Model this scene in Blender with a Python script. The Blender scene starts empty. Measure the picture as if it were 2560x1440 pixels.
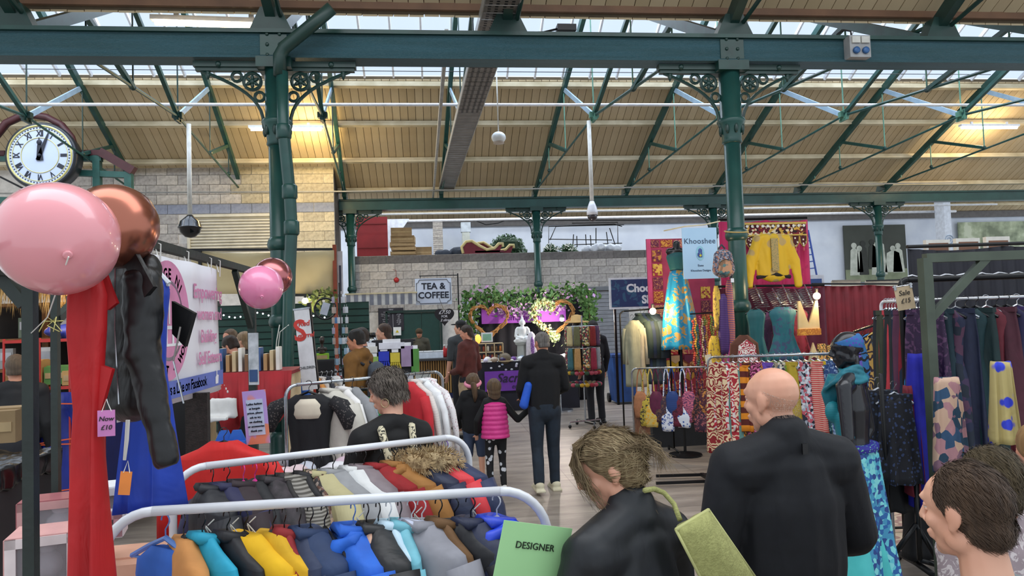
import bpy, bmesh, math, random
from math import sin, cos, pi, radians, sqrt, atan2
from mathutils import Vector, Matrix, noise
random.seed(7)
S = bpy.context.scene
C = S.collection
V = Vector
# ---------------------------------------------------------------- camera
F = 1775.0
CAM = V((0, 0, 1.9))
YAW, PITCH, ROLL = radians(6.4), math.atan(75 / F), radians(1.9)
fw = V((sin(YAW) * cos(PITCH), cos(YAW) * cos(PITCH), sin(PITCH)))
r0 = V((cos(YAW), -sin(YAW), 0))
u0 = r0.cross(fw)
RT = r0 * cos(ROLL) - u0 * sin(ROLL)
UP = r0 * sin(ROLL) + u0 * cos(ROLL)
cd = bpy.data.cameras.new('camera'); cam = bpy.data.objects.new('camera', cd); C.objects.link(cam)
cd.sensor_width = 36; cd.lens = F / 2560 * 36; cd.clip_end = 200; cd.clip_start = 0.05
cam.matrix_world = Matrix((( RT.x, UP.x, -fw.x, CAM.x), (RT.y, UP.y, -fw.y, CAM.y), (RT.z, UP.z, -fw.z, CAM.z), (0, 0, 0, 1)))
S.camera = cam
# ---------------------------------------------------------------- world, lights, exposure
W = bpy.data.worlds.new('overcast_sky'); S.world = W; W.use_nodes = True
wn = W.node_tree; bg = wn.nodes['Background']
bg.inputs[0].default_value = (0.86, 0.93, 1.0, 1); bg.inputs[1].default_value = 1.15
S.view_settings.view_transform = 'Standard'; S.view_settings.look = 'None'
S.view_settings.gamma = 1; S.view_settings.use_curve_mapping = False
S.view_settings.exposure = 0.0
def area(name, loc, size, power, col=(1, 1, 1), rot=(0, 0, 0), sy=None):
    l = bpy.data.lights.new(name, 'AREA'); l.energy = power; l.color = col
    l.shape = 'RECTANGLE'; l.size = size; l.size_y = sy or size
    o = bpy.data.objects.new(name, l); o.location = loc; o.rotation_euler = rot; C.objects.link(o); return o
def point(name, loc, power, col=(1, .8, .5), r=.04):
    l = bpy.data.lights.new(name, 'POINT'); l.energy = power; l.color = col; l.shadow_soft_size = r
    o = bpy.data.objects.new(name, l); o.location = loc; C.objects.link(o); return o
area('skylight_daylight_middle_bay', (1.5, 14.3, 9.0), 26, 1750, (.9, .95, 1), sy=4)
area('skylight_daylight_back_bay', (3, 24.0, 7.2), 26, 900, (.9, .95, 1), sy=2.5)
area('skylight_daylight_front_bay', (1.5, 2.6, 8.6), 14, 520, (.95, .97, 1), sy=4)

# ---------------------------------------------------------------- pixel -> place
def ray(px, py):
    return fw + RT * ((px - 1280) / F) + UP * ((720 - py) / F)
def PD(px, py, d): return CAM + ray(px, py) * d
def PY(px, py, y):
    r = ray(px, py); return CAM + r * (y / r.y)
def PZ(px, py, z):
    r = ray(px, py); return CAM + r * ((z - CAM.z) / r.z)
# ---------------------------------------------------------------- materials
MC = {}
def lin(c):
    if isinstance(c, str):
        c = tuple(int(c[i:i + 2], 16) / 255 for i in (0, 2, 4))
    return tuple((x / 12.92 if x <= .04045 else ((x + .055) / 1.055) ** 2.4) for x in c) + (1,)
def mat(col, rough=.6, metal=0, kind='plain', col2=None, scale=8, bump=0, emit=0, spec=.5, sheen=0):
    key = (col, rough, metal, kind, col2, scale, bump, emit, spec, sheen)
    if key in MC: return MC[key]
    m = bpy.data.materials.new('m_%s_%s' % (kind, col)); m.use_nodes = True
    n = m.node_tree.nodes; L = m.node_tree.links; b = n['Principled BSDF']
    c1 = lin(col); b.inputs['Roughness'].default_value = rough; b.inputs['Metallic'].default_value = metal
    b.inputs['Specular IOR Level'].default_value = spec
    if sheen: b.inputs['Sheen Weight'].default_value = sheen
    tc = n.new('ShaderNodeTexCoord'); mp = n.new('ShaderNodeMapping'); L.new(tc.outputs['Object'], mp.inputs[0])
    mp.inputs['Scale'].default_value = (1, 1, 1)
    def mix(fac, a, c):
        x = n.new('ShaderNodeMix'); x.data_type = 'RGBA'
        L.new(fac, x.inputs[0]); x.inputs[6].default_value = a; x.inputs[7].default_value = c
        return x.outputs[2]
    def ramp(src, p0, p1, const=False):
        r = n.new('ShaderNodeMapRange'); L.new(src, r.inputs[0]); r.inputs[1].default_value = p0; r.inputs[2].default_value = p1
        return r.outputs[0]
    out = None
    if kind == 'plain':
        t = n.new('ShaderNodeTexNoise'); L.new(mp.outputs[0], t.inputs[0]); t.inputs['Scale'].default_value = scale; t.inputs['Detail'].default_value = 4
        c2 = lin(col2) if col2 else tuple(min(1, x * .78) for x in c1[:3]) + (1,)
        out = mix(ramp(t.outputs[0], .35, .7), c1, c2)
    elif kind == 'spots':
        t = n.new('ShaderNodeTexVoronoi'); L.new(mp.outputs[0], t.inputs[0]); t.inputs['Scale'].default_value = scale
        out = mix(ramp(t.outputs['Distance'], .28, .34), lin(col2), c1)
    elif kind == 'floral':
        t = n.new('ShaderNodeTexNoise'); L.new(mp.outputs[0], t.inputs[0]); t.inputs['Scale'].default_value = scale; t.inputs['Distortion'].default_value = 1.6
        out = mix(ramp(t.outputs[0], .53, .57), c1, lin(col2))
    elif kind == 'swirl':
        t = n.new('ShaderNodeTexWave'); t.wave_type = 'RINGS'; L.new(mp.outputs[0], t.inputs[0]); t.inputs['Scale'].default_value = scale; t.inputs['Distortion'].default_value = 14; t.inputs['Detail'].default_value = 1; t.inputs['Detail Scale'].default_value = 2.0
        out = mix(ramp(t.outputs['Fac'], .45, .55), c1, lin(col2))
    elif kind == 'stripe':
        t = n.new('ShaderNodeTexWave'); L.new(mp.outputs[0], t.inputs[0]); t.bands_direction = 'Z'; t.inputs['Scale'].default_value = scale
        out = mix(ramp(t.outputs['Fac'], .45, .55), c1, lin(col2))
    elif kind == 'multi':   # busy many-coloured print
        t = n.new('ShaderNodeTexVoronoi'); L.new(mp.outputs[0], t.inputs[0]); t.inputs['Scale'].default_value = scale
        sp = n.new('ShaderNodeSeparateColor'); L.new(t.outputs['Color'], sp.inputs[0])
        cr = n.new('ShaderNodeValToRGB'); cr.color_ramp.interpolation = 'CONSTANT'; L.new(sp.outputs[0], cr.inputs[0])
        cols = [col] + list(col2); e = cr.color_ramp.elements
        e[0].position = 0; e[0].color = lin(cols[0]); e[1].position = 1 / len(cols); e[1].color = lin(cols[1])
        for i in range(2, len(cols)):
            k = e.new(i / len(cols)); k.color = lin(cols[i])
        out = cr.outputs[0]
    elif kind == 'wood':
        mp.inputs['Scale'].default_value = (scale, scale, scale * .06) if bump >= 0 else (scale * .06, scale, scale)
        t = n.new('ShaderNodeTexNoise'); L.new(mp.outputs[0], t.inputs[0]); t.inputs['Scale'].default_value = 1; t.inputs['Detail'].default_value = 5
        out = mix(ramp(t.outputs[0], .3, .7), c1, lin(col2))
    L.new(out, b.inputs['Base Color'])
    if bump:
        t2 = n.new('ShaderNodeTexNoise'); L.new(mp.outputs[0], t2.inputs[0]); t2.inputs['Scale'].default_value = scale * 3; t2.inputs['Detail'].default_value = 3
        bp = n.new('ShaderNodeBump'); bp.inputs['Strength'].default_value = min(1, abs(bump)); bp.inputs['Distance'].default_value = .01
        L.new(t2.outputs[0], bp.inputs['Height']); L.new(bp.outputs[0], b.inputs['Normal'])
    if emit:
        b.inputs['Emission Color'].default_value = c1; b.inputs['Emission Strength'].default_value = emit
    MC[key] = m; return m
def wrinkle(m, s=7, d=.02, k=.6):
    if m.get('wr') or not m.use_nodes or 'Principled BSDF' not in m.node_tree.nodes: return m
    m['wr'] = 1; n = m.node_tree.nodes; L = m.node_tree.links; b = n['Principled BSDF']
    if b.inputs['Normal'].is_linked: return m
    tc = n.new('ShaderNodeTexCoord'); mp = n.new('ShaderNodeMapping'); L.new(tc.outputs['Object'], mp.inputs[0]); mp.inputs['Scale'].default_value = (s, s, s * .45)
    t = n.new('ShaderNodeTexNoise'); L.new(mp.outputs[0], t.inputs[0]); t.inputs['Scale'].default_value = 1; t.inputs['Detail'].default_value = 3; t.inputs['Distortion'].default_value = .8
    bp = n.new('ShaderNodeBump'); bp.inputs['Strength'].default_value = k; bp.inputs['Distance'].default_value = d
    L.new(t.outputs[0], bp.inputs['Height']); L.new(bp.outputs[0], b.inputs['Normal']); return m
ORD = ('first', 'second', 'third', 'fourth', 'fifth', 'sixth', 'seventh', 'eighth', 'ninth', 'tenth', 'eleventh', 'twelfth', 'thirteenth', 'fourteenth', 'fifteenth', 'sixteenth', 'seventeenth', 'eighteenth', 'nineteenth', 'twentieth')
ORD += tuple('twenty-' + q for q in ORD[:9]) + ('thirtieth',)
def glass(col='e8f2ff', fac=.08, trans=None):
    key = ('glass', col, fac)
    if key in MC: return MC[key]
    m = bpy.data.materials.new('m_glass'); m.use_nodes = True; n = m.node_tree.nodes; L = m.node_tree.links
    n.clear(); o = n.new('ShaderNodeOutputMaterial'); mx = n.new('ShaderNodeMixShader'); t = n.new('ShaderNodeBsdfTransparent'); g = n.new('ShaderNodeBsdfPrincipled')
    t.inputs[0].default_value = lin(col); g.inputs['Roughness'].default_value = .15; g.inputs['Base Color'].default_value = lin(col)
    mx.inputs[0].default_value = fac; L.new(t.outputs[0], mx.inputs[1]); L.new(g.outputs[0], mx.inputs[2]); L.new(mx.outputs[0], o.inputs[0])
    MC[key] = m; return m
# ---------------------------------------------------------------- object helpers
def link(name, me, m=None, parent=None, loc=None):
    o = bpy.data.objects.new(name, me); C.objects.link(o)
    if m is not None and me is not None and not me.materials: me.materials.append(m)
    if parent is not None:
        o.parent = parent
    if loc is not None: o.location = loc
    return o
def tag(o, label=None, cat=None, group=None, kind=None):
    if label: o['label'] = label
    if cat: o['category'] = cat
    if group: o['group'] = group
    if kind: o['kind'] = kind
    return o
def thing(name, label, cat, loc=(0, 0, 0), rz=0, group=None):
    o = bpy.data.objects.new(name, None); C.objects.link(o); o.location = loc; o.rotation_euler = (0, 0, rz); o.empty_display_size = .1
    return tag(o, label, cat, group)
class MB:
    def __init__(s): s.v = []; s.f = []
    def add(s, vs, fs):
        k = len(s.v); s.v += [tuple(v) for v in vs]; s.f += [tuple(i + k for i in f) for f in fs]; return s
    def box(s, c, d, rz=0, M=None):
        x, y, z = d[0] / 2, d[1] / 2, d[2] / 2
        p = [V((a * x, b * y, e * z)) for a in (-1, 1) for b in (-1, 1) for e in (-1, 1)]
        R = M or Matrix.Rotation(rz, 3, 'Z'); c = V(c)
        return s.add([c + R @ q for q in p], [(0, 1, 3, 2), (4, 6, 7, 5), (0, 4, 5, 1), (2, 3, 7, 6), (0, 2, 6, 4), (1, 5, 7, 3)])
    def bar(s, a, b, w, h=None, up=V((0, 0, 1))):
        a = V(a); b = V(b); d = (b - a); l = d.length; d.normalize(); h = h or w
        if abs(d.dot(up)) > .98: up = V((0, 1, 0))
        x = d.cross(up).normalized(); y = x.cross(d)
        p = []
        for e in (a, b):
            for (i, j) in ((-1, -1), (1, -1), (1, 1), (-1, 1)): p.append(e + x * (i * w / 2) + y * (j * h / 2))
        return s.add(p, [(3, 2, 1, 0), (4, 5, 6, 7), (0, 1, 5, 4), (1, 2, 6, 5), (2, 3, 7, 6), (3, 0, 4, 7)])
    def tube(s, pts, r, n=8, caps=True):
        pts = [V(p) for p in pts]; N = len(pts); rs = r if isinstance(r, (list, tuple)) else [r] * N
        rings = []; prev = None
        for i in range(N):
            d = (pts[min(i + 1, N - 1)] - pts[max(i - 1, 0)]).normalized()
            if prev is None:
                u = V((0, 0, 1)) if abs(d.z) < .9 else V((1, 0, 0))
                x = d.cross(u).normalized()
            else: x = (prev - d * prev.dot(d)).normalized()
            prev = x; y = d.cross(x)
            rings.append([pts[i] + (x * cos(2 * pi * k / n) + y * sin(2 * pi * k / n)) * rs[i] for k in range(n)])
        vs = [v for q in rings for v in q]; fs = []
        for i in range(N - 1):
            for k in range(n):
                fs.append((i * n + k, i * n + (k + 1) % n, (i + 1) * n + (k + 1) % n, (i + 1) * n + k))
        if caps: fs += [tuple(range(n))[::-1], tuple(range((N - 1) * n, N * n))]
        return s.add(vs, fs)
    def lathe(s, prof, c=(0, 0, 0), n=16, M=None):
        c = V(c); vs = []; fs = []
        for (r, z) in prof:
            for k in range(n):
                p = V((r * cos(2 * pi * k / n), r * sin(2 * pi * k / n), z)); vs.append(c + (M @ p if M else p))
        for i in range(len(prof) - 1):
            for k in range(n): fs.append((i * n + k, i * n + (k + 1) % n, (i + 1) * n + (k + 1) % n, (i + 1) * n + k))
        fs += [tuple(range(n))[::-1], tuple(range((len(prof) - 1) * n, len(prof) * n))]
        return s.add(vs, fs)
    def ball(s, c, r, n=10, M=None):
        r = r if isinstance(r, (tuple, list)) else (r, r, r); c = V(c); m = max(5, n // 2 + 1); vs = []; fs = []
        for i in range(m + 1):
            a = pi * (i + .0) / m; a = min(max(a, .02), pi - .02)
            for k in range(n):
                p = V((r[0] * sin(a) * cos(2 * pi * k / n), r[1] * sin(a) * sin(2 * pi * k / n), -r[2] * cos(a))); vs.append(c + (M @ p if M else p))
        for i in range(m):
            for k in range(n): fs.append((i * n + k, i * n + (k + 1) % n, (i + 1) * n + (k + 1) % n, (i + 1) * n + k))
        fs += [tuple(range(n))[::-1], tuple(range(m * n, (m + 1) * n))]
        return s.add(vs, fs)
    def prism(s, pts, a, b):   # polygon pts in 3D extruded by vector
        n = len(pts); d = V(b); pts = [V(p) + V(a) for p in pts]
        return s.add(pts + [p + d for p in pts], [tuple(range(n))[::-1], tuple(range(n, 2 * n))] + [(i, (i + 1) % n, n + (i + 1) % n, n + i) for i in range(n)])
    def mesh(s, name='mesh', smooth=False):
        me = bpy.data.meshes.new(name); me.from_pydata(s.v, [], s.f); me.update()
        if smooth: me.polygons.foreach_set('use_smooth', [True] * len(me.polygons))
        return me
    def build(s, name, m, parent=None, smooth=False, loc=None):
        return link(name, s.mesh(name, smooth), m, parent, loc)
def arc(c, a, b, t0, t1, n=8):
    c = V(c); a = V(a); b = V(b)
    return [c + a * cos(t0 + (t1 - t0) * i / n) + b * sin(t0 + (t1 - t0) * i / n) for i in range(n + 1)]
def text(body, m, parent, M, size=1, shear=0, space=1, depth=.002, name='lettering', bold=0, align='CENTER', line=1.0):
    cu = bpy.data.curves.new(name, 'FONT'); cu.body = body; cu.size = size; cu.shear = shear; cu.align_x = align; cu.align_y = 'CENTER'
    cu.extrude = depth; cu.offset = bold; cu.space_character = space; cu.space_line = line; cu.resolution_u = 3
    o = bpy.data.objects.new(name, cu); C.objects.link(o)
    dg = bpy.context.evaluated_depsgraph_get(); me = bpy.data.meshes.new_from_object(o.evaluated_get(dg))
    bpy.data.objects.remove(o); bpy.data.curves.remove(cu)
    q = link(name, me, m, parent); q.matrix_local = M; return q
def frame(o, x, y):   # matrix with local x,y axes (text/sign plane), z towards viewer
    x = V(x).normalized(); z = x.cross(V(y)).normalized(); y = z.cross(x)
    return Matrix(((x.x, y.x, z.x, o[0]), (x.y, y.y, z.y, o[1]), (x.z, y.z, z.z, o[2]), (0, 0, 0, 1)))
def copy_tree(o, parent=None):
    c = o.copy(); C.objects.link(c)
    if parent: c.parent = parent
    for ch in list(o.children): copy_tree(ch, c)
    return c
# blobs: rounded tapering limbs melted together into one continuous surface
def capsule(mb, a, b, ra, rb, M=None, n=12):
    """tapered ellipse-section limb from a to b; ra, rb = (side, front) radii; M orients side/front axes"""
    a = V(a); b = V(b); ra = ra if isinstance(ra, tuple) else (ra, ra); rb = rb if isinstance(rb, tuple) else (rb, rb)
    d = b - a; l = max(d.length, 1e-4); d = d / l
    sx = (M @ V((1, 0, 0))) if M else V((1, 0, 0))
    x = sx - d * sx.dot(d)
    if x.length < .2: x = V((0, 1, 0)) - d * d.y
    x.normalize(); y = d.cross(x); m0 = (ra[0] + ra[1]) / 2 * .8; m1 = (rb[0] + rb[1]) / 2 * .8
    st = [(-m0 * cos(t), ra, sin(t)) for t in (.12, .5, .9, 1.25)] + [(0, ra, 1), (l, rb, 1)] + [(l + m1 * cos(t), rb, sin(t)) for t in (1.25, .9, .5, .12)]
    vs = []; fs = []
    for (o, r, k) in st:
        for i in range(n):
            t = 2 * pi * i / n; vs.append(a + d * o + x * (r[0] * k * cos(t)) + y * (r[1] * k * sin(t)))
    for i in range(len(st) - 1):
        for k in range(n): fs.append((i * n + k, i * n + (k + 1) % n, (i + 1) * n + (k + 1) % n, (i + 1) * n + k))
    fs += [tuple(range(n))[::-1], tuple(range((len(st) - 1) * n, len(st) * n))]
    mb.add(vs, fs)
def melt(mb, name, m, parent=None, voxel=.012, smooth=4, fold=0, fscale=8, fdir=None, dens=1, cuts=()):
    me = mb.mesh(name); o = link(name, me, m, parent)
    r = o.modifiers.new('r', 'REMESH'); r.mode = 'VOXEL'; r.voxel_size = voxel
    if smooth:
        s = o.modifiers.new('s', 'SMOOTH'); s.iterations = smooth; s.factor = .6
    bpy.context.view_layer.update()
    dg = bpy.context.evaluated_depsgraph_get(); e = o.evaluated_get(dg); nm = bpy.data.meshes.new_from_object(e)
    o.modifiers.clear(); old = o.data; o.data = nm; bpy.data.meshes.remove(old)
    if not nm.materials: nm.materials.append(m)
    if cuts:
        bm = bmesh.new(); bm.from_mesh(nm)
        for (co, no) in cuts:
            g = bm.verts[:] + bm.edges[:] + bm.faces[:]
            res = bmesh.ops.bisect_plane(bm, geom=g, plane_co=V(co), plane_no=V(no), clear_outer=True)
            ed = [x for x in res['geom_cut'] if isinstance(x, bmesh.types.BMEdge)]
            if ed: bmesh.ops.holes_fill(bm, edges=ed, sides=0)
        bm.to_mesh(nm); bm.free()
    if fold:
        nn = [v.normal.copy() for v in nm.vertices]
        fd = fdir or (1, 1, .35)
        for v, q in zip(nm.vertices, nn):
            p = v.co; w = noise.noise(V((p.x * fscale * fd[0], p.y * fscale * fd[1], p.z * fscale * fd[2])) + V((3.1, 7.7, parent and len(parent.name) or 0)))
            w += .5 * noise.noise(V((p.x * fscale * 2.3 * fd[0], p.y * fscale * 2.3 * fd[1], p.z * fscale * 2.6 * fd[2] + p.x * 9)))
            v.co = p + q * (fold * w)
    nm.polygons.foreach_set('use_smooth', [True] * len(nm.polygons)); nm.update()
    return o
# ---------------------------------------------------------------- palette
GREEN = mat('1f4a45', .35, 0, 'plain', '163c38', 3, .25)
GREEND = mat('17403a', .35, 0, 'plain', '0f302c', 4, .15)
IRON = mat('1b3a35', .4, 0, 'plain', '14302c', 5)
CREAM = mat('cdbf9e', .7, 0, 'plain', 'bcae8c', 2)
STEEL = mat('b9bec4', .25, .9, 'plain', '9aa0a8', 20)
WHITEP = mat('eceef2', .4, 0, 'plain', 'dcdfe6', 10)
BLACKM = mat('16171a', .4, .3, 'plain', '101114', 9)
BLACKP = mat('0c0d10', .3)
# ================================================================ building
YN, YF, YK, SL = 9.0, 21.3, 15.1, .547
ZE = 5.78
def struct(o, label=None): return tag(o, label, None, None, 'structure')
mb = MB(); mb.add([(-16, -3, 0), (24, -3, 0), (24, 30, 0), (-16, 30, 0)], [(0, 1, 2, 3)])
def floor_mat():
    m = bpy.data.materials.new('m_floor'); m.use_nodes = True; n = m.node_tree.nodes; L = m.node_tree.links; b = n['Principled BSDF']
    tc = n.new('ShaderNodeTexCoord'); mp = n.new('ShaderNodeMapping'); L.new(tc.outputs['Object'], mp.inputs[0]); mp.inputs['Scale'].default_value = (.5, 2.2, 1)
    t = n.new('ShaderNodeTexNoise'); L.new(mp.outputs[0], t.inputs[0]); t.inputs['Scale'].default_value = 2.2; t.inputs['Detail'].default_value = 8; t.inputs['Roughness'].default_value = .65
    cr = n.new('ShaderNodeValToRGB'); L.new(t.outputs[0], cr.inputs[0]); e = cr.color_ramp.elements
    e[0].position = .3; e[0].color = lin('6f665f'); e[1].position = .7; e[1].color = lin('aa9f93')
    br = n.new('ShaderNodeTexBrick'); L.new(tc.outputs['Object'], br.inputs[0]); br.inputs['Scale'].default_value = .33; br.inputs['Mortar Size'].default_value = .002; br.offset = 0
    br.inputs['Color1'].default_value = (1, 1, 1, 1); br.inputs['Color2'].default_value = (.95, .95, .95, 1); br.inputs['Mortar'].default_value = (.6, .6, .6, 1)
    mx = n.new('ShaderNodeMix'); mx.data_type = 'RGBA'; mx.blend_type = 'MULTIPLY'; mx.inputs[0].default_value = 1
    L.new(cr.outputs[0], mx.inputs[6]); L.new(br.outputs[0], mx.inputs[7]); L.new(mx.outputs[2], b.inputs['Base Color'])
    b.inputs['Roughness'].default_value = .38
    return m
struct(mb.build('floor', floor_mat()))
BOARDM = [mat('c4b291', .7, 0, 'plain', 'b5a282', 1.5), mat('bfad8b', .7, 0, 'plain', 'ae9b7a', 1.5), mat('cab998', .7, 0, 'plain', 'b8a685', 1.5)]
GAPM = mat('5d5240', .9)
PURLM = mat('ddd2b6', .7, 0, 'plain', 'b8ab8a', 2)
def slope(name, x0, x1, ye, ze, yt, w, sgn, xs_far=None):
    """boarded roof slope from eave (ye, ze) to top (yt); boards are children"""
    zt = ze + SL * abs(yt - ye)
    back = MB(); t = .06
    back.add([(x0, ye, ze + .03), (x1, ye, ze + .03), (x1, yt, zt + .03), (x0, yt, zt + .03), (x0, ye, ze + .1), (x1, ye, ze + .1), (x1, yt, zt + .1), (x0, yt, zt + .1)],
             [(0, 1, 2, 3), (7, 6, 5, 4), (0, 4, 5, 1), (2, 6, 7, 3), (1, 5, 6, 2), (0, 3, 7, 4)])
    root = struct(back.build(name, GAPM))
    n = int((x1 - x0) / w); g = .012
    meshes = []
    for m in BOARDM:
        b = MB(); d = V((0, yt - ye, zt - ze)); a = w - g
        b.add([(0, 0, 0), (a, 0, 0), (a, d.y, d.z), (0, d.y, d.z), (0, 0, .03), (a, 0, .03), (a, d.y, d.z + .03), (0, d.y, d.z + .03)],
              [(0, 3, 2, 1), (0, 1, 5, 4), (2, 3, 7, 6), (1, 2, 6, 5), (0, 4, 7, 3)])
        me = b.mesh('board'); me.materials.append(m); meshes.append(me)
    for i in range(n):
        link('board', meshes[random.randrange(3)], None, root, (x0 + i * w, ye, ze - random.uniform(0, .006)))
    return root
def purlins(root, x0, x1, ye, ze, ys, d=.13, h=.1):
    for y in ys:
        z = ze + SL * abs(y - ye)
        b = MB(); b.box(((x0 + x1) / 2, y, z - .06), (x1 - x0, d, h)); b.box(((x0 + x1) / 2, y - d * .7, z - .1), (x1 - x0, .03, .05)); b.build('purlin', PURLM, root)
YR1, YR2 = 17.5, 19.25
RX0, RX1 = -15.5, 22.5
ceil = slope('ceiling', RX0, RX1, YF, ZE, YR1, .2, 1)
purlins(ceil, RX0, RX1, YF, ZE, (17.56, 18.75, 20.0, 21.15), .16, .13)
# front bay slope: its boards end above the near beam and rise towards the camera
front = slope('ceiling_front', -8, 11, YN + .1, ZE + .24, 5.4, .2, 1)
b = MB(); b.box((1.5, YN + .12, ZE + .22), (19, .05, .14)); b.build('fascia_board', mat('6d4c33', .6, 0, 'plain', '5a3d28', 3), front)
# back bay
back = slope('ceiling_back', -3.5, 28, 27.4, 5.75, 24.3, .2, 1)
purlins(back, -3.5, 28, 27.4, 5.75, (24.4, 25.6, 26.9))
# skylights: glazing bars and panes, both sides of the middle ridge
ZR = ZE + SL * (YF - YK)
GL = glass('e4efff', .07)
def skylight(name, x0, x1, ya, za, yb, zb, step, mbar):
    root = struct(thing(name, None, None, (0, 0, 0)))
    d = V((0, yb - ya, zb - za)); n = int((x1 - x0) / step)
    b = MB(); b.bar((0, ya, za), (0, yb, zb), .045, .09); bar = b.mesh('glazing_bar'); bar.materials.append(mbar)
    p = MB(); p.add([(0, ya, za + .04), (step - .05, ya, za + .04), (step - .05, yb, zb + .04), (0, yb, zb + .04)], [(0, 1, 2, 3)]); pane = p.mesh('pane'); pane.materials.append(GL)
    for i in range(n):
        link('glazing_bar', bar, None, root, (x0 + i * step, 0, 0)); link('pane', pane, None, root, (x0 + i * step + .025, 0, 0))
    h = MB(); h.box(((x0 + x1) / 2, yb, zb), (x1 - x0, .1, .12)); h.build('ridge_bar', mbar, root)
    return root
skylight('window_1', RX0, RX1, YR1 - .1, ZE + SL * (YF - YR1) + .05, YK, ZR, .7, WHITEP)
skylight('window_2', -8, 11, 12.7, ZE + SL * (12.7 - YN), YK, ZR, .7, WHITEP)
# near slope of the middle bay (seen only from below, rising away)
mid = slope('ceiling_middle', -8, 11, YN + .2, ZE + .1, 12.7, .2, 1)
# ---- trusses
def node_z(y): return 6.27 - (6.27 - ZE) * abs(y - YK) / (YF - YK)
def raf_z(y): return ZE - .2 + SL * ((YF - y) if y > YK else (y - YN - .1))
def xat(xn, xf, y): return xn + (xf - xn) * (y - YN) / (YF - YN)
TG = mat('22504a', .4, 0, 'plain', '1a3f3a', 5); LB = mat('9db4c6', .35, 0, 'plain', '86a0b4', 5)
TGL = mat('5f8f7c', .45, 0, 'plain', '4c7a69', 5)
lab = ['far left', 'second from the left, beside the clock', 'third from the left, by the left column', 'carrying the cable tray', 'holding the white dome camera pole', 'meeting the right column', 'next right of the right column', 'second right of the right column', 'far right']
for k in range(-3, 6):
    xn, xf = 1.1 + 3.0 * k, .33 + 2.82 * k
    root = thing('roof_truss', 'dark green iron roof truss, ' + lab[k + 3], 'roof truss', (0, 0, 0), 0, 'iron roof trusses of the middle bay')
    P = lambda y, z: V((xat(xn, xf, y), y, z))
    b = MB(); b.bar(P(YF - .15, raf_z(YF) + .02), P(YK, raf_z(YK) + .1), .1, .16); b.build('rafter', TG, root)
    b = MB(); b.bar(P(YN + .3, raf_z(YN + .3)), P(YK, raf_z(YK - .001) + .1), .1, .16); b.build('rafter', TG, root)
    b = MB(); b.tube([P(YK, node_z(YK)), P(YF, node_z(YF) - .1)], .026, 6); b.build('tie_rod', TG, root)
    b = MB(); b.tube([P(YK, node_z(YK)), P(YN + .2, ZE + .05)], .03, 6); b.build('tie_rod', TG, root)
    b = MB(); b.bar(P(YK, node_z(YK)), P(YR1, raf_z(YR1)), .04, .11); b.build('strut', LB, root)
    for (ya, yb) in ((YR1, YR2), (YK, 12.7), (12.7, 10.9)):
        b = MB(); b.bar(P(ya, node_z(ya) if ya != 12.7 else node_z(12.7)), P(yb, raf_z(yb)), .08, .08); b.build('strut', TG, root)
    for y in (YK, YR1, YR2, 12.7, 10.9, 20.4):
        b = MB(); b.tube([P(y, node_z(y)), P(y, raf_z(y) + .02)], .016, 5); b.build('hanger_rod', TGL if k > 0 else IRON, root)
    for y in (YR1, YR2, 12.7, 10.9):
        b = MB(); b.ball(P(y, node_z(y)), .055, 8); b.build('joint', IRON, root)
    b = MB(); b.box(P(YK, node_z(YK)), (.05, .3, .24)); b.box(P(YK, node_z(YK) + .02), (.2, .12, .12))
    for i in (-1, 1):
        for j in (-1, 1): b.box(P(YK + .08 * i, node_z(YK) + .07 * j), (.1, .045, .045))
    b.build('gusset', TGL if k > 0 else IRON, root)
    b = MB(); b.prism([(0, -.25, 0), (0, .25, 0), (0, .12, .25), (0, -.12, .25)], P(YF - .1, 5.6) - V((.06, 0, 0)), (.12, 0, 0)); b.build('shoe', IRON, root)
# front bay trusses: short visible ends of the rafters over the near beam
for i, xn in enumerate((-4.9, -1.9, 1.06, 4.1, 7.1)):
    root = thing('roof_rafter', 'dark green rafter foot on top of the near beam, %s' % ('far left corner', 'above the left column', 'beside the cable tray', 'above the right column', 'right of the socket box')[i], 'roof rafter', (0, 0, 0), 0, 'rafter feet on the near beam')
    b = MB(); b.bar((xn, YN, ZE), (xn - .05, 5.5, ZE + .1 + SL * 3.5), .12, .2); b.build('rafter', IRON, root)
    b = MB(); b.tube([(xn + .12, YN - .05, ZE - .05), (xn + .25, 5.5, ZE + .75)], .03, 6); b.build('tie_rod', IRON, root)
    b = MB(); b.prism([(-.26, 0, 0), (.26, 0, 0), (.12, 0, .3), (-.12, 0, .3)], (xn, YN - .1, 5.55), (0, .2, 0)); b.build('shoe', IRON, root)
# ---- beams
def hbeam(name, y, x0, x1, z0, z1, label, m, joints=()):
    root = thing(name, label, 'beam', (0, 0, 0))
    b = MB(); b.box(((x0 + x1) / 2, y, (z0 + z1) / 2), (x1 - x0, .24, z1 - z0)); b.build('web', m, root)
    b = MB(); b.box(((x0 + x1) / 2, y, z1 + .025), (x1 - x0, .34, .05)); b.build('top_flange', GREEND, root)
    b = MB(); b.box(((x0 + x1) / 2, y, z0 - .012), (x1 - x0, .3, .03)); b.build('bottom_flange', m, root)
    for jx in joints:
        b = MB(); b.box((jx, y - .127, (z0 + z1) / 2), (.32, .02, z1 - z0 - .02)); b.build('joint_plate', GREEND, root)
        for i in (-1, 1):
            for j in (-1, 0, 1):
                b = MB(); b.ball((jx + i * .075, y - .14, (z0 + z1) / 2 + j * .13), (.024, .02, .024), 8); b.build('rivet', IRON, root)
    return root
BEAMM = mat('2c5560', .38, 0, 'wood', '24494f', 14, -.6)
hbeam('timber_faced_beam', YN, -8, 11.5, 5.22, 5.5, 'long dark green girder running across the whole picture near the top', BEAMM, (-1.86, 4.03))
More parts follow.
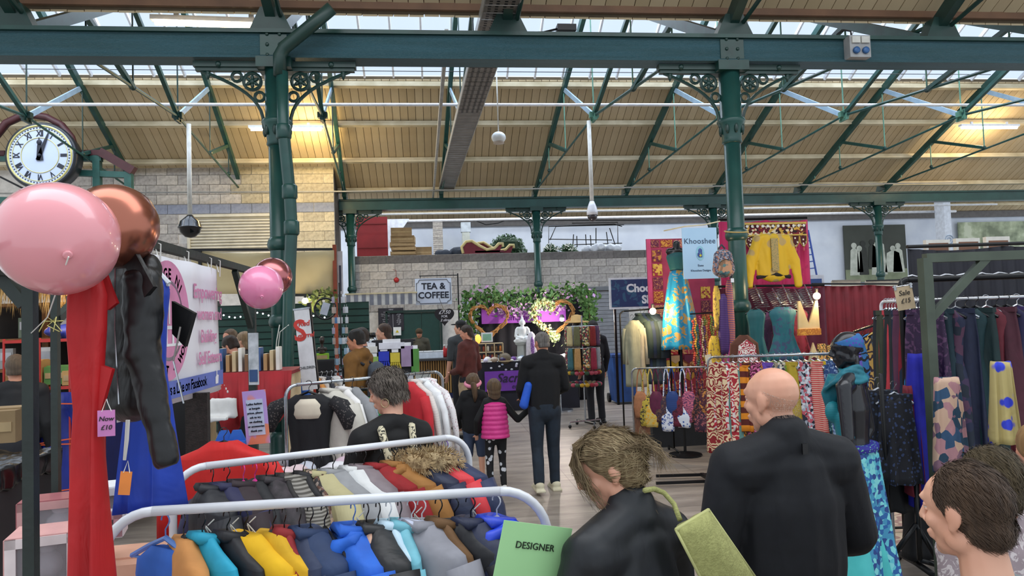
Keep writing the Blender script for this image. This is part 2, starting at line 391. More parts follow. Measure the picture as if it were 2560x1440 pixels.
hbeam('green_girder', YF, -2.66, 24, 5.25, 5.5, 'long dark green girder in the distance over the block wall', GREEN)
# ---- columns
def ring(mb, c, r, t, n=16):
    pts = arc(c, (r, 0, 0), (0, 0, r), 0, 2 * pi, n); mb.tube(pts, t, 6, False)
def column(x, y, ztop, label, s=1.0, brackets=True, group=None):
    root = thing('iron_column', label, 'column', (x, y, 0), 0, group)
    r = .108 * s
    b = MB(); b.lathe([(r * 1.9, 0), (r * 1.9, .18), (r * 1.5, .26), (r * 1.5, .55), (r * 1.15, .62)], (0, 0, 0), 20); b.build('base', GREEND, root, True)
    b = MB(); b.lathe([(r * 1.1, .6), (r, ztop - 1.0)], (0, 0, 0), 24); b.build('shaft', GREEN, root, True)
    for z in (1.15, 1.95, 2.9):
        b = MB(); b.lathe([(r * 1.02, z - .08), (r * 1.3, z - .05), (r * 1.38, z), (r * 1.25, z + .05), (r * 1.05, z + .09)], (0, 0, 0), 20); b.build('collar', GREEN, root, True)
    b = MB(); zc = ztop - .98
    b.lathe([(r, zc - .1), (r * 1.22, zc - .08), (r * 1.15, zc - .04), (r * 1.25, zc + .05), (r * 1.6, zc + .17), (r * 1.75, zc + .2), (r * 1.6, zc + .23), (r * 1.3, zc + .25), (r * 1.28, ztop - .1)], (0, 0, 0), 24); b.build('capital', GREEN, root, True)
    for k in range(8):
        a = k * pi / 4; b = MB(); b.ball((r * 1.38 * cos(a), r * 1.38 * sin(a), zc + .09), (.03 * s, .03 * s, .07), 6); b.build('leaf_ornament', IRON, root, True)
    b = MB(); b.box((0, 0, ztop - .06), (.42 * s, .34, .13)); b.build('cap_block', GREEND, root)
    if brackets:
        for sg in (-1, 1):
            k = s
            br = MB(); br.box((sg * .53 * k, 0, ztop - .055), (.9 * k, .12, .07)); br.box((sg * .53 * k, 0, ztop - .11), (.86 * k, .07, .05))
            pts = [V((sg * (.16 + .74 * (t ** 1.9)) * k, 0, ztop - .13 - .72 * k * (1 - t ** .72) * 1.0)) for t in [i / 10 for i in range(11)]]
            br.tube(pts, .022 * k, 6)
            o = br.build('bracket', IRON, root, False)
            q = MB(); ring(q, (sg * .29 * k, 0, ztop - .26 * k), .105 * k, .022 * k); ring(q, (sg * .475 * k, 0, ztop - .2 * k), .06 * k, .02 * k, 12); ring(q, (sg * .205 * k, 0, ztop - .45 * k), .058 * k, .02 * k, 12)
            q.build('scroll_ring', IRON, o)
            q = MB(); q.ball((sg * .29 * k, 0, ztop - .26 * k), (.035 * k, .03, .035 * k), 8)
            for t in range(6):
                a = t * pi / 3 + .5; c = V((sg * .29 * k, 0, ztop - .26 * k)); d = V((cos(a), 0, sin(a)))
                q.tube([c, c + d * .05 * k, c + d * .1 * k], [.008, .026 * k, .006], 6)
            q.build('rosette', IRON, o, True)
            q = MB(); q.lathe([(.008, -.075), (.03, -.02), (.022, 0), (.035, .02)], (sg * .82 * k, 0, ztop - .16), 8); q.build('drop_finial', IRON, o, True)
            q = MB(); q.ball((sg * .68 * k, -.05, ztop - .06), .04 * k, 8); q.build('boss', IRON, o, True)
    return root
column(-1.86, YN, 5.2, 'tall green cast iron column left of centre with ornate brackets and pink balloons tied to it')
column(4.03, YN, 5.2, 'tall green cast iron column right of centre with a patterned backpack hung on it')
for x, l in ((-2.35, 'distant green column at the corner of the block wall'), (3.2, 'distant green column rising behind the flower-hung stall'), (8.8, 'distant green column just left of the big right column'), (14.3, 'distant green column in front of the black and white photograph panel')):
    column(x, YF, 5.25, l, .95 if x > 0 else .95, True, 'distant columns under the far girder')
# downpipe in front of the left column
root = thing('downpipe', 'dark green cast iron downpipe bending down in front of the left column', 'pipe', (0, 0, 0))
pp = [PY(705, 180, 8.72), PY(709, 330, 8.72), PY(724, 480, 8.72), PY(729, 570, 8.72), PY(724, 680, 8.72), V((PY(716, 860, 8.72).x, 8.72, 1.2)), V((PY(716, 860, 8.72).x, 8.72, 0.02))]
b = MB(); b.tube(pp, .072, 12); b.build('pipe', GREEN, root, True)
for i, t in ((2, 0), (3, 0), (1, 0), (5, 0)):
    b = MB(); b.lathe([(.075, -.09), (.092, -.07), (.092, .07), (.075, .09)], pp[i], 12); b.build('socket', GREEN, root, True)
b = MB(); b.tube([PY(700, 190, 8.72), PY(699, 140, 8.72), PY(712, 118, 8.7), PY(765, 75, 8.6), PY(830, 20, 8.5)], .08, 12); b.build('feed_pipe', IRON, root, True)
# ---- cable tray
root = thing('cable_tray', 'long perforated grey metal cable tray running away under the roof', 'cable tray', (0, 0, 0))
a0, a1 = V((.98, 8.0, 5.86)), V((.5, 21.2, 5.86))
dd = a1 - a0
TR = mat('7e7a76', .5, .3, 'plain', '6b6764', 6); TRL = mat('a9a9a6', .45, .4, 'plain', '93938f', 6)
for sg in (-1, 1):
    b = MB(); b.bar(a0 + V((sg * .22, 0, 0)), a1 + V((sg * .22, 0, 0)), .015, .13); b.build('side_rail', TRL, root)
n = 60
for i in range(n):
    p = a0 + dd * ((i + .5) / n); b = MB(); b.box(p + V((0, 0, -.05)), (.44, dd.y / n - (.02 if i % 4 else .035), .01)); b.build('tray_panel', TR, root)
    q = MB()
    if i < 24:
        for u in (-.14, -.05, .05, .14):
            for w in (-.07, 0, .07): q.box(p + V((u, w, -.056)), (.04, .025, .006))
        tag(q.build('slots', BLACKM, root), kind='stuff')
b = MB(); b.bar(V((.28, 9.2, 5.66)), V((.1, 21.2, 5.62)), .05, .12); tag(b.build('steel_channel', TRL), 'grey steel channel running beside the long cable tray under the roof', 'channel')
# ---- conduits and wires
def wire(name, label, pts, r, m, cat='pipe', n=6): b = MB(); b.tube(pts, r, n); return tag(b.build(name, m, None, True), label, cat)
wire('white_conduit', 'long white pipe running straight across under the roof trusses', [V((-9, 14.95, 6.47)), V((15, 14.95, 6.47))], .034, mat('e6e8ee', .3), 'pipe')
wire('grey_conduit', 'thin grey pipe running across in front of the far girder', [V((-12, 19.9, 5.62)), V((-2, 19.9, 5.55)), V((16, 19.9, 5.58))], .022, mat('9c9a94', .5), 'pipe')
for z, l in ((7.3, 'upper thin steel wire under the skylight'), (7.17, 'lower thin steel wire under the skylight')):
    wire('steel_wire', l, [V((-8, 14.9, z)), V((13, 14.9, z))], .008, BLACKM, 'wire', 4)
# ---- walls
BLK = [mat(c, .9, 0, 'plain', d, 14, .8) for c, d in (('b9b3ad', '98928c'), ('c1bbb3', 'a09a94'), ('b2ada8', '928d89'), ('c8c1b8', 'a8a199'))]
BLKY = [mat(c, .9, 0, 'plain', d, 14, .8) for c, d in (('bfb49a', '9e947e'), ('c8bda2', 'a89d85'), ('b8ae97', '988f7a'))]  # warm copies of the blocks: strip light's yellow glow put into the colour
MORT = mat('d6d1ca', .95)
BLUEB = [mat('9095a4', .85, 0, 'plain', '7d8292', 14, .5)]
DARKB = [mat('6f6b68', .9, 0, 'plain', '5e5a58', 14, .5), mat('787371', .9, 0, 'plain', '64605d', 14, .5)]
def blockwall(name, x0, x1, y, z0, z1, zlow, bw, bh, pick, thick=.3, skip=None, zmax=None):
    b = MB(); b.box(((x0 + x1) / 2, y + thick / 2 + .012, z1 / 2), (x1 - x0, thick, z1)); root = struct(b.build(name, MORT))
    cache = {}
    rows = int(round((z1 - zlow) / bh)); n = 0
    for r in range(rows):
        z = z1 - (r + 1) * bh; off = (r % 2) * bw / 2; x = x0 - off
        while x < x1 - .02:
            a, c = max(x, x0), min(x + bw, x1); x += bw
            if c - a < .06: continue
            cx = (a + c) / 2
            if skip and skip(cx, z + bh / 2): continue
            m = pick(cx, z + bh / 2); key = (round(c - a, 3), m.name)
            if key not in cache:
                q = MB(); q.box((0, 0, 0), (c - a - .016, .04, bh - .014)); me = q.mesh('block'); me.materials.append(m); cache[key] = me
            link('block', cache[key], None, root, (cx, y + random.uniform(-.006, .006), z + bh / 2)); n += 1
    return root
blockwall('wall_left', -15.0, -2.68, 20.3, 0, 6.4, 3.6, .56, .27, lambda x, z: BLUEB[0] if 5.0 < z < 5.2 else random.choice(BLK if x < -5.2 else BLKY), skip=lambda x, z: x < -10.3 or -6.65 < x < -4.1 and 3.85 < z < 5.0)
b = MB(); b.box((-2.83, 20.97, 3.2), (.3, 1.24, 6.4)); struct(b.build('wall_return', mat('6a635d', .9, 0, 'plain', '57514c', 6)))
blockwall('wall_back', -2.35, 11.2, 21.62, 0, 3.9, 2.1, .5, .24, lambda x, z: random.choice(DARKB) if z > 3.66 else random.choice(BLK))
for (xa, xb) in ((-.25, 1.3),):
    pass
b = MB(); b.box((4.5, 24.6, 3.8), (13.5, 5.4, .12)); struct(b.build('trim_1', mat('8d8985', .9)))
b = MB(); b.box((13.5, 27.6, 3.0), (34, .3, 6.0)); struct(b.build('wall_far', mat('dbe3f0', .8, 0, 'plain', 'c9d2e2', 1.2)))
b = MB(); b.box((13.5, 27.38, 5.62), (34, .1, .26)); struct(b.build('trim_2', mat('6d6b6b', .8)))
for i, (z, y) in enumerate(((5.63, 25.6), (5.32, 22.6))):
    pass
wire('white_trunking', 'long white pipe along the back of the storage ledge', [V((-2.2, 25.0, 5.42)), V((20, 25.0, 5.42))], .05, mat('e8eaf0', .4), 'pipe')
wire('white_trunking', 'upper white strip under the far girder', [V((-2.2, 23.0, 5.36)), V((20, 23.0, 5.36))], .03, mat('dfe3ea', .4), 'pipe')
# brick pier and square downpipe on the ledge
root = thing('brick_pier', 'narrow pale brick pier rising from the storage ledge', 'pier', (PY(1095, 600, 26.5).x, 26.5, 3.86))
for i in range(24):
    b = MB(); b.box((0, 0, .04 + i * .075), (.36, .3, .062)); b.build('brick', BLK[i % 4], root)
root = thing('square_column', 'cream boxed square column beside the brick pier on the ledge', 'column', (PY(1165, 600, 26.5).x, 26.5, 3.86))
b = MB(); b.box((0, 0, .65), (.28, .3, 1.3)); b.build('shaft', mat('bfc4bd', .7), root)
b = MB(); b.box((0, 0, 1.48), (.36, .34, .36)); b.build('box_head', mat('c3cdd6', .7), root)
# louvre vent
root = struct(thing('window_3', 'pale slatted louvre vent in the left block wall', None, (-5.38, 20.28, 4.42)))
b = MB(); b.box((0, .15, 0), (2.4, .05, 1.1)); b.build('backing', mat('3d3830', .8), root)
LV = mat('d9d2bd', .4, 0, 'plain', 'c4bda8', 3)
for i in range(13):
    b = MB(); b.box((0, .03, -.5 + i * .083), (2.4, .1, .035), M=Matrix.Rotation(-.6, 3, 'X')); b.build('slat', LV, root)
b = MB()
for x in (-1.22, 1.22): b.box((x, 0, 0), (.07, .12, 1.2))
for z in (-.57, .57): b.box((0, 0, z), (2.5, .12, .07))
b.build('frame', LV, root)
# ---- lights
TUBE = mat('ffe7b8', .5, 0, 'plain', 'ffe7b8', 1, 0, 14)
def batten(name, a, b_, label, m, w=.1, p=0):
    a = V(a); b_ = V(b_); root = thing('strip_light', label, 'strip light', a, 0, 'fluorescent strip lights')
    d = b_ - a
    q = MB(); q.bar((0, 0, .035), d + V((0, 0, .035)), w, .06); q.build('housing', WHITEP, root)
    q = MB(); q.tube([V((0.05, 0, -.02)), d + V((-.05, 0, -.02))], w * .35, 8); q.build('tube_lamp', m, root, True)
    for t in (.2, .8):
        q = MB(); q.box(d * t + V((0, 0, .1)), (.06, .04, .08)); q.build('bracket', WHITEP, root)
    if p: area('strip_light_glow', (a + b_) / 2 + V((0, -.05, -.1)), 1.8, p, (1, .72, .32), (0, 0, 0), .1)
batten('l', PY(622, 321, 18.0), PY(808, 321, 18.0), 'warm glowing strip light behind the left column', TUBE, .12)
batten('r', PY(2400, 317, 18.0), PY(2546, 317, 18.0), 'white glowing strip light at the upper right', mat('fff3ee', .5, 0, 'plain', 'fff3ee', 1, 0, 9), .12)
batten('t', PY(378, 52, 9.4), PY(690, 62, 9.4), 'bright strip light over the near beam at upper left', TUBE, .11)
point('strip_light_glow', PY(770, 345, 18.6), 120, (1, .72, .3), .3)
point('strip_light_glow', PY(2470, 350, 18.6), 120, (1, .75, .4), .3)
point('strip_light_glow', PY(760, 480, 18.4), 80, (1, .78, .42), .4)
# ================================================================ cloth generators
def loft(mb, rings, cap=True):
    n = len(rings[0]); vs = [v for r in rings for v in r]; fs = []
    for i in range(len(rings) - 1):
        for k in range(n): fs.append((i * n + k, i * n + (k + 1) % n, (i + 1) * n + (k + 1) % n, (i + 1) * n + k))
    if cap: fs += [tuple(range(n))[::-1], tuple(range((len(rings) - 1) * n, len(rings) * n))]
    return mb.add(vs, fs)
def cloth_mesh(prof, n=30, seed=0, folds=5, amp=.012, rows=16, sq=.75):
    """prof: list (z, halfwidth, halfthickness, fold multiplier); closed folded cloth body"""
    rnd = random.Random(seed); ph = rnd.random() * 6; ph2 = rnd.random() * 6; dr = rnd.uniform(-.6, .6)
    zs = [prof[0][0] + (prof[-1][0] - prof[0][0]) * i / rows for i in range(rows + 1)]
    # keep the profile's own breakpoints
    zs = sorted(set([round(z, 4) for z in zs] + [round(p[0], 4) for p in prof]), reverse=True)
    rings = []
    for z in zs:
        for a, b in zip(prof, prof[1:]):
            if a[0] >= z - 1e-6 >= b[0] - 2e-5: break
        t = (a[0] - z) / max(a[0] - b[0], 1e-6); t = max(0, min(1, t))
        w, th, fm = [a[i] + (b[i] - a[i]) * t for i in (1, 2, 3)]
        r = []
        for k in range(n):
            an = 2 * pi * k / n; c, s = cos(an), sin(an)
            x = w * math.copysign(abs(c) ** sq, c); y = th * math.copysign(abs(s) ** .8, s)
            f = amp * fm * (sin(folds * x / max(w, .02) * 1.6 + ph + dr * z * 3) + .5 * sin(folds * 2.3 * x / max(w, .02) + ph2 - z * 4))
            r.append((x + f * .3, y + f, z + .004 * sin(an * 3 + ph)))
        rings.append(r)
    mb = MB(); loft(mb, rings); return mb
def hanger_mb(w=.2, r=.0035, thick=.009, drop=.07):
    mb = MB()
    mb.tube([V((.018 * cos(t) * 1.1, 0, .0 + .018 * sin(t))) for t in [pi * 1.05 - i * pi * 1.25 / 8 for i in range(9)]] + [V((.0, 0, -.03)), V((0, 0, -.065))], r * .7, 5)
    mb.tube([V((-w, 0, -.065 - drop)), V((-w * .45, 0, -.065 - drop * .35)), V((0, 0, -.058)), V((w * .45, 0, -.065 - drop * .35)), V((w, 0, -.065 - drop))], thick, 6)
    mb.tube([V((-w, 0, -.065 - drop)), V((w, 0, -.07 - drop))], thick * .6, 5)
    return mb
HB = mat('121317', .25); HW = mat('dfe3ea', .3); HC = mat('b9bcc2', .2, .9)
MESHC = {}
def cached(key, fn):
    if key not in MESHC: MESHC[key] = fn()
    return MESHC[key]
def fur_mb(c, r, n=220, l=.05, seed=1, th=.004):
    rnd = random.Random(seed); mb = MB()
    for i in range(n):
        d = V((rnd.gauss(0, 1), rnd.gauss(0, 1), rnd.gauss(0, 1))).normalized(); p = V(c) + V((d.x * r[0], d.y * r[1], d.z * r[2]))
        e = (d + V((rnd.uniform(-.5, .5), rnd.uniform(-.5, .5), rnd.uniform(-.9, .2)))).normalized()
        s = d.orthogonal().normalized() * th; q = p + e * l * rnd.uniform(.6, 1.2)
        mb.add([p - s, p + s, p + e * l * .5 + s * .8, q, p + e * l * .5 - s * .8], [(0, 1, 2, 3, 4)])
    return mb
def garment(kind, m, label, loc, rz, hang=HB, L=.65, w=.2, seed=None, group=None, cat=None, m2=None, extras=(), tilt=0, scale=1, hook=True, th=None, name=None):
    seed = seed if seed is not None else random.randrange(999); wrinkle(m)
    nm = {'coat': 'coat', 'jumper': 'jumper', 'dress': 'dress', 'skirt': 'skirt', 'top': 'sleeveless_top', 'trousers': 'trousers', 'shirt': 'shirt'}[kind]
    root = thing(name or nm, label, cat or nm.replace('_', ' ').split()[-1], loc, rz, group); root.rotation_euler = (0, tilt, rz); root.scale = (scale,) * 3
    if hook: link('hanger', cached(('hg', round(w, 2), hang.name, kind in ('coat', 'jumper', 'shirt')), lambda: hanger_mb(w * (.68 if kind in ('coat', 'jumper', 'shirt') else .9)).mesh('hanger')), hang, root)
    z0 = -.07
    if kind in ('coat', 'jumper', 'shirt'):
        T = th or (.075 if kind == 'coat' else .045 if kind == 'jumper' else .03)
        b = MB()
        prof = [(z0 + .01, w * .3, T * .6), (z0 - .03, w * .55, T * .9), (z0 - .07, w * .95, T), (z0 - .13, w * 1.05, T * 1.1), (-L * .6, w * .98, T * 1.15), (-L, w * 1.05, T * 1.1)]
        cm = cloth_mesh([(a, bb, c, min(1, (z0 - a) * 3)) for a, bb, c in prof], seed=seed, folds=3, amp=.012)
        for sg in (-1, 1):
            r = T * .85; rnd = random.Random(seed + sg)
            sy = rnd.uniform(-.02, .03)
            pts = [V((sg * w * .86, 0, z0 - .1)), V((sg * w * 1.1, sy * .5, z0 - .22)), V((sg * w * 1.2, sy, z0 - .36)), V((sg * (w * 1.22), sy * 1.5, max(-L + .03, z0 - .58)))]
            cm.tube(pts, [r * 1.05, r, r * .9, r * .75], 8)
        o = cm.build('cloth', m, root, True)
        if kind == 'coat' or kind == 'shirt':
            q = MB(); q.tube([V((-.055, .03, z0 - .0)), V((-.03, -T * .7, z0 + .012)), V((.03, -T * .7, z0 + .012)), V((.055, .03, z0))], [.016, .02, .02, .016], 6); q.tube([V((-.05, T * .55, z0 - .01)), V((0, T * 1.0, z0 - .05)), V((.05, T * .55, z0 - .01))], .014, 6); q.build('collar', m2 or m, root, True)
        if kind == 'coat':
            q = MB(); q.tube([V((0, T * 1.12, z0 - .05)), V((.004, T * 1.27, -L * .6)), V((0, T * 1.2, -L + .01))], .004, 4); q.build('zip', HC, root, True)
    elif kind == 'dress':
        T = th or .035
        prof = [(z0 - .01, w * .45, T * .5, .1), (z0 - .06, w * .8, T * .8, .2), (z0 - .1, w * .82, T, .3), (z0 - .2, w * .68, T, .4), (z0 - .36, w * .6, T, .6), (z0 - .5, w * .8, T * 1.2, 1), (-L, w * 1.15, T * 1.6, 2)]
        cloth_mesh(prof, seed=seed, folds=5, rows=18).build('cloth', m, root, True)
        q = MB()
        for sg in (-1, 1): q.tube([V((sg * w * .3, 0, -.06 - w * .1)), V((sg * w * .42, T * .4, z0 - .05)), V((sg * w * .6, T * .7, z0 - .09))], .009, 5)
        q.build('shoulder_strap', m2 or m, root, True)
    elif kind == 'skirt':
        T = th or .03
        prof = [(z0 - .01, w * .75, T * .6, .3), (z0 - .04, w * .78, T * .8, .5), (z0 - .2, w * .88, T, 1), (-L, w * 1.1, T * 1.5, 2)]
        cloth_mesh(prof, seed=seed, folds=6, rows=12).build('cloth', m, root, True)
        if hook: q = MB(); q.box((0, 0, z0 - .018), (w * 1.52, T * 1.5, .035)); q.build('waistband', m2 or m, root)
    elif kind == 'top':
        T = th or .03
        prof = [(z0 - .02, w * .35, T * .5, 0), (z0 - .07, w * .75, T * .8, .3), (z0 - .12, w * .8, T, .5), (z0 - .25, w * .72, T, .8), (-L, w * .95, T * 1.2, 1.4)]
        cloth_mesh(prof, seed=seed, folds=4, rows=12).build('cloth', m, root, True)
    elif kind == 'trousers':
        for sg in (-1, 1):
            q = cloth_mesh([(-.08, w * .42, .03, .3), (-.3, w * .45, .035, .6), (-L, w * .38, .03, .8)], n=16, seed=seed + sg, folds=2, rows=8); q.build('leg', m, root, True, (sg * w * .4, 0, 0))
        q = MB(); q.box((0, 0, -.085), (w * 1.6, .05, .04)); q.build('waistband', m2 or m, root)
    for e in extras:
        if e == 'hood':
            q = MB(); q.tube([V((-w * .3, 0, z0)), V((-w * .36, -.035, z0 - .01)), V((-w * .2, -.07, z0 - .04)), V((w * .2, -.07, z0 - .04)), V((w * .36, -.035, z0 - .01)), V((w * .3, 0, z0))], [.014, .024, .03, .03, .024, .014], 9); q.ball((0, -.075, z0 - .08), (w * .36, .025, .06), 12); melt(q, 'hood', m2 or m, root, .012, 2, .006, 12)
        if e == 'fur':
            col = random.choice(('c9b48c', 'bda47a'))
            q = fur_mb((0, -.05, z0 - .01), (w * .5, .06, .06), 700, .04, seed, .0022); q.ball((0, -.05, z0 - .01), (w * .48, .055, .055), 10); tag(q.build('fur_trim', mat(col, .95, 0, 'plain', '6a5338', 40), root), None, None, None, 'stuff')
        if isinstance(e, tuple) and e[0] == 'tag':
            q = MB(); x = e[2] if len(e) > 2 else .03
            q.box((x, .07, -.2), (.055, .003, .075), M=Matrix.Rotation(.1, 3, 'Y')); tg = q.build('price_tag', mat(e[1], .6), root)
            q = MB(); q.tube([V((.0, .03, -.06)), V((x * .7, .075, -.11)), V((x, .072, -.165))], .0016, 4); q.tube([V((.0, .03, -.06)), V((x * 1.4, .075, -.11)), V((x, .072, -.165))], .0016, 4); q.build('string', mat('ece9e0', .8), tg)
        if e == 'stringloop':
            q = MB(); q.tube([V((0, .012, -.03)), V((.02, .05, -.09)), V((.012, .06, -.16)), V((-.008, .06, -.17)), V((-.018, .05, -.1)), V((0, .012, -.035))], .002, 4); q.tube([V((0, .02, -.03)), V((.02, .03, -.01))], .002, 4); q.build('string', mat('ece9e0', .8), root)
    return root
# ================================================================ people
SK = {'a': mat('d99e84', .45, 0, 'plain', 'cf8b72', 5), 'b': mat('e0ac92', .45, 0, 'plain', 'd3977c', 5), 'c': mat('c98d70', .5, 0, 'plain', 'b97c60', 5)}
EYEW = mat('e8e6e2', .2); EYEB = mat('2b2622', .2); LIP = mat('b0645a', .45)
def hair_mat(c1, c2): return mat(c1, .5, 0, 'wood', c2, 60, .6)
def RotZ(a): return Matrix.Rotation(a, 4, 'Z')
def head_parts(mb, M, k=1.0, young=0):
    """adds head shapes to mb; M places head (origin at head centre, +Y forward)"""
    def p(x, y, z): return M @ V((x * k, y * k, z * k))
    R3 = M.to_3x3()
    def ball(c, r): mb.ball(p(*c), tuple(q * k for q in r), 16, R3)
    ball((0, -.012, .03), (.077, .097, .089))
    ball((0, .02, .03), (.07, .075, .07))
    ball((0, .025, -.035), (.06, .062, .075))
    ball((0, .045, -.075), (.045, .04, .042))
    ball((0, .07, -.098), (.021, .02, .02))
    for s in (-1, 1):
        ball((s * .036, .06, -.022), (.026, .025, .026)); ball((s * .034, .06, .01), (.02, .014, .02))
        ball((s * .052, .0, -.062), (.02, .035, .032))
        ball((s * .078, -.012, -.002), (.009, .021, .033))
        ball((s * .076, -.004, -.03), (.009, .012, .014))
        ball((s * .012, .098, -.03), (.010, .010, .008))
    capsule(mb, p(0, .092, .022), p(0, .115, -.022), .008 * k, .012 * k)
    capsule(mb, p(-.036, .082, .036), p(.036, .082, .036), .012 * k, .012 * k)
    capsule(mb, p(-.02, .092, -.056), p(.02, .092, -.056), .0085 * k, .0085 * k)
    capsule(mb, p(-.016, .09, -.069), p(.016, .09, -.069), .009 * k, .009 * k)
def hand_parts(mb, w, d, side, k=1.0, curl=.5):
    """hand at wrist w pointing along d with five fingers"""
    d = V(d).normalized(); u = V((0, 0, 1)) if abs(d.z) < .8 else V((0, 1, 0)); x = d.cross(u).normalized(); y = x.cross(d)
    # x across the palm, y = palm normal
    pc = w + d * .045 * k
    capsule(mb, w + d * .01, w + d * .085 * k, (.027 * k, .016 * k), (.038 * k, .014 * k), Matrix((x, y, d)).transposed() if False else None)
    for i, l in enumerate((.068, .078, .074, .058)):
        b = w + d * .085 * k + x * ((i - 1.5) * .019 * k); n1 = b + d * l * .5 * k; c = (d * cos(curl * 1.4) - y * sin(curl * 1.4) * side)
        n2 = n1 + c * l * .5 * k
        capsule(mb, b - d * .02, n1, .009 * k, .0085 * k, None, 8); capsule(mb, n1, n2, .0085 * k, .0075 * k, None, 8)
    t = w + d * .03 * k - x * .025 * k
    t2 = t + (d * .5 - x * .8).normalized() * .04 * k; capsule(mb, t, t2, .012 * k, .010 * k, None, 8); capsule(mb, t2, t2 + (d * .9 - x * .25).normalized() * .03 * k, .010 * k, .008 * k, None, 8)
def pose(H=1.75, fem=0, child=0, **ov):
    """joint dictionary in metres, facing +Y, feet at z=0; ov overrides fractions in metres"""
    k = H / 1.75; sw = (.155 if fem else .19) * k; hw = .09 * k
    if child: sw = .14 * k
    J = dict(pelvis=(0, 0, .93 * k), waist=(0, 0, 1.08 * k), chest=(0, 0, 1.28 * k), neck=(0, -.01, 1.47 * k), head=(0, .02 * k, 1.625 * k),
             shL=(-sw, -.005, 1.41 * k), shR=(sw, -.005, 1.41 * k), elL=(-sw - .05 * k, -.03, 1.13 * k), elR=(sw + .05 * k, -.03, 1.13 * k),
             wrL=(-sw - .05 * k, .06, .88 * k), wrR=(sw + .05 * k, .06, .88 * k), hipL=(-hw, 0, .9 * k), hipR=(hw, 0, .9 * k),
             knL=(-hw - .01, .02, .48 * k), knR=(hw + .01, .02, .48 * k), anL=(-hw - .015, -.02, .09 * k), anR=(hw + .015, -.02, .09 * k))
    for q, v in ov.items():
        if q in J: J[q] = v
    return {q: V(v) for q, v in J.items()}, k
def torso(mb, J, k, g=0.0, fem=0, belly=0, short=0):
    sw = abs(J['shR'].x - J['shL'].x) / 2 if abs(J['shR'].x - J['shL'].x) > .1 else .18 * k
    capsule(mb, J['pelvis'] + V((0, 0, -.02)), J['waist'], (.155 * k + g, .105 * k + g), ((.125 if fem else .15) * k + g + belly, .095 * k + g + belly))
    capsule(mb, J['waist'], J['chest'], ((.125 if fem else .15) * k + g + belly, .095 * k + g + belly), ((.145 if fem else .17) * k + g, .11 * k + g))
    capsule(mb, J['chest'], J['chest'] + (J['neck'] - J['chest']) * .55, ((.145 if fem else .17) * k + g, .11 * k + g), (.12 * k + g, .085 * k + g))
    capsule(mb, J['shL'], J['shR'], (.062 * k + g, .058 * k + g), (.062 * k + g, .058 * k + g), Matrix.Rotation(0, 3, 'Z'))
    for s in ('L', 'R'):
        capsule(mb, J['neck'] + V((0, -.01, .0)), J['sh' + s] + V((0, 0, .01)), .055 * k + g * .6, .05 * k + g)
    if fem:
        for s in (-1, 1): mb.ball(J['chest'] + V((s * .06 * k, .09 * k, -.03)), .06 * k + g * .5, 12)
def arms(mb, J, k, g=0, upto=1.0):
    for s in ('L', 'R'):
        capsule(mb, J['sh' + s], J['el' + s], .052 * k + g, .042 * k + g)
        if upto > .5: capsule(mb, J['el' + s], J['wr' + s], .041 * k + g, .029 * k + g)
def legs(mb, J, k, g=0, low=1):
    for s in ('L', 'R'):
        capsule(mb, J['hip' + s], J['kn' + s], (.085 * k + g, .088 * k + g), .055 * k + g)
        if low: capsule(mb, J['kn' + s], J['an' + s], (.056 * k + g), (.036 * k + g * 1.6))
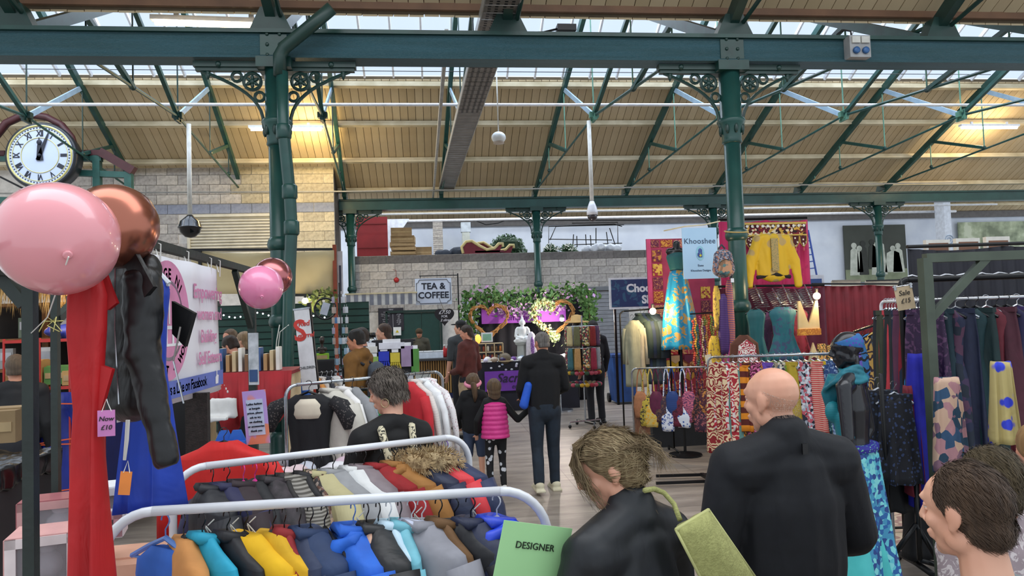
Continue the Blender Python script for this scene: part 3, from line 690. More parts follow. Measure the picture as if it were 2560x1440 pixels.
def person(label, loc, face, H=1.75, skin='a', fem=0, child=0, J=None, top=None, bottom=None, shoes=None, hair=None, headrot=(0, 0, 0), res=.012, topg=.018, botg=.015,
           sleeve=1, belly=0, skirt=None, group=None, eyes=True, collar=None, seated=False, hands=True, shortleg=0, topfold=.006, bottomlow=1, hooded=None):
    root = thing('person', label, 'person', loc, face, group)
    jj, k = pose(H, fem, child, **(J or {})); J = jj
    hk = (.97 if not child else 1.12) * (1 if H > 1.5 else 1) * (H / 1.75 if not child else H / 1.75)
    if child: hk = .92
    HM = Matrix.Translation(J['head']) @ Matrix.Rotation(headrot[2], 4, 'Z') @ Matrix.Rotation(headrot[0], 4, 'X') @ Matrix.Rotation(headrot[1], 4, 'Y')
    b = MB(); head_parts(b, HM, hk)
    capsule(b, J['neck'] + V((0, -.01, -.03)), HM @ V((0, -.02, -.06)), .062 * k, .053 * hk)
    torso(b, J, k, 0, fem, belly); arms(b, J, k); legs(b, J, k)
    for s, sg in (('L', -1), ('R', 1)):
        a = J['an' + s]; capsule(b, a + V((0, -.02, -.045 * k)), a + V((0, .13 * k, -.06 * k)), (.035 * k, .03 * k), (.04 * k, .022 * k))
        if hands: hand_parts(b, J['wr' + s], J['wr' + s] - J['el' + s], sg, k)
    melt(b, 'body', SK[skin], root, res, 3 if res > .008 else 4)
    if eyes:
        for s in (-1, 1):
            q = MB(); q.ball(HM @ V((s * .031 * hk, .0755 * hk, .012 * hk)), .0115 * hk, 12); e = q.build('eye', EYEW, root, True)
            q = MB(); q.ball(HM @ V((s * .031 * hk, .0835 * hk, .011 * hk)), .0048 * hk, 8); q.build('iris', EYEB, e, True)
            q = MB(); q.ball(HM @ V((s * .031 * hk, .0752 * hk, .0165 * hk)), (.0145 * hk, .0125 * hk, .0095 * hk), 12, HM.to_3x3()); q.ball(HM @ V((s * .031 * hk, .0745 * hk, .004 * hk)), (.0135 * hk, .011 * hk, .006 * hk), 12, HM.to_3x3()); q.build('eyelid', SK[skin], root, True)
    if top:
        wrinkle(top, 9, .014, .45); b = MB(); torso(b, J, k, topg, fem, belly); arms(b, J, k, topg * .8, sleeve)
        if collar: capsule(b, J['neck'] + V((0, -.02, -.01)), J['neck'] + (HM @ V((0, -.02, -.08)) - J['neck']) * .55 + V((0, -.01, 0)), .075 * k, collar * k)
        if hooded: b.ball(J['neck'] + V((0, -.075 * k, .0)), (.1 * k, .06 * k, .075 * k), 14)
        cuts = []
        melt(b, 'top', top, root, max(res, .01) if res > .006 else .009, 5, topfold, 9)
    if bottom:
        wrinkle(bottom, 9, .014, .45); b = MB(); capsule(b, J['pelvis'] + V((0, 0, .03)), J['pelvis'] - V((0, 0, .06)), (.16 * k + botg, .115 * k + botg), (.15 * k + botg, .11 * k + botg)); legs(b, J, k, botg, bottomlow)
        melt(b, 'trousers' if not shortleg else 'shorts', bottom, root, max(res, .012), 4, .006, 9)
    if skirt:
        zt, zb, r0_, r1_, m = skirt; rings = []
        for i in range(9):
            z = zt + (zb - zt) * i / 8; r = r0_ + (r1_ - r0_) * (i / 8) ** .8
            rings.append([(J['pelvis'].x + (r + .012 * sin(7 * a + i * .2) * i / 8) * cos(a), J['pelvis'].y + (r * .8 + .012 * sin(7 * a + i * .2) * i / 8) * sin(a), z) for a in [2 * pi * q / 36 for q in range(36)]])
        b = MB(); loft(b, rings); b.build('skirt', m, root, True)
    if shoes:
        for s in ('L', 'R'):
            a = J['an' + s]; b = MB(); capsule(b, a + V((0, -.03, -.035 * k)), a + V((0, .15 * k, -.05 * k)), (.045 * k, .04 * k), (.048 * k, .03 * k)); b.box(a + V((0, .06 * k, -.075 * k)), (.085 * k, .27 * k, .028 * k))
            melt(b, 'shoe', shoes, root, .01, 3)
    return root, J, k, HM, hk
def fuzz(root, o, m, n, comb=(0, -1, -.8), l=.035, wd=.0009, lift=.004, seed=1, jit=.16):
    rnd = random.Random(seed); vs = o.data.vertices; b = MB(); N = len(vs)
    for i in range(n):
        v = vs[rnd.randrange(N)]; nn = v.normal; c = V(comb) + V((rnd.gauss(0, jit), rnd.gauss(0, jit), rnd.gauss(0, jit))); t = (c - nn * c.dot(nn))
        if t.length < .1: continue
        t.normalize(); s = t.cross(nn) * wd; p = v.co - nn * .001; L_ = l * rnd.uniform(.6, 1.3)
        q1 = p + t * L_ * .5 + nn * lift; q2 = p + t * L_ + nn * (lift * rnd.uniform(-.6, .9))
        b.add([p - s, p + s, q1 + s, q1 - s, q2], [(0, 1, 2, 3), (3, 2, 4)])
    return tag(b.build('loose_hairs', m, root, True), None, None, None, 'stuff')
def hair_cap(root, HM, k, m, grow=.008, front=.055, low=-.05, extra=None, res=.006, name='hair', fold=.004, tilt=.35, cuts=None):
    """a shaped cap of hair over the cranium, cut clear of the face"""
    b = MB(); R3 = HM.to_3x3()
    def ball(c, r): b.ball(HM @ (V(c) * k), tuple(q * k for q in r), 18, R3)
    ball((0, -.014, .032), (.078 + grow, .098 + grow, .09 + grow)); ball((0, -.045, -.03), (.066 + grow, .058 + grow, .06 + grow))
    if extra: extra(b, HM, k, ball)
    N = HM.to_3x3()
    cs = cuts if cuts is not None else [((0, front, .04), (0, 1, -tilt)), ((0, .02, -.005), (0, .75, -.66)), ((0, 0, low), (0, .0, -1))]
    return melt(b, name, m, root, res, 3, fold, 22, (1, 1, .5), cuts=[(HM @ (V(c) * k), N @ V(n)) for c, n in cs])
def strands(root, HM, k, m, n, start, path, r=.0014, seed=3, name='loose_strand'):
    rnd = random.Random(seed); b = MB()
    for i in range(n):
        p0, pts = path(rnd); b.tube([HM @ (V(q) * k) for q in pts], [r * k] * (len(pts) - 1) + [r * .3 * k], 3, False)
    return tag(b.build(name, m, root), None, None, None, 'stuff')
# ================================================================ people in the foreground
def at_head(px, py, d):
    """ground point and height of someone whose crown shows at the pixel at that depth"""
    p = PD(px, py, d); return V((p.x, p.y, 0)), p.z
FLEECE = mat('0e1118', .8, 0, 'plain', '0a0d13', 30)
# bald man in fleece
loc, H = at_head(1950, 915, 2.45)
root, J, k, HM, hk = person('man with a bald head in a black fleece, standing with his back turned', loc, .12, H, 'b', top=FLEECE, bottom=mat('20232b', .8), shoes=BLACKM, headrot=(-.1, 0, .38), res=.006, topg=.034, collar=.085, belly=.02,
    J=dict(shL=(-.2, 0, 1.365), shR=(.2, 0, 1.365), elL=(-.275, 0, 1.1), elR=(.275, .0, 1.1), wrL=(-.12, .2, 1.0), wrR=(.15, .2, 1.0), neck=(0, -.01, 1.44), head=(-.02, .03, 1.585), chest=(0, 0, 1.24)), topfold=.007)
hc_ = hair_cap(root, HM, hk, mat('d0a48d', .6, 0, 'plain', 'bb9079', 70), .0012, .0, -.075, name='cropped_hair', fold=0, cuts=[((0, -.02, 0), (0, 1, 0)), ((0, 0, .05), (0, -.5, 1)), ((0, 0, -.075), (0, 0, -1))])
fuzz(root, hc_, mat('b9a090', .8), 2500, (0, -.6, -.8), .005, .0004, .001); bpy.data.objects.remove(hc_)
b = MB(); b.box(J['neck'] + V((0, -.105, .0)), (.02, .006, .035)); b.build('zip_pull', BLACKP, root)
# blonde woman in a black jacket
loc, H = at_head(1562, 1046, 2.05)
JK = mat('10151c', .55, 0, 'plain', '0b1015', 20)
root, J, k, HM, hk = person('woman with a messy blonde bun looking down in a black jacket with green shoulder bag', loc, .55, H - .015, 'b', fem=1, top=JK, bottom=mat('1d2025', .8), shoes=BLACKM, headrot=(-.38, 0, .82), res=.005, topg=.024, collar=.078,
    J=dict(shL=(-.17, 0, 1.24), shR=(.17, 0, 1.24), elL=(-.24, .06, .98), elR=(.24, .02, .98), wrL=(-.14, .3, 1.0), wrR=(.16, .22, .95), neck=(0, -.0, 1.325), head=(-.01, .06, 1.45), chest=(0, 0, 1.13)), topfold=.007)
BL = hair_mat('a58f6c', '6f5b40')
def bun(b, HM, k, ball):
    ball((0, -.09, .01), (.05, .045, .048)); ball((.01, -.115, .03), (.035, .03, .035)); ball((0, .03, .07), (.07, .055, .045)); ball((0, -.07, -.05), (.055, .035, .05))
hc_ = hair_cap(root, HM, hk, BL, .011, .055, -.07, bun, .005, fold=.007, cuts=[((0, .085, .04), (0, 1, -.3)), ((0, .028, -.0), (0, .8, -.6)), ((0, 0, -.085), (0, 0, -1))])
def hp(rnd):
    j = lambda q=.006: rnd.gauss(0, q)
    a = rnd.uniform(-1, 1); c = rnd.random()
    if c < .25:     # fringe falling past the face
        x = .075 * a; l = rnd.uniform(.05, .2) * (.5 + abs(a) * .6); f = .112 - abs(a) * .03
        return 0, [(x * .4, .01 + j(), .13), (x * .8, .075 + j(), .108), (x * 1.1, f + j(), .06), (x * 1.3 + j(), f - .004 + j(.01), .05 - l * .5), (x * 1.35 + j(.01), f - .02 + j(.016), .045 - l)]
    if c < .82:    # over the skull to the bun
        y0 = rnd.uniform(.0, .085); z = .134 - abs(a) * .045; x = .09 * a
        return 0, [(x * .75, y0, z - .012 + j(.003)), (x * 1.03, y0 - .05, z * (1 - .3 * abs(a)) + j(.004)), (x * 1.0 + j(.004), -.075 + j(.004), z * .62), (x * .5, -.115 + j(), .035 + j(.01)), (x * .3 + j(.015), -.13 + j(.015), .01 + j(.02))]
    if c < .93:    # loose ends of the bun
        return 0, [(a * .02, -.11, .03 + j(.02)), (a * .05 + j(), -.15 + j(), .04 + j(.02)), (a * .07, -.17 + j(.01), .0 + j(.02)), (a * .06 + j(.02), -.168 + j(.02), -.05 - rnd.random() * .04)]
    return 0, [(a * .06, -.06, -.06), (a * .07 + j(), -.07 + j(), -.1), (a * .07 + j(.01), -.07 + j(.02), -.15 - rnd.random() * .05)]
strands(root, HM, hk, BL, 700, None, hp, .0011)
BL = hair_mat('b39a72', '7a6446'); fuzz(root, hc_, BL, 3000, (0, -1, .05), .04, .001, .002)
fuzz(root, hc_, hair_mat('c9b68e', 'a8926a'), 1000, (0, -1, .05), .05, .0009, .003, 2)
# bag on her shoulder
sh = root.matrix_world if False else None
def world(root, p):
    return Matrix.Translation(root.location) @ Matrix.Rotation(root.rotation_euler.z, 4, 'Z') @ V(p)
BAGM = mat('a3a466', .85, 0, 'plain', '8f9057', 60, .4)
bag = thing('shoulder_bag', 'olive green canvas bag hanging behind the shoulder of the blonde woman', 'bag', PD(1745, 1345, 1.95), 0)
def bagpt(px, py, d): return PD(px, py, d) - bag.location
q = MB(); A = [bagpt(1690, 1325, 1.92), bagpt(1772, 1275, 2.02), bagpt(1900, 1460, 2.06), bagpt(1790, 1520, 1.94)]
n_ = 10; rings = []
for i in range(n_ + 1):
    t = i / n_; a = A[0].lerp(A[3], t); c = A[1].lerp(A[2], t); nrm = (A[1] - A[0]).cross(A[3] - A[0]).normalized() * (.014 + .03 * sin(pi * min(1, t * .9 + .15)))
    r = []
    for j in range(12):
        u = j / 11; r.append(a.lerp(c, u) + nrm * (sin(pi * u) * (1 + .35 * sin(u * 9 + t * 3))))
    for j in range(12):
        u = 1 - j / 11; r.append(a.lerp(c, u) - nrm * sin(pi * u) * .7 + nrm * -.05)
    rings.append(r)
loft(q, rings); q.build('bag_body', BAGM, bag, True)
q = MB(); q.tube([A[0], A[1]], .006, 6); q.tube([A[0], A[3]], .004, 6); q.tube([A[1], A[2]], .004, 6); q.build('seam', mat('b9ba7c', .85), bag, True)
q = MB(); q.tube([bagpt(1700, 1300, 1.98), bagpt(1685, 1260, 2.02), bagpt(1660, 1232, 2.04), bagpt(1635, 1222, 2.03), bagpt(1612, 1226, 1.98)], .008, 6)
q.build('handle', BAGM, bag, True)
# balding man at lower right
loc, H = at_head(2440, 1148, 1.55)
root, J, k, HM, hk = person('man with thinning brown hair in a grey top at the lower right corner', loc, .35, H, 'b', top=mat('7f8688', .85, 0, 'plain', '747b7d', 20), bottom=mat('30343c', .8), headrot=(-.12, 0, .05), res=.005, topg=.016,
    J=dict(head=(0, .03, H - .118), neck=(0, -.01, H - .29), shL=(-.18, 0, H - .36), shR=(.18, 0, H - .36), elL=(-.25, 0, H - .63), elR=(.25, 0, H - .63), chest=(0, 0, H - .5)))
hc_ = hair_cap(root, HM, hk, hair_mat('5a4638', '47362b'), .005, .02, -.062, None, .005, fold=.004, cuts=[((0, .035, .04), (0, 1, .1)), ((0, .012, 0), (0, .85, -.5)), ((0, 0, -.07), (0, .1, -1))])
fuzz(root, hc_, hair_mat('69523f', '4a382b'), 4200, (0, -.8, -.7), .032, .0008, .004)
# two more heads behind him
loc, H = at_head(2482, 1118, 2.1)
root, J, k, HM, hk = person('person with short brown hair behind the balding man', loc, .2, H, 'a', top=mat('9a8b90', .85, 0, 'floral', 'c9bfc0', 40), bottom=mat('2b2d33', .8), res=.009)
hc_ = hair_cap(root, HM, hk, hair_mat('5f5038', '43371f'), .012, .07, -.1, None, .007, cuts=[((0, .075, .04), (0, 1, -.2)), ((0, 0, -.1), (0, 0, -1))])
fuzz(root, hc_, hair_mat('6f5f45', '4c3f28'), 1800, (0, -.8, -.7), .04, .001, .006)
loc, H = at_head(2600, 1060, 2.75)
root, J, k, HM, hk = person('woman with long fair hair at the right edge in a pale checked top', loc, .1, H, 'a', fem=1, top=mat('b9a5ab', .85, 0, 'stripe', 'd8ccd0', 60), bottom=mat('2b2d33', .8), res=.009)
hair_cap(root, HM, hk, hair_mat('b28a58', '8b6538'), .014, .07, -.1, lambda b, HM, k, ball: (ball((0, -.06, -.1), (.08, .06, .12)), ball((0, -.05, -.2), (.075, .05, .1))), .007, cuts=[((0, .07, .04), (0, 1, -.2))])
# grey haired woman with hoop earring
loc, H = at_head(975, 918, 3.75)
root, J, k, HM, hk = person('woman with short grey hair and hoop earring in a black top between the rails', loc, .45, H, 'b', fem=1, top=mat('08080a', .8), bottom=mat('17181c', .8), headrot=(-.3, 0, .75), res=.006, topg=.02,
    J=dict(head=(0, .05, H - .13), neck=(0, 0, H - .29), shL=(-.17, 0, H - .37), shR=(.17, 0, H - .37), elL=(-.23, .05, H - .63), elR=(.22, .05, H - .63), chest=(0, 0, H - .5)))
hc_ = hair_cap(root, HM, hk, hair_mat('6f655b', '4c433b'), .014, .06, -.06, lambda b, HM, k, ball: ball((0, -.03, .08), (.075, .085, .05)), .006, fold=.007)
fuzz(root, hc_, hair_mat('8d8278', '6a6056'), 2600, (.1, -.6, -.9), .045, .0012, .008)
fuzz(root, hc_, hair_mat('4c443d', '3a332d'), 1200, (.1, -.6, -.9), .04, .0012, .007, 5)
b = MB(); c = HM @ (V((.085, -.006, -.062)) * hk); N = HM.to_3x3(); b.tube([c + N @ V((.002, .022 * cos(t), .022 * sin(t))) for t in [2 * pi * i / 14 for i in range(15)]], .0022, 5, False)
c2 = HM @ (V((-.085, -.006, -.062)) * hk); b2 = MB(); b2.tube([c2 + N @ V((.002, .022 * cos(t), .022 * sin(t))) for t in [2 * pi * i / 14 for i in range(15)]], .0022, 5, False)
GOLD = mat('d9c79a', .2, .9); b.build('hoop_earring', GOLD, root, True); b2.build('hoop_earring', GOLD, root, True)
STR = mat('cfc6a8', .8, 0, 'floral', '3c3a33', 35)
for s in (-1, 1):
    b = MB(); b.tube([V((s * .05, .08, H - .38)), V((s * .07, .03, H - .285)), V((s * .085, -.07, H - .31)), V((s * .07, -.13, H - .45)), V((s * .03, -.145, H - .7)), V((s * .0, -.14, H - .85))], .02, 6); b.build('bag_strap', STR, root, True)
# walking man
loc = PZ(1368, 1228, 0)
JW = dict(knL=(-.1, -.02, .48), knR=(.1, .06, .48), anL=(-.11, -.12, .13), anR=(.11, .06, .09), elL=(-.25, .02, 1.12), elR=(.25, .02, 1.12), wrL=(-.2, .22, 1.0), wrR=(.2, .22, 1.05))
root, J, k, HM, hk = person('man with short grey hair in a black jumper and dark jeans walking away', loc, .06, 1.74, 'c', top=mat('0c0d11', .9, 0, 'plain', '090a0d', 30), bottom=mat('1a2836', .8, 0, 'plain', '121c28', 12), headrot=(-.15, 0, .35), res=.009, J=JW, topg=.022, belly=.015, collar=.07)
hair_cap(root, HM, hk, hair_mat('7b7672', '4f4b48'), .006, .06, -.06, None, .006)
SH = mat('d6cfb4', .6, 0, 'plain', 'c2ba9e', 8)
for s in ('L', 'R'):
    a = J['an' + s]; b = MB(); capsule(b, a + V((0, -.04, -.03)), a + V((0, .14, -.055)), (.05, .045), (.05, .03)); b.box(a + V((0, .05, -.078)), (.1, .3, .026)); melt(b, 'shoe', SH, root, .01, 2)
# girls
loc = PZ(1190, 1212, 0)
JG = dict(elR=(.27, .0, .78), wrR=(.14, .14, .86), elL=(-.21, .0, .8), wrL=(-.18, .12, .66))
root, J, k, HM, hk = person('girl with pink headband and ponytail in a black hoodie and denim shorts', loc, -.05, 1.25, 'b', fem=0, child=1, top=mat('111216', .9), bottom=mat('3b4a66', .8), shoes=mat('d9d2c4', .6), headrot=(0, 0, -.1), res=.009, topg=.032, J=JG, shortleg=1, bottomlow=0, hooded=1)
HBR = hair_mat('6a5238', '4a3826')
hair_cap(root, HM, hk, HBR, .012, .06, -.06, None, .007)
b = MB(); b.tube([HM @ (V(q) * hk) for q in ((0, -.1, .02), (.02, -.14, .0), (.03, -.14, -.07), (.035, -.13, -.15), (.03, -.125, -.22))], [.022, .034, .034, .028, .01], 10); b.build('ponytail', HBR, root, True)
b = MB(); b.tube([HM @ (V((.09 * cos(t), -.014 + .11 * sin(t), -.0 + .03 * sin(t))) * hk) for t in [2 * pi * i / 20 for i in range(21)]], .022, 8, False); b.build('headband', mat('e58fa8', .8), root, True)
loc = PZ(1243, 1225, 0)
root, J, k, HM, hk = person('girl with long brown hair in a bright pink padded gilet and starry leggings', loc, .05, 1.2, 'b', child=1, top=mat('0f1013', .8), bottom=mat('101115', .8, 0, 'spots', 'c9ccd2', 14), shoes=mat('e3e1dc', .6), headrot=(0, 0, .05), res=.009, topg=.012, botg=.006,
    J=dict(elR=(.26, .0, .76), wrR=(.44, .06, .9), elL=(-.2, 0, .78), wrL=(-.2, .08, .62)))
hair_cap(root, HM, hk, HBR, .012, .06, -.2, lambda b, HM, k, ball: (ball((0, -.05, -.08), (.075, .055, .1)), ball((0, -.055, -.15), (.065, .04, .08))), .007, cuts=[((0, .055, .04), (0, 1, -.3)), ((0, .0, -.005), (0, .75, -.66))])
b = MB(); rings = []
for i in range(40):
    z = .98 - i / 39 * .4; t = i / 39; r = (.125 + .03 * t) * (1 if i > 3 else .6 + .13 * i) + .009 * abs(sin(i * pi / 5)); rings.append([(r * cos(a), r * .82 * sin(a), z) for a in [2 * pi * q / 28 for q in range(28)]])
loft(b, rings); b.build('gilet', mat('d83a8c', .45, 0, 'plain', 'c42f7c', 10, .3), root, True)
b = MB(); p0 = PD(1322, 990, 7.7); capsule(b, p0 + V((0, 0, .12)), p0 + V((-.06, 0, -.1)), .045, .05); tag(melt(b, 'jacket', mat('1f5bd0', .6), None, .012, 3, .006), 'bright blue jacket sleeve carried between the walking man and the girl', 'jacket')
# people further off
def far_person(px, py, d, label, face, skin, top, hairc, fem=0, bottom='1d1f26', hk_=None, Hs=None, headrot=(0, 0, 0), hairextra=None, **kw):
    loc, H = at_head(px, py, d)
    root, J, k, HM, hk = person(label, loc, face, H, skin, fem=fem, shoes=BLACKM, top=top, bottom=mat(bottom, .85), res=.014, eyes=True, headrot=headrot, **kw)
    if hairc: hair_cap(root, HM, hk, hair_mat(*hairc), .01, .06, -.06, hairextra, .01, cuts=None if not hairextra else [((0, .055, .04), (0, 1, -.3)), ((0, .0, -.005), (0, .75, -.66))])
    return root, J, k, HM, hk
long = lambda b, HM, k, ball: (ball((0, -.06, -.07), (.08, .06, .1)), ball((0, -.06, -.17), (.08, .05, .12)))
root, J, k, HM, hk = far_person(1168, 812, 11.5, 'woman with long brown hair in a maroon puff sleeved top and beige skirt', .9, 'a', mat('5a2620', .8, 0, 'plain', '4a1e19', 10), ('3b271c', '281a12'), 1, headrot=(-.25, 0, .4), hairextra=long,
    J=dict(elR=(.27, .0, 1.1), wrR=(.1, .25, 1.05), elL=(-.25, 0, 1.1), wrL=(-.1, .25, 1.05)), topg=.028)
b = MB(); rings = [[(r * cos(a), r * .8 * sin(a), z) for a in [2 * pi * q / 24 for q in range(24)]] for z, r in ((1.1, .14), (1.0, .17), (.85, .2), (.5, .17), (.35, .17))]; loft(b, rings); b.build('skirt', mat('b39c7e', .85, 0, 'plain', 'a38c6f', 20), root, True)
root, J, k, HM, hk = far_person(1152, 800, 12.4, 'man in a black cap and dark grey t-shirt facing the tea counter', .5, 'b', mat('3c4247', .85), ('2a2420', '1c1815'), headrot=(0, 0, .6), sleeve=.4)
b = MB(); b.ball(HM @ V((0, -.01, .07)), (.095, .11, .07), 14); b.ball(HM @ V((0, .11, .06)), (.07, .07, .012), 12, HM.to_3x3()); b.build('cap', mat('15171b', .8), root, True)
root, J, k, HM, hk = far_person(893, 822, 8.3, 'man with dark hair and glasses in a mustard hoodie with grey backpack', 1.2, 'c', mat('7a5423', .85, 0, 'plain', '68471c', 12), ('1b1512', '120e0c'), headrot=(-.15, 0, .15), topg=.03, hooded=1)
b = MB(); capsule(b, V((.0, -.23, 1.36)), V((0, -.23, 1.0)), (.14, .09), (.15, .11)); melt(b, 'backpack', mat('4a525c', .8, 0, 'plain', '39404a', 10), root, .012, 4, .006)
b = MB()
for s in (-1, 1): b.tube([V((s * .1, -.13, 1.42)), V((s * .11, .0, 1.49)), V((s * .11, .14, 1.38)), V((s * .12, .12, 1.2))], .016, 6)
b.build('backpack_strap', mat('2a2e35', .8), root, True)
b = MB()
for s in (-1, 1): b.tube([HM @ V((s * .031 + .02 * cos(t), .1, .012 + .016 * sin(t))) for t in [2 * pi * i / 10 for i in range(11)]], .002, 4, False)
b.build('glasses', BLACKP, root)
far_person(905, 818, 9.4, 'person with brown hair standing behind the man in the mustard hoodie', 1.0, 'a', mat('4c4a52', .85), ('3a2a20', '2a1e16'))
far_person(962, 808, 10.5, 'woman with wavy brown hair in profile left of the chalk menu board', 1.4, 'b', mat('2c2e33', .85), ('4a3324', '33221a'), 1, hairextra=long)
root, J, k, HM, hk = far_person(1048, 822, 18.4, 'stallholder in an olive jacket and woolly hat behind the tea counter', 2.9, 'c', mat('4a4536', .9, 0, 'plain', '3c382c', 8), None, headrot=(-.3, 0, 0), topg=.035)
b = MB(); b.ball(HM @ V((0, -.012, .05)), (.095, .115, .09), 14); melt(b, 'woolly_hat', mat('4d3c28', .95, 0, 'stripe', '3c2e1e', 30), root, .01, 2)
root, J, k, HM, hk = far_person(1482, 800, 12.6, 'person with dark hair in a black top behind the scarf stand', .3, 'a', mat('14151c', .85), ('1a1414', '100c0c'))
root, J, k, HM, hk = far_person(578, 838, 8.6, 'man with short brown hair in a black padded jacket behind the pink banner', .9, 'a', mat('1b2029', .5, 0, 'stripe', '11151c', 9), ('33241a', '241811'), headrot=(-.5, 0, .2), topg=.04)
far_person(577, 822, 10.2, 'man with brown hair further back behind the man in the padded jacket', 2.6, 'a', mat('393a3d', .85), ('6a5138', '4c3927'))
far_person(612, 828, 9.6, 'woman with fair hair and a knitted hat behind the pink banner', 1.2, 'b', mat('3f3a38', .85), ('a58a68', '7d6448'), 1, hairextra=long)
# ================================================================ foreground clothes rails
WT = mat('dfe1e6', .28, 0, 'plain', 'd3d6dc', 8)
def rail(label, a, c, m, r=.014, drop_r=.12, zfoot=0, name='clothes_rail', posts=(1, 1), feet=True, foot_m=None, round_=True):
    a = V(a); c = V(c); d = (c - a).normalized(); up = V((0, 0, 1)); root = thing(name, label, 'clothes rail', (0, 0, 0))
    b = MB(); b.tube([a, c], r, 12); b.build('top_bar', m, root, True)
    for e, s, on in ((a, -1, posts[0]), (c, 1, posts[1])):
        if not on: continue
        if round_:
            ctr = e - up * drop_r; pts = [ctr + up * drop_r * cos(t) + d * s * drop_r * sin(t) for t in [pi / 2 * i / 8 for i in range(9)]]
            pts.append(V((pts[-1].x, pts[-1].y, zfoot + .06)))
        else: pts = [e + up * .03, V((e.x, e.y, zfoot + .05))]
        b = MB(); b.tube(pts, r * .98, 12); b.build('post', m, root, True)
        if feet:
            f = pts[-1]; n = V((-d.y, d.x, 0)); b = MB(); b.tube([f + n * .24 - up * .01, f, f - n * .24 - up * .01], r, 8); b.build('foot', foot_m or m, root, True)
            for q in (-1, 1):
                b = MB(); b.lathe([(.02, -.012), (.026, -.006), (.026, .006), (.02, .012)], f + n * .24 * q - up * .035, 10, Matrix.Rotation(pi / 2, 3, 'Y')); b.build('castor', BLACKM, root, True)
    return root
Z1 = 1.31
A1, B1 = PZ(383, 1278, Z1), PZ(1250, 1228, Z1)
rail('white tube clothes rail nearest the camera with the green sign hung at its end', A1, B1, WT, .0165, .16)
A2, B2 = PZ(515, 1165, Z1), PZ(1112, 1095, Z1)
rail('white tube clothes rail second from the front, holding the fur trimmed coats', A2, B2, WT, .0165, .13)
def on(a, b, pa, pb, px): t = (px - pa) / (pb - pa); return a.lerp(b, t)
def hang(px, row, kind, m, label, rz=-.95, **kw):
    if row == 1: p = on(A1, B1, 383, 1250, px)
    elif row == 2: p = on(A2, B2, 515, 1112, px)
    rz += random.uniform(-.12, .12)
    g = 'clothes on the nearest white rail' if row == 1 else 'clothes on the second white rail'
    return garment(kind, m, label, p + V((0, 0, -.03)), rz, group=g, **kw)
HLB = mat('5d84c8', .3); HWP = mat('d7dae0', .35); PINK = mat('e8399c', .3); 
# front rail
hang(412, 1, 'top', mat('2a5fb8', .7), 'blue sleeveless top on a light blue plastic hanger, leftmost on the nearest white rail', hang=HLB, L=.5, w=.19, rz=-.6, extras=(('tag', '8fb6dc'),))
hang(455, 1, 'jumper', mat('c98a4c', .8), 'tan jumper second from the left on the nearest white rail', hang=HB, L=.55, w=.18, rz=-.9)
hang(500, 1, 'shirt', mat('22a0c0', .7), 'turquoise shirt third from the left on the nearest white rail', L=.5, w=.19, rz=-.7, extras=('stringloop',))
hang(560, 1, 'shirt', mat('15161c', .6), 'black shirt on a black hanger between turquoise shirt and yellow jumper', L=.5, w=.2, rz=-.85, extras=('stringloop',))
hang(602, 1, 'jumper', mat('e0b010', .8, 0, 'plain', 'd2a20a', 8), 'bright yellow jumper with a green price ticket on the nearest white rail', L=.55, w=.24, rz=-.55, extras=('stringloop', ('tag', 'a8bf8c', .0)))
hang(672, 1, 'jumper', mat('d4a416', .8), 'mustard jumper behind the bright yellow one on the nearest white rail', L=.55, w=.22, rz=-.75)
hang(700, 1, 'shirt', mat('8d2024', .8), 'dark red shirt hanging beside the mustard jumper', L=.6, w=.17)
hang(737, 1, 'jumper', mat('2b3550', .7), 'navy jumper on a black hanger near the middle of the nearest white rail', L=.5, w=.19)
hang(765, 1, 'coat', mat('1d3358', .7), 'dark blue jacket near the middle of the nearest white rail', L=.6, w=.2, rz=-1.0)
hang(800, 1, 'top', mat('16171c', .6), 'black vest just left of the royal blue hoodie', L=.5, w=.17)
hang(872, 1, 'coat', mat('1c62c8', .7, 0, 'plain', '1750ac', 8), 'royal blue hoodie on a light blue hanger on the nearest white rail', hang=HLB, L=.6, w=.21, rz=-1.05, extras=('hood', 'stringloop'))
hang(905, 1, 'jumper', mat('d3a890', .85), 'dusty pink scarf-necked jumper right of the royal blue hoodie', L=.5, w=.18, rz=-1.1)
hang(935, 1, 'coat', mat('141518', .5), 'glossy black jacket right of the dusty pink jumper', L=.6, w=.2, rz=-1.0)
hang(962, 1, 'shirt', mat('bcd6e6', .6), 'pale ice blue shirt on the nearest white rail', hang=HWP, L=.55, w=.18, rz=-1.0)
hang(990, 1, 'shirt', mat('6fb4c4', .6), 'pale teal shirt left of the white hanger', L=.52, w=.18, rz=-1.15)
hang(1020, 1, 'shirt', mat('c5cbe0', .6), 'lilac grey shirt on a white hanger on the nearest white rail', hang=HWP, L=.55, w=.19, rz=-.8, extras=('stringloop',))
hang(1046, 1, 'coat', mat('8a8a92', .7), 'grey coat with a deep pink price tag on the nearest white rail', hang=HWP, L=.6, w=.2, rz=-.75, extras=(('tag', 'a8356e', .0),))
hang(1090, 1, 'shirt', mat('6b4c2c', .8), 'brown shirt beside the pink tagged coat', L=.55, w=.17)
hang(1130, 1, 'jumper', mat('101118', .6), 'black jumper left of the navy coat on the nearest white rail', L=.55, w=.2, rz=-.7)
hang(1172, 1, 'coat', mat('1b2340', .6), 'navy coat with a purple price tag on the nearest white rail', L=.6, w=.22, rz=-.65, extras=('stringloop', ('tag', '9b4a9e', .02)))
hang(1240, 1, 'coat', mat('2444c8', .45, 0, 'plain', '1d3ab4', 10), 'shiny royal blue padded coat on a broad white hanger at the rail end', hang=HWP, L=.6, w=.21, rz=-.9, extras=('hood',))
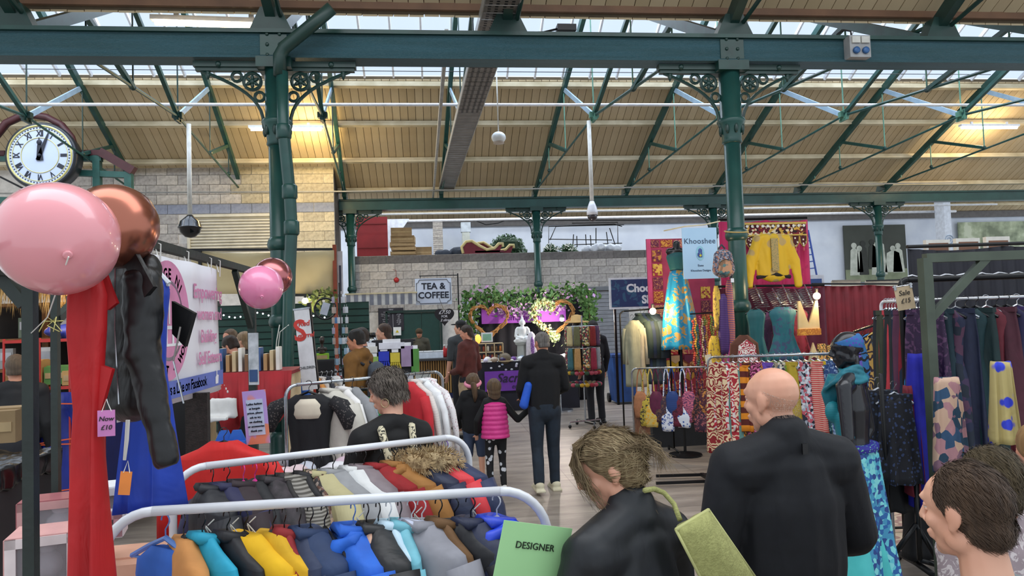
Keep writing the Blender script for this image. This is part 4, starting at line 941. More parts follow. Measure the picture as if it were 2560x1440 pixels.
# second rail
hang(528, 2, 'coat', mat('1c1d24', .6), 'black coat at the left end of the second white rail', L=.75, w=.2)
hang(560, 2, 'coat', mat('27284e', .7, 0, 'plain', '1e1f40', 6), 'dark navy coat second from the left on the second white rail', L=.75, w=.21, rz=-.7)
hang(596, 2, 'coat', mat('2b1c22', .7), 'dark plum coat under a pink hanger on the second white rail', hang=PINK, L=.7, w=.19)
hang(622, 2, 'jumper', mat('191a1e', .7), 'black jumper under a pink hanger on the second white rail', hang=PINK, L=.7, w=.19)
for i, (px, c, l) in enumerate(((648, '1b1a1c', 'charcoal'), (668, '3a3237', 'dark mauve'), (690, '26221f', 'brown black'), (712, '4a463f', 'dark striped grey'), (735, '1d1c1f', 'soft black'))):
    hang(px, 2, 'coat' if i % 2 else 'shirt', mat(c, .7, 0, 'stripe' if i == 3 else 'plain', '8a867e' if i == 3 else '141315', 22), '%s %s, %s of the black hangers right of the pink hangers' % (l, 'coat' if i % 2 else 'shirt', ORD[i]), L=.7, w=.19)
hang(757, 2, 'shirt', mat('8d7e74', .8, 0, 'multi', ('2b2626', 'b89c86', '5f4236'), 60), 'brown and pink patterned shirt left of the beige coat', L=.7, w=.19)
hang(775, 2, 'coat', mat('b5ad84', .8, 0, 'plain', 'a89f76', 6), 'beige coat on the second white rail', L=.75, w=.24, rz=-.8)
hang(808, 2, 'coat', mat('8f9092', .85, 0, 'plain', '828385', 14), 'mid grey wool jacket right of the beige coat', L=.72, w=.25, rz=-.8)
hang(838, 2, 'jumper', mat('c6c8c8', .85, 0, 'plain', 'bbbdbd', 10), 'pale grey jumper right of the mid grey jacket', L=.7, w=.24, rz=-.8)
hang(862, 2, 'coat', mat('d2d3d2', .85, 0, 'plain', 'c6c7c6', 10), 'off white fleece jacket on the second white rail', L=.72, w=.25, rz=-.8)
hang(888, 2, 'coat', mat('7e7276', .6, 0, 'plain', '70656a', 14), 'mauve grey padded jacket left of the maroon coat', L=.7, w=.24, rz=-.8)
hang(925, 2, 'coat', mat('8e1218', .8, 0, 'plain', '7c0e14', 14), 'deep red corduroy coat on the second white rail', L=.75, w=.24, rz=-.75)
hang(968, 2, 'coat', mat('9a6a32', .8, 0, 'plain', '8b5d2a', 8), 'tan brown coat with fur collar between the red coat and navy parka', L=.75, w=.25, rz=-.75, extras=('hood',))
hang(1035, 2, 'coat', mat('1d2742', .6, 0, 'stripe', '17203a', 10), 'navy padded parka with fur edged hood on the second white rail', L=.75, w=.25, rz=-.8, extras=('hood', 'fur'))
hang(1085, 2, 'coat', mat('d2343c', .6, 0, 'plain', 'c02c34', 10), 'bright red hooded coat with fur edge on the second white rail', L=.75, w=.24, rz=-.75, extras=('hood', 'fur'))
hang(1112, 2, 'coat', mat('202c50', .6, 0, 'plain', '1a2444', 10), 'dark blue coat with long fur hood at the right end of the second rail', L=.75, w=.25, rz=-.6, hang=mat('6a3fa0', .3), extras=('fur', 'hood'))
# green sign
sp = PD(1333, 1390, 1.95); x_ = (PD(1430, 1330, 2.02) - PD(1243, 1307, 1.93)); root = thing('paper_sign', 'pale green card sign reading DESIGNER hung at the end of the nearest rail', 'sign', sp)
M = frame((0, 0, 0), x_, (0, 0, 1)); 
b = MB(); b.add([M @ V(q) for q in ((-.107, -.17, 0), (.107, -.17, 0), (.107, .085, 0), (-.107, .085, 0), (-.107, -.17, -.003), (.107, -.17, -.003), (.107, .085, -.003), (-.107, .085, -.003))], [(0, 1, 2, 3), (7, 6, 5, 4), (0, 4, 5, 1), (2, 6, 7, 3), (1, 5, 6, 2), (0, 3, 7, 4)])
b.build('card', mat('a6d99c', .5, 0, 'plain', '9fd295', 3), root)
text('DESIGNER', mat('22301f', .6), root, M @ Matrix.Translation((0, .025, .001)), .026, 0, 1.02)
# ---- middle rails behind
def middle_rail(label, pa, pb, z, m, items, grp, posts=(1, 1), r=.012, rz=-1.0, zoff=.004):
    a, c = PZ(pa[0], pa[1], z), PZ(pb[0], pb[1], z); rail(label, a, c, m, r, .08, 0, posts=posts)
    for (px, kind, mm, lb, kw) in items:
        p = on(a, c, pa[0], pb[0], px); k2 = dict(kw); rr = k2.pop('rz', rz); garment(kind, mm, lb, p + V((0, 0, zoff)), rr + random.uniform(-.06, .06), group=grp, **k2)
LACE = mat('17171b', .8, 0, 'spots', '55504e', 60)
middle_rail('chrome clothes rail behind the woman with the hoop earring', (742, 962), (1085, 930), 1.5, STEEL, [
    (768, 'dress', mat('121318', .8), 'long black dress with lace sleeves facing the camera on the chrome rail', dict(L=.95, w=.21, rz=-.1, th=.05)),
    (815, 'coat', mat('c9c5ba', .85), 'long cream cardigan behind the black lace dress', dict(L=.85, w=.2, rz=-.5)),
    (845, 'shirt', mat('e6e4e2', .8), 'white blouse on the chrome rail beside the cream cardigan', dict(L=.6, w=.19, rz=-.8)),
    (868, 'jumper', mat('8b8d90', .8), 'grey cardigan on the chrome rail behind the striped shirt', dict(L=.7, w=.19, rz=-.8)),
    (1010, 'jumper', mat('c22530', .8), 'red jumper on the chrome rail right of the grey haired woman', dict(L=.6, w=.19, rz=-.8)),
    (1028, 'shirt', mat('ece9e6', .8, 0, 'stripe', 'b9a9a0', 40), 'white striped shirt right of the red jumper', dict(L=.6, w=.19, rz=-.75)),
    (1050, 'shirt', mat('eceef0', .8), 'plain white blouse at the right of the chrome rail', dict(L=.65, w=.2, rz=-.7)),
    (1068, 'shirt', mat('e4dfe0', .8, 0, 'spots', 'c9a9b0', 60), 'white shirt with faint pink dots at the end of the chrome rail', dict(L=.7, w=.2, rz=-.7)),
    ], 'clothes on the chrome rail')
p = on(PZ(742, 962, 1.5), PZ(1085, 930, 1.5), 742, 1085, 768)
root = thing('lace_sleeves', 'pair of puffed black lace sleeves on the long black dress', 'sleeves', p, -.1)
for s in (-1, 1):
    b = MB(); b.tube([V((s * .15, 0, -.12)), V((s * .22, 0, -.16)), V((s * .27, -.01, -.24)), V((s * .28, -.01, -.31))], [.04, .06, .065, .045], 12); b.build('sleeve', LACE, root, True)
b = MB(); b.tube([V((.0, -.045, -.1)), V((0, -.06, -.14))], .05, 12); 
b = MB(); rings = [[(r * cos(t), -.035 + r * .25 * sin(t), z) for t in [2 * pi * i / 20 for i in range(20)]] for z, r in ((-.1, .05), (-.14, .09), (-.2, .1), (-.23, .085), (-.235, .03))]; loft(b, rings); b.build('lining', mat('d9cfba', .8), root, True)
a, c = PZ(700, 1012, 1.25), PZ(884, 1000, 1.25)
middle_rail('black low clothes rail with baby clothes', (880, 975), (960, 970), 1.4, BLACKM, [
    (890, 'jumper', mat('239a5a', .8), 'small green jumper on the low rail beside the striped top', dict(L=.4, w=.14, rz=-.5)),
    (905, 'top', mat('d8dae0', .8, 0, 'stripe', '2c3d78', 60), 'small navy and white striped top on the low rail', dict(L=.36, w=.17, rz=-.2)),
    (925, 'trousers', mat('1f8f52', .8), 'small green leggings under the striped top', dict(L=.6, w=.12, rz=-.2)),
    (870, 'shirt', mat('9fa2a6', .8), 'small light grey shirt left of the striped top', dict(L=.5, w=.15, rz=-.4))], 'baby clothes on the low rail')
# dark rail with many empty hangers and folded scarves further back
cols = ['2b5aa8', 'd9d4ca', 'b9402c', 'e2a15a', 'ddd8d4', '4a4c54', 'c8b9a6', 'e8e6e4', '7a2f3b', '1f2a44']
middle_rail('dark clothes rail beside the left column with white hangers', (748, 938), (875, 926), 1.3, BLACKM,
    [(752 + i * 12.5, random.choice(('shirt', 'top', 'jumper')), mat(c, .8), '%s garment, %s from the left on the dark rail beside the left column' % (n, ORD[i]), dict(L=.6, w=.17, hang=HWP, rz=-.9)) for i, (c, n) in enumerate(zip(cols, ('blue', 'off white', 'brick red', 'orange', 'pale grey', 'charcoal', 'beige', 'white', 'wine red', 'navy')))], 'clothes on the dark rail beside the left column')
# ---- red jumper draped behind the second rail
p = PD(560, 1118, 3.9)
garment('jumper', mat('d0201c', .7, 0, 'plain', 'c01a18', 8), 'bright red jumper hanging in front of the stall left of the clothes rails', p + V((0, 0, .09)), -.15, L=.75, w=.27, th=.06, cat='jumper')
# ================================================================ lamps and cameras hung from the trusses, clock
def hanger(px0, py0, px1, py1, y, label, kind):
    a = PY(px0, py0, y); c = PY(px1, py1, y); rt = thing('dome_camera' if kind != 'ball' else 'pendant_lamp', label, 'camera' if kind != 'ball' else 'lamp', c)
    x = 0; b = MB(); b.tube([V((0, 0, 0)), V((0, 0, a.z - c.z))], .045 if kind != 'ball' else .012, 10); b.build('pole' if kind != 'ball' else 'cord', mat('dcdcd6', .5), rt, True)
    if kind == 'black':
        b = MB(); b.lathe([(.05, .06), (.09, .02), (.19, -.07), (.22, -.18), (.235, -.19), (.235, -.21), (.21, -.22), (.19, -.3), (.1, -.39), (.01, -.41)], (0, 0, 0), 24); b.build('dome', mat('15161a', .15), rt, True)
    elif kind == 'white':
        b = MB(); b.lathe([(.05, .1), (.09, 0), (.12, -.12), (.12, -.2)], (0, 0, 0), 20); b.build('housing', mat('e6e8ee', .35), rt, True)
        b = MB(); b.lathe([(.115, -.2), (.1, -.27), (.05, -.33), (.01, -.34)], (0, 0, 0), 20); b.build('dome', mat('3a3538', .12), rt, True)
    else:
        b = MB(); b.ball((0, 0, -.13), (.145, .145, .12), 20); b.build('shade', mat('e6ecee', .4), rt, True); b = MB(); b.lathe([(.11, -.25), (.1, -.2)], (0, 0, 0), 16); b.build('opening', mat('b9aea2', .6), rt, True)
hanger(466, 310, 475, 545, YK, 'black dome camera on a long white pole at the left', 'black')
hanger(1478, 302, 1480, 515, YK, 'white dome camera on a long white pole right of centre', 'white')
hanger(1243, 162, 1246, 328, 14.0, 'white ball pendant lamp on a thin cord near the cable tray', 'ball')
# clock
cy = 17.3; c = PY(104, 390, cy); k = cy / F * 1.02
rt = thing('station_clock', 'large round clock with roman numerals and gold rim at the upper left', 'clock', c)
MX = Matrix.Rotation(pi / 2, 3, 'X')
b = MB(); b.lathe([(72 * k, -.42), (78 * k, -.1), (79 * k, 0), (76 * k, .06), (72 * k, .05)], (0, 0, 0), 48, MX); b.build('casing', mat('20252c', .35), rt, True)
b = MB(); b.lathe([(72 * k, .04), (72 * k, .062), (.01, .062)], (0, 0, 0), 48, MX); b.build('dial', mat('c4d0e8', .4, 0, 'plain', 'bccae4', 2), rt)
GLD = mat('d9cf86', .35, .3); DK = mat('1b2030', .5)
b = MB(); ring(b, (0, -.07, 0), 69 * k, 2.2 * k, 48); b.build('gold_rim', GLD, rt, True); b = MB(); ring(b, (0, -.066, 0), 60 * k, .8 * k, 40); ring(b, (0, -.066, 0), 41 * k, .9 * k, 36); b.build('gold_ring', GLD, rt, True)
b = MB()
for i in range(60):
    a = 2 * pi * i / 60; p = V((64 * k * cos(a), -.066, 64 * k * sin(a))); b.box(p, (2.6 * k, .004, 2.6 * k), M=Matrix.Rotation(-a, 3, 'Y'))
tag(b.build('minute_track', DK, rt), kind='stuff')
for i, nu in enumerate(('XII', 'I', 'II', 'III', 'IIII', 'V', 'VI', 'VII', 'VIII', 'IX', 'X', 'XI')):
    a = pi / 2 - i * pi / 6; t_ = text(nu, DK, rt, Matrix.Translation((50.5 * k * cos(a), -.068, 50.5 * k * sin(a))) @ Matrix.Rotation(pi / 2, 4, 'X') @ Matrix.Rotation(a - pi / 2, 4, 'Z') @ Matrix.Diagonal((.85, 1.15, 1, 1)), 17 * k, bold=.004, space=.85, name='numeral')
def hand(a, l, w, nm):
    b = MB(); d = V((cos(a), 0, sin(a))); n = V((-sin(a), 0, cos(a))); b.prism([d * -12 * k + n * w * 1.6 * k, d * -12 * k - n * w * 1.6 * k, d * l * .5 * k - n * w * k, d * l * k, d * l * .5 * k + n * w * k], (0, -.09, 0), (0, .015, 0)); b.build(nm, DK, rt)
hand(pi / 2 - radians(20), 66, 3, 'minute_hand'); hand(pi / 2 - radians(-2), 42, 4.5, 'hour_hand')
b = MB(); b.ball((6 * k * 0, -.1, 30 * k), (6 * k, .02, 6 * k), 12); b.build('hour_hand_roundel', DK, rt, True)
b = MB(); b.ball((0, -.09, 0), 4 * k, 12); b.build('hub', DK, rt, True)
rt = thing('clock_gallery', 'dark red and green timber gantry carrying the big clock', 'gantry', (0, 0, 0)); g_ = lambda x, y, yy=cy + .6: PY(x, y, yy)
RED = mat('4a2024', .5); GT = mat('2c5a52', .45)
hood = [g_(2, 385), g_(12, 350), g_(38, 318), g_(72, 302), (g_(104, 298)), g_(138, 304), g_(172, 322), g_(196, 352), g_(206, 384)]
b = MB(); hood = [V((p.x, cy + .25, p.z)) for p in hood]; b.tube(hood, .09, 6); b.build('arched_hood', RED, rt, True)
for a, c2, w, m in ((g_(-60, 386), g_(15, 385), .14, RED), (g_(188, 384), g_(258, 383), .14, RED), (g_(252, 380), g_(335, 428), .2, RED), (g_(-60, 396), g_(255, 396), .14, GT), (g_(170, 432), g_(320, 438), .14, GT), (g_(243, 390), g_(246, 620), .16, GT), (g_(322, 430), g_(326, 620), .16, GT), (g_(75, 440), g_(80, 620), .14, GT), (g_(-60, 500), g_(120, 505), .16, GT), (g_(0, 442), g_(60, 472), .04, BLACKM)):
    b = MB(); b.bar(a, c2, w, w); b.build('timber', m, rt)
# socket box on the near beam
c = PY(2143, 120, YN - .2); rt = thing('socket_box', 'grey electric socket box with blue sockets fixed to the near beam', 'socket box', c); s = YN / F
b = MB(); b.box((0, .0, 0), (58 * s, .14, 58 * s)); b.build('box_body', mat('9a9c9e', .5), rt)
for i in (-1, 1):
    b = MB(); b.box((i * 13 * s, -.08, 16 * s), (22 * s, .03, 17 * s)); b.build('socket_cover', mat('c9c9c2', .3), rt); b = MB(); b.lathe([(9 * s, 0), (9 * s, .03), (6 * s, .04)], (i * 13 * s, -.07, -12 * s), 14, MX); b.build('blue_socket', mat('2a5a90', .4), rt, True)
b = MB(); b.tube([V((-14 * s, 0, 28 * s)), V((-16 * s, 0, 45 * s)), V((-30 * s, .05, 52 * s)), V((-42 * s, .1, 45 * s)), V((-45 * s, .12, 30 * s))], .012, 6); b.build('cable', BLACKM, rt, True)
b = MB(); c = PY(1415, 72, YN); b.box((0, 0, 0), (.25, .14, .08)); o = thing('junction_box', 'small dark junction box lying on top of the near beam', 'junction box', c); b.build('box_body', BLACKM, o); b = MB(); b.tube([V((-.1, 0, 0)), V((-.3, 0, -.05)), V((-.55, 0, -.06))], .014, 6); b.build('cable', BLACKM, o)
# ================================================================ hanging clothes, banner and balloons at the left
BAR = mat('23302c', .5, 0, 'plain', '1b2623', 6, .3)
root = thing('market_stall', 'dark green steel stall frame at the left with balloons tied to it', 'frame', (0, 0, 0))
def bar(name, a, c, w, root, m=BAR): b = MB(); b.bar(a, c, w, w); return b.build(name, m, root)
pa = PD(75, 730, 2.2); pa.z = 0; pt = V((pa.x, pa.y, 2.12)); bar('post', pa, pt, .033, root)
pb = PD(138, 740, 2.95); pb.z = 0; bar('post', pb, V((pb.x, pb.y, 2.12)), .027, root)
pc = PD(190, 760, 3.6); pc.z = 0; bar('post', pc, V((pc.x, pc.y, 2.12)), .027, root)
bar('rail', V((pa.x, pa.y - .6, 2.1)), V((pc.x, pc.y + 2.4, 2.1)), .04, root)
bar('brace', PD(-40, 640, 2.2), PD(66, 762, 2.2), .036, root)
bar('brace', PD(142, 800, 2.95), PD(205, 735, 3.3), .03, root)
bar('crossbar', PD(-60, 668, 3.0), PD(30, 672, 3.0), .036, root)
b = MB()
for i in range(6):
    t = i * 1.05; c = PD(133, 803, 2.93); b.tube([c, c + V((.035 * cos(t), -.01, .02 * sin(t))), c + V((.05 * cos(t * 1.3), -.02, -.05 * abs(sin(t))))], .0022, 4)
tag(b.build('raffia_bow', mat('d8cf84', .8), None, True), 'bow of pale raffia string tied on the second dark post', 'string')
# banner frame running away
root = thing('banner_gantry', 'long dark steel bar carrying the pink and white banner towards the column', 'frame', (0, 0, 0))
XB = -1.52
bar('top_bar', V((XB, 2.9, 2.37)), V((XB, 6.3, 2.37)), .05, root); pp_ = V((XB, 6.2, 0)); bar('post', pp_, V((XB, 6.2, 2.37)), .06, root); bar('brace', V((XB, 6.15, 1.9)), V((XB, 5.7, 2.34)), .04, root)
# banner: local x runs +Y, y up, faces +X
Yb0, Yb1, zb0, zb1 = 3.55, 5.2, 1.47, 2.31
root = thing('banner', 'white vinyl banner with a pink round bridge logo and pink wording', 'banner', (XB + .03, (Yb0 + Yb1) / 2, (zb0 + zb1) / 2))
b = MB(); n = 30
W_ = Yb1 - Yb0; H_ = zb1 - zb0
def bw(u, v): return .012 * sin(u * 9 + v * 2) + .008 * sin(u * 23)
g0 = []
for i in range(n + 1):
    for j in range(9):
        u = i / n; v = j / 8; g0.append((bw(u, v), -W_ / 2 + W_ * u, -H_ / 2 + H_ * v))
b.add(g0, [(i * 9 + j, (i + 1) * 9 + j, (i + 1) * 9 + j + 1, i * 9 + j + 1) for i in range(n) for j in range(8)])
o = b.build('sheet', mat('e3e3ea', .5, 0, 'plain', 'dbdbe3', 3), root, True); sm = o.modifiers.new('s', 'SOLIDIFY'); sm.thickness = .004
BP = mat('d58ab2', .55); BPD = mat('5a6fc0', .5); BW = mat('e8e8ee', .5)
def bm_(y, z): return Matrix(((0, 0, 1, .024), (1, 0, 0, y), (0, 1, 0, z), (0, 0, 0, 1)))
yc = 4.15 - (Yb0 + Yb1) / 2
b = MB(); zc = .06
def disc(mb, y, z, r, x, n=32, r2=0, a0=0, a1=2 * pi):
    if r2:
        vs = []; 
        for i in range(n + 1):
            t = a0 + (a1 - a0) * i / n; vs += [(x, y + r * cos(t), z + r * sin(t)), (x, y + r2 * cos(t), z + r2 * sin(t))]
        mb.add(vs, [(2 * i, 2 * i + 2, 2 * i + 3, 2 * i + 1) for i in range(n)])
    else: mb.add([(x, y + r * cos(a0 + (a1 - a0) * i / n), z + r * sin(a0 + (a1 - a0) * i / n)) for i in range(n + (1 if a1 - a0 < 6 else 0))], [tuple(range(n + (1 if a1 - a0 < 6 else 0)))])
R = .335
b = MB(); disc(b, yc, zc, R, .026, 40, R * .68); b.build('logo_ring', BP, root)
b = MB(); disc(b, yc, zc, R * .62, .026, 32); b.build('logo_disc', BP, root)
b = MB()
for i in range(-3, 4):
    hgt = R * (.42 - abs(i) * .035); b.add([(.028, yc + i * .058 - .009, zc - .02), (.028, yc + i * .058 + .009, zc - .02), (.028, yc + i * .058 + .009, zc - .02 + hgt), (.028, yc + i * .058 - .009, zc - .02 + hgt)], [(0, 1, 2, 3)])
b.add([(.028, yc - .2, zc - .05), (.028, yc + .2, zc - .05), (.028, yc + .2, zc - .03), (.028, yc - .2, zc - .03)], [(0, 1, 2, 3)])
for i in range(-1, 3): b.add([(.028, yc + i * .1 - .06, zc - .13), (.028, yc + i * .1 - .03, zc - .13), (.028, yc + i * .1 - .03, zc - .05), (.028, yc + i * .1 - .06, zc - .05)], [(0, 1, 2, 3)])
b.add([(.028, yc - .19, zc - .145), (.028, yc + .19, zc - .145), (.028, yc + .19, zc - .13), (.028, yc - .19, zc - .13)], [(0, 1, 2, 3)])
b.build('logo_bridge', BW, root)
for i, ch in enumerate('BRIDGE NI'):
    t = pi * .86 - i * .24; text(ch, BW, root, bm_(yc + R * .77 * cos(t), zc + R * .77 * sin(t)) @ Matrix.Rotation(t - pi / 2, 4, 'Z'), .085, bold=.003)
for i, ch in enumerate('SUPPORT 4 WOMXN'):
    t = pi * 1.08 + i * .2; text(ch, BW, root, bm_(yc + R * .84 * cos(t), zc + R * .84 * sin(t)) @ Matrix.Rotation(t + pi / 2, 4, 'Z'), .07, bold=.003)
for tx, y, z, sz in (('Empowering', .47, .24, .125), ('women and', .5, .1, .115), ('Building', .47, -.045, .115), ('Self Esteem', .5, -.185, .115)):
    text(tx, BP, root, bm_(y + .02, z), sz, bold=.002, space=.92, depth=.0004)
b = MB(); b.add([(.026, -.62, -.38), (.026, .78, -.38), (.026, .78, -.28), (.026, -.62, -.28)], [(0, 1, 2, 3)]); b.build('blue_strip', BPD, root)
text('Give us a Like on Facebook', BW, root, bm_(-.0, -.33), .085, bold=.002, space=.9)
b = MB(); b.add([(.028, .6, -.365), (.028, .66, -.365), (.028, .67, -.31), (.028, .64, -.305), (.028, .64, -.27), (.028, .625, -.27), (.028, .62, -.31), (.028, .6, -.32)], [tuple(range(8))]); b.build('thumb_symbol', BW, root)
for y in (-.75, -.3, .15, .6, .8):
    b = MB(); b.tube([V((0, y, H_ / 2 - .02)), V((-.03, y + .02, H_ / 2 + .08)), V((.01, y + .01, H_ / 2 + .06)), V((0, y + .03, H_ / 2 - .05))], .004, 4); b.build('cord', mat('e6e4de', .7), root)
# hanging garments: red dress, leather jacket, blue dress
def red_dress():
    p = PD(222, 690, 2.05)
    root = thing('dress', 'long bright red dress hanging from the stall frame at the left', 'dress', p)
    b = cloth_mesh([(.02, .03, .02, .2), (-.06, .052, .03, .6), (-.16, .05, .035, .8), (-.28, .042, .03, .8), (-.38, .036, .028, .6), (-.46, .038, .03, .9), (-.8, .052, .035, 1.4), (-1.2, .07, .045, 2)], n=36, seed=3, folds=3, amp=.014, rows=26)
    b.build('cloth', wrinkle(mat('bb1219', .6, 0, 'plain', 'a50e15', 4), 12, .02, .5), root, True)
    b = MB(); b.prism([(.01, 0, -.0), (.04, 0, .02), (.06, 0, -.04), (.075, 0, -.08), (.05, 0, -.1), (.03, 0, -.08)], (0, .0, 0), (0, .02, 0)); b.build('shoulder_flap', mat('a80d14', .6), root)
    b = MB(); b.prism([(-.01, 0, -.22), (.02, 0, -.25), (.07, 0, -.27), (.045, 0, -.36), (.02, 0, -.46), (-.01, 0, -.44)], (0, -.02, 0), (0, .02, 0)); b.build('draped_panel', mat('b80f17', .6), root)
    return root
red_dress()
def leather():
    p = PD(330, 660, 2.2); root = thing('leather_jacket', 'black leather jacket with long sleeve hanging between the red and blue dresses', 'jacket', p, -.5)
    LM = wrinkle(mat('08090b', .42, 0, 'plain', '121317', 5), 10, .02, .5)
    b = MB()
    capsule(b, V((-.1, 0, -.04)), V((.08, 0, -.02)), (.035, .05), (.035, .05)); capsule(b, V((-.02, 0, -.08)), V((-.02, 0, -.42)), (.11, .055), (.12, .05))
    capsule(b, V((.08, -.03, -.06)), V((.1, -.05, -.28)), (.06, .055), (.055, .05)); capsule(b, V((.1, -.05, -.28)), V((.2, -.06, -.58)), (.056, .04), (.044, .03))
    capsule(b, V((-.12, .02, -.06)), V((-.13, .03, -.4)), (.04, .05), (.035, .04))
    melt(b, 'shell', LM, root, .008, 3, .007, 11, (1, 1, 1.2), cuts=[((.2, -.06, -.6), (.32, 0, -1))])
    b = MB(); b.prism([(.0, 0, .01), (.1, 0, .02), (.17, 0, -.08), (.12, 0, -.12), (.06, 0, -.02)], (0, -.07, 0), (0, .015, 0)); b.prism([(.15, 0, -.12), (.24, 0, -.16), (.2, 0, -.26), (.15, 0, -.22)], (-.02, .03, 0), (0, .012, 0)); b.build('lapel', LM, root)
    for pts in ([(.04, -.09, -.02), (.03, -.085, -.2), (.05, -.09, -.42)], [(.24, -.04, -.2), (.2, -.03, -.3), (.26, -.05, -.42)], [(-.08, -.06, -.3), (-.02, -.07, -.42)]):
        b = MB(); b.tube([V(q) for q in pts], .0028, 5); b.build('zip', HC, root)
    b = MB(); b.box((-.16, -.05, -.3), (.045, .003, .11)); b.build('grey_tag', mat('4e5350', .5), root, loc=(0, 0, 0))
    return root
leather()
p = PD(372, 640, 2.6)
root = garment('dress', mat('0d3cae', .55, 0, 'plain', '0a3196', 5), 'royal blue sleeveless dress on a white hanger left of the pink banner', p + V((0, 0, .03)), -.35, hang=HWP, L=.95, w=.095, th=.04, name='dress')
def card(label, px, py, d, w, h, col, lines, rz=0, tilt=0, tcol='222222', size=.02, name='price_tag', cat='price tag', strings=True, depth=.003):
    p = PD(px, py, d); root = thing(name, label, cat, p, rz); root.rotation_euler = (0, tilt, rz)
    b = MB(); b.box((0, 0, 0), (w, depth, h)); b.build('card', mat(col, .55), root)
    for i, t in enumerate(lines):
        text(t, mat(tcol, .6), root, Matrix.Translation((0, -depth / 2 - .0005, h * .5 - h * (i + 1) / (len(lines) + 1))) @ Matrix.Rotation(pi / 2, 4, 'X'), size, shear=.2)
    if strings:
        b = MB(); b.tube([V((-w * .25, -.001, h * .45)), V((0, 0, h * .5 + .03)), V((w * .3, -.001, h * .45))], .0015, 4); b.build('string', mat('ece9e0', .8), root)
    return root
card('pink price card reading Now £10 hanging below the red dress', 266, 1058, 2.0, .045, .073, 'd787c6', ['Now', '£10'], .1, .0, size=.019)
card('plain orange price card on a long white ribbon', 313, 1208, 2.0, .03, .065, 'ee8a3a', [], .1, .12, size=.018)
b = MB(); b.tube([PD(318, 1050, 2.0), PD(315, 1100, 2.0), PD(311, 1150, 2.0)], .004, 5); b.tube([PD(322, 1050, 2.0), PD(319, 1100, 2.0), PD(312, 1150, 2.0)], .004, 5); tag(b.build('ribbon', mat('c9c4c0', .7)), 'white ribbon above the orange price card', 'ribbon')
# balloons
def balloon(px, py, d, r, m, label, rz, tiltx=0, string_to=None, sq=1.0):
    p = PD(px, py, d); root = thing('balloon', label, 'balloon', p)
    b = MB(); prof = [(.02, -1.045), (.05, -1.035), (.16, -1.015), (.4, -.95), (.68, -.78), (.9, -.48), (1.0, -.05), (.98, .25), (.85, .58), (.62, .82), (.32, .965), (.08, 1.0), (.01, 1.003)]
    # knot points towards the camera and down
    M3 = Matrix.Rotation(rz, 3, 'Z') @ Matrix.Rotation(tiltx, 3, 'X')
    b.lathe([(max(a, .012) * r * sq, z * r) for a, z in prof], (0, 0, 0), 40, M3)
    b.build('skin', m, root, True)
    b = MB(); b.lathe([(.008 * r / .15, .006), (.013 * r / .15, -.006), (.009 * r / .15, -.01), (.002, -.008)], M3 @ V((0, 0, -1.03 * r)), 10, M3); b.build('knot', m, root, True)
    if string_to is not None:
        q = M3 @ V((0, 0, -1.18 * r)); b = MB(); e = V(string_to) - p; b.tube([q, q.lerp(e, .5) + V((0, 0, -.05)), e], .002, 4); b.build('string', mat('e8e6e0', .7), root)
def balloon_mat(c, metal, rough):
    m = bpy.data.materials.new('m_balloon'); m.use_nodes = True; b_ = m.node_tree.nodes['Principled BSDF']; b_.inputs['Base Color'].default_value = lin(c); b_.inputs['Roughness'].default_value = rough; b_.inputs['Metallic'].default_value = metal
    if not metal: b_.inputs['Subsurface Weight'].default_value = .15; b_.inputs['Subsurface Radius'].default_value = (.2, .1, .1); b_.inputs['Coat Weight'].default_value = .6; b_.inputs['Coat Roughness'].default_value = .05
    return m
PKB = balloon_mat('e79aa2', 0, .25); PKB2 = balloon_mat('e88bb0', 0, .25); RG = balloon_mat('a86a58', .85, .22); RG2 = balloon_mat('b06a6c', .85, .2)
balloon(145, 598, 1.9, .142, PKB, 'large pale pink balloon nearest the camera at the left', .6, -1.2, (pa.x, pa.y, 1.9), 1.06)
balloon(286, 566, 2.14, .124, RG, 'metallic rose gold balloon behind the large pale pink one', .2, -.6, (pa.x, pa.y + .3, 2.05), 1.0)
balloon(653, 718, 5.0, .152, PKB2, 'smaller pink balloon beside the left column', .25, -1.1, (-1.6, 6.1, 2.2))
balloon(680, 693, 5.35, .145, RG2, 'smaller metallic rose balloon half hidden behind the pink one at the column', -.6, -.9, (-1.6, 6.15, 2.3))
# ================================================================ far centre: ledge items, tea stall, flower stall
def boxo(name, label, cat, c, d, m, rz=0, group=None, tape=None):
    root = thing(name, label, cat, c, rz, group)
    b = MB(); b.box((0, 0, 0), d); b.build('box_body', m, root)
    b = MB(); b.box((0, 0, d[2] / 2 + .004), (d[0] * .98, d[1] * .48, .008), M=None); b.build('flap', m, root)
    b = MB(); b.box((0, -d[1] / 2 - .002, 0), (d[0] * .9, .004, .05 if tape is None else tape)); b.build('tape', mat('b79d72', .5), root)
    return root
ZL = 3.92
def L_(px, py, y=22.6): p = PY(px, py, y); return p
CBM = [mat(c, .85, 0, 'plain', d, 5) for c, d in (('a48a66', '8e7654'), ('9c8360', '86704f'), ('ab926f', '967e5d'))]
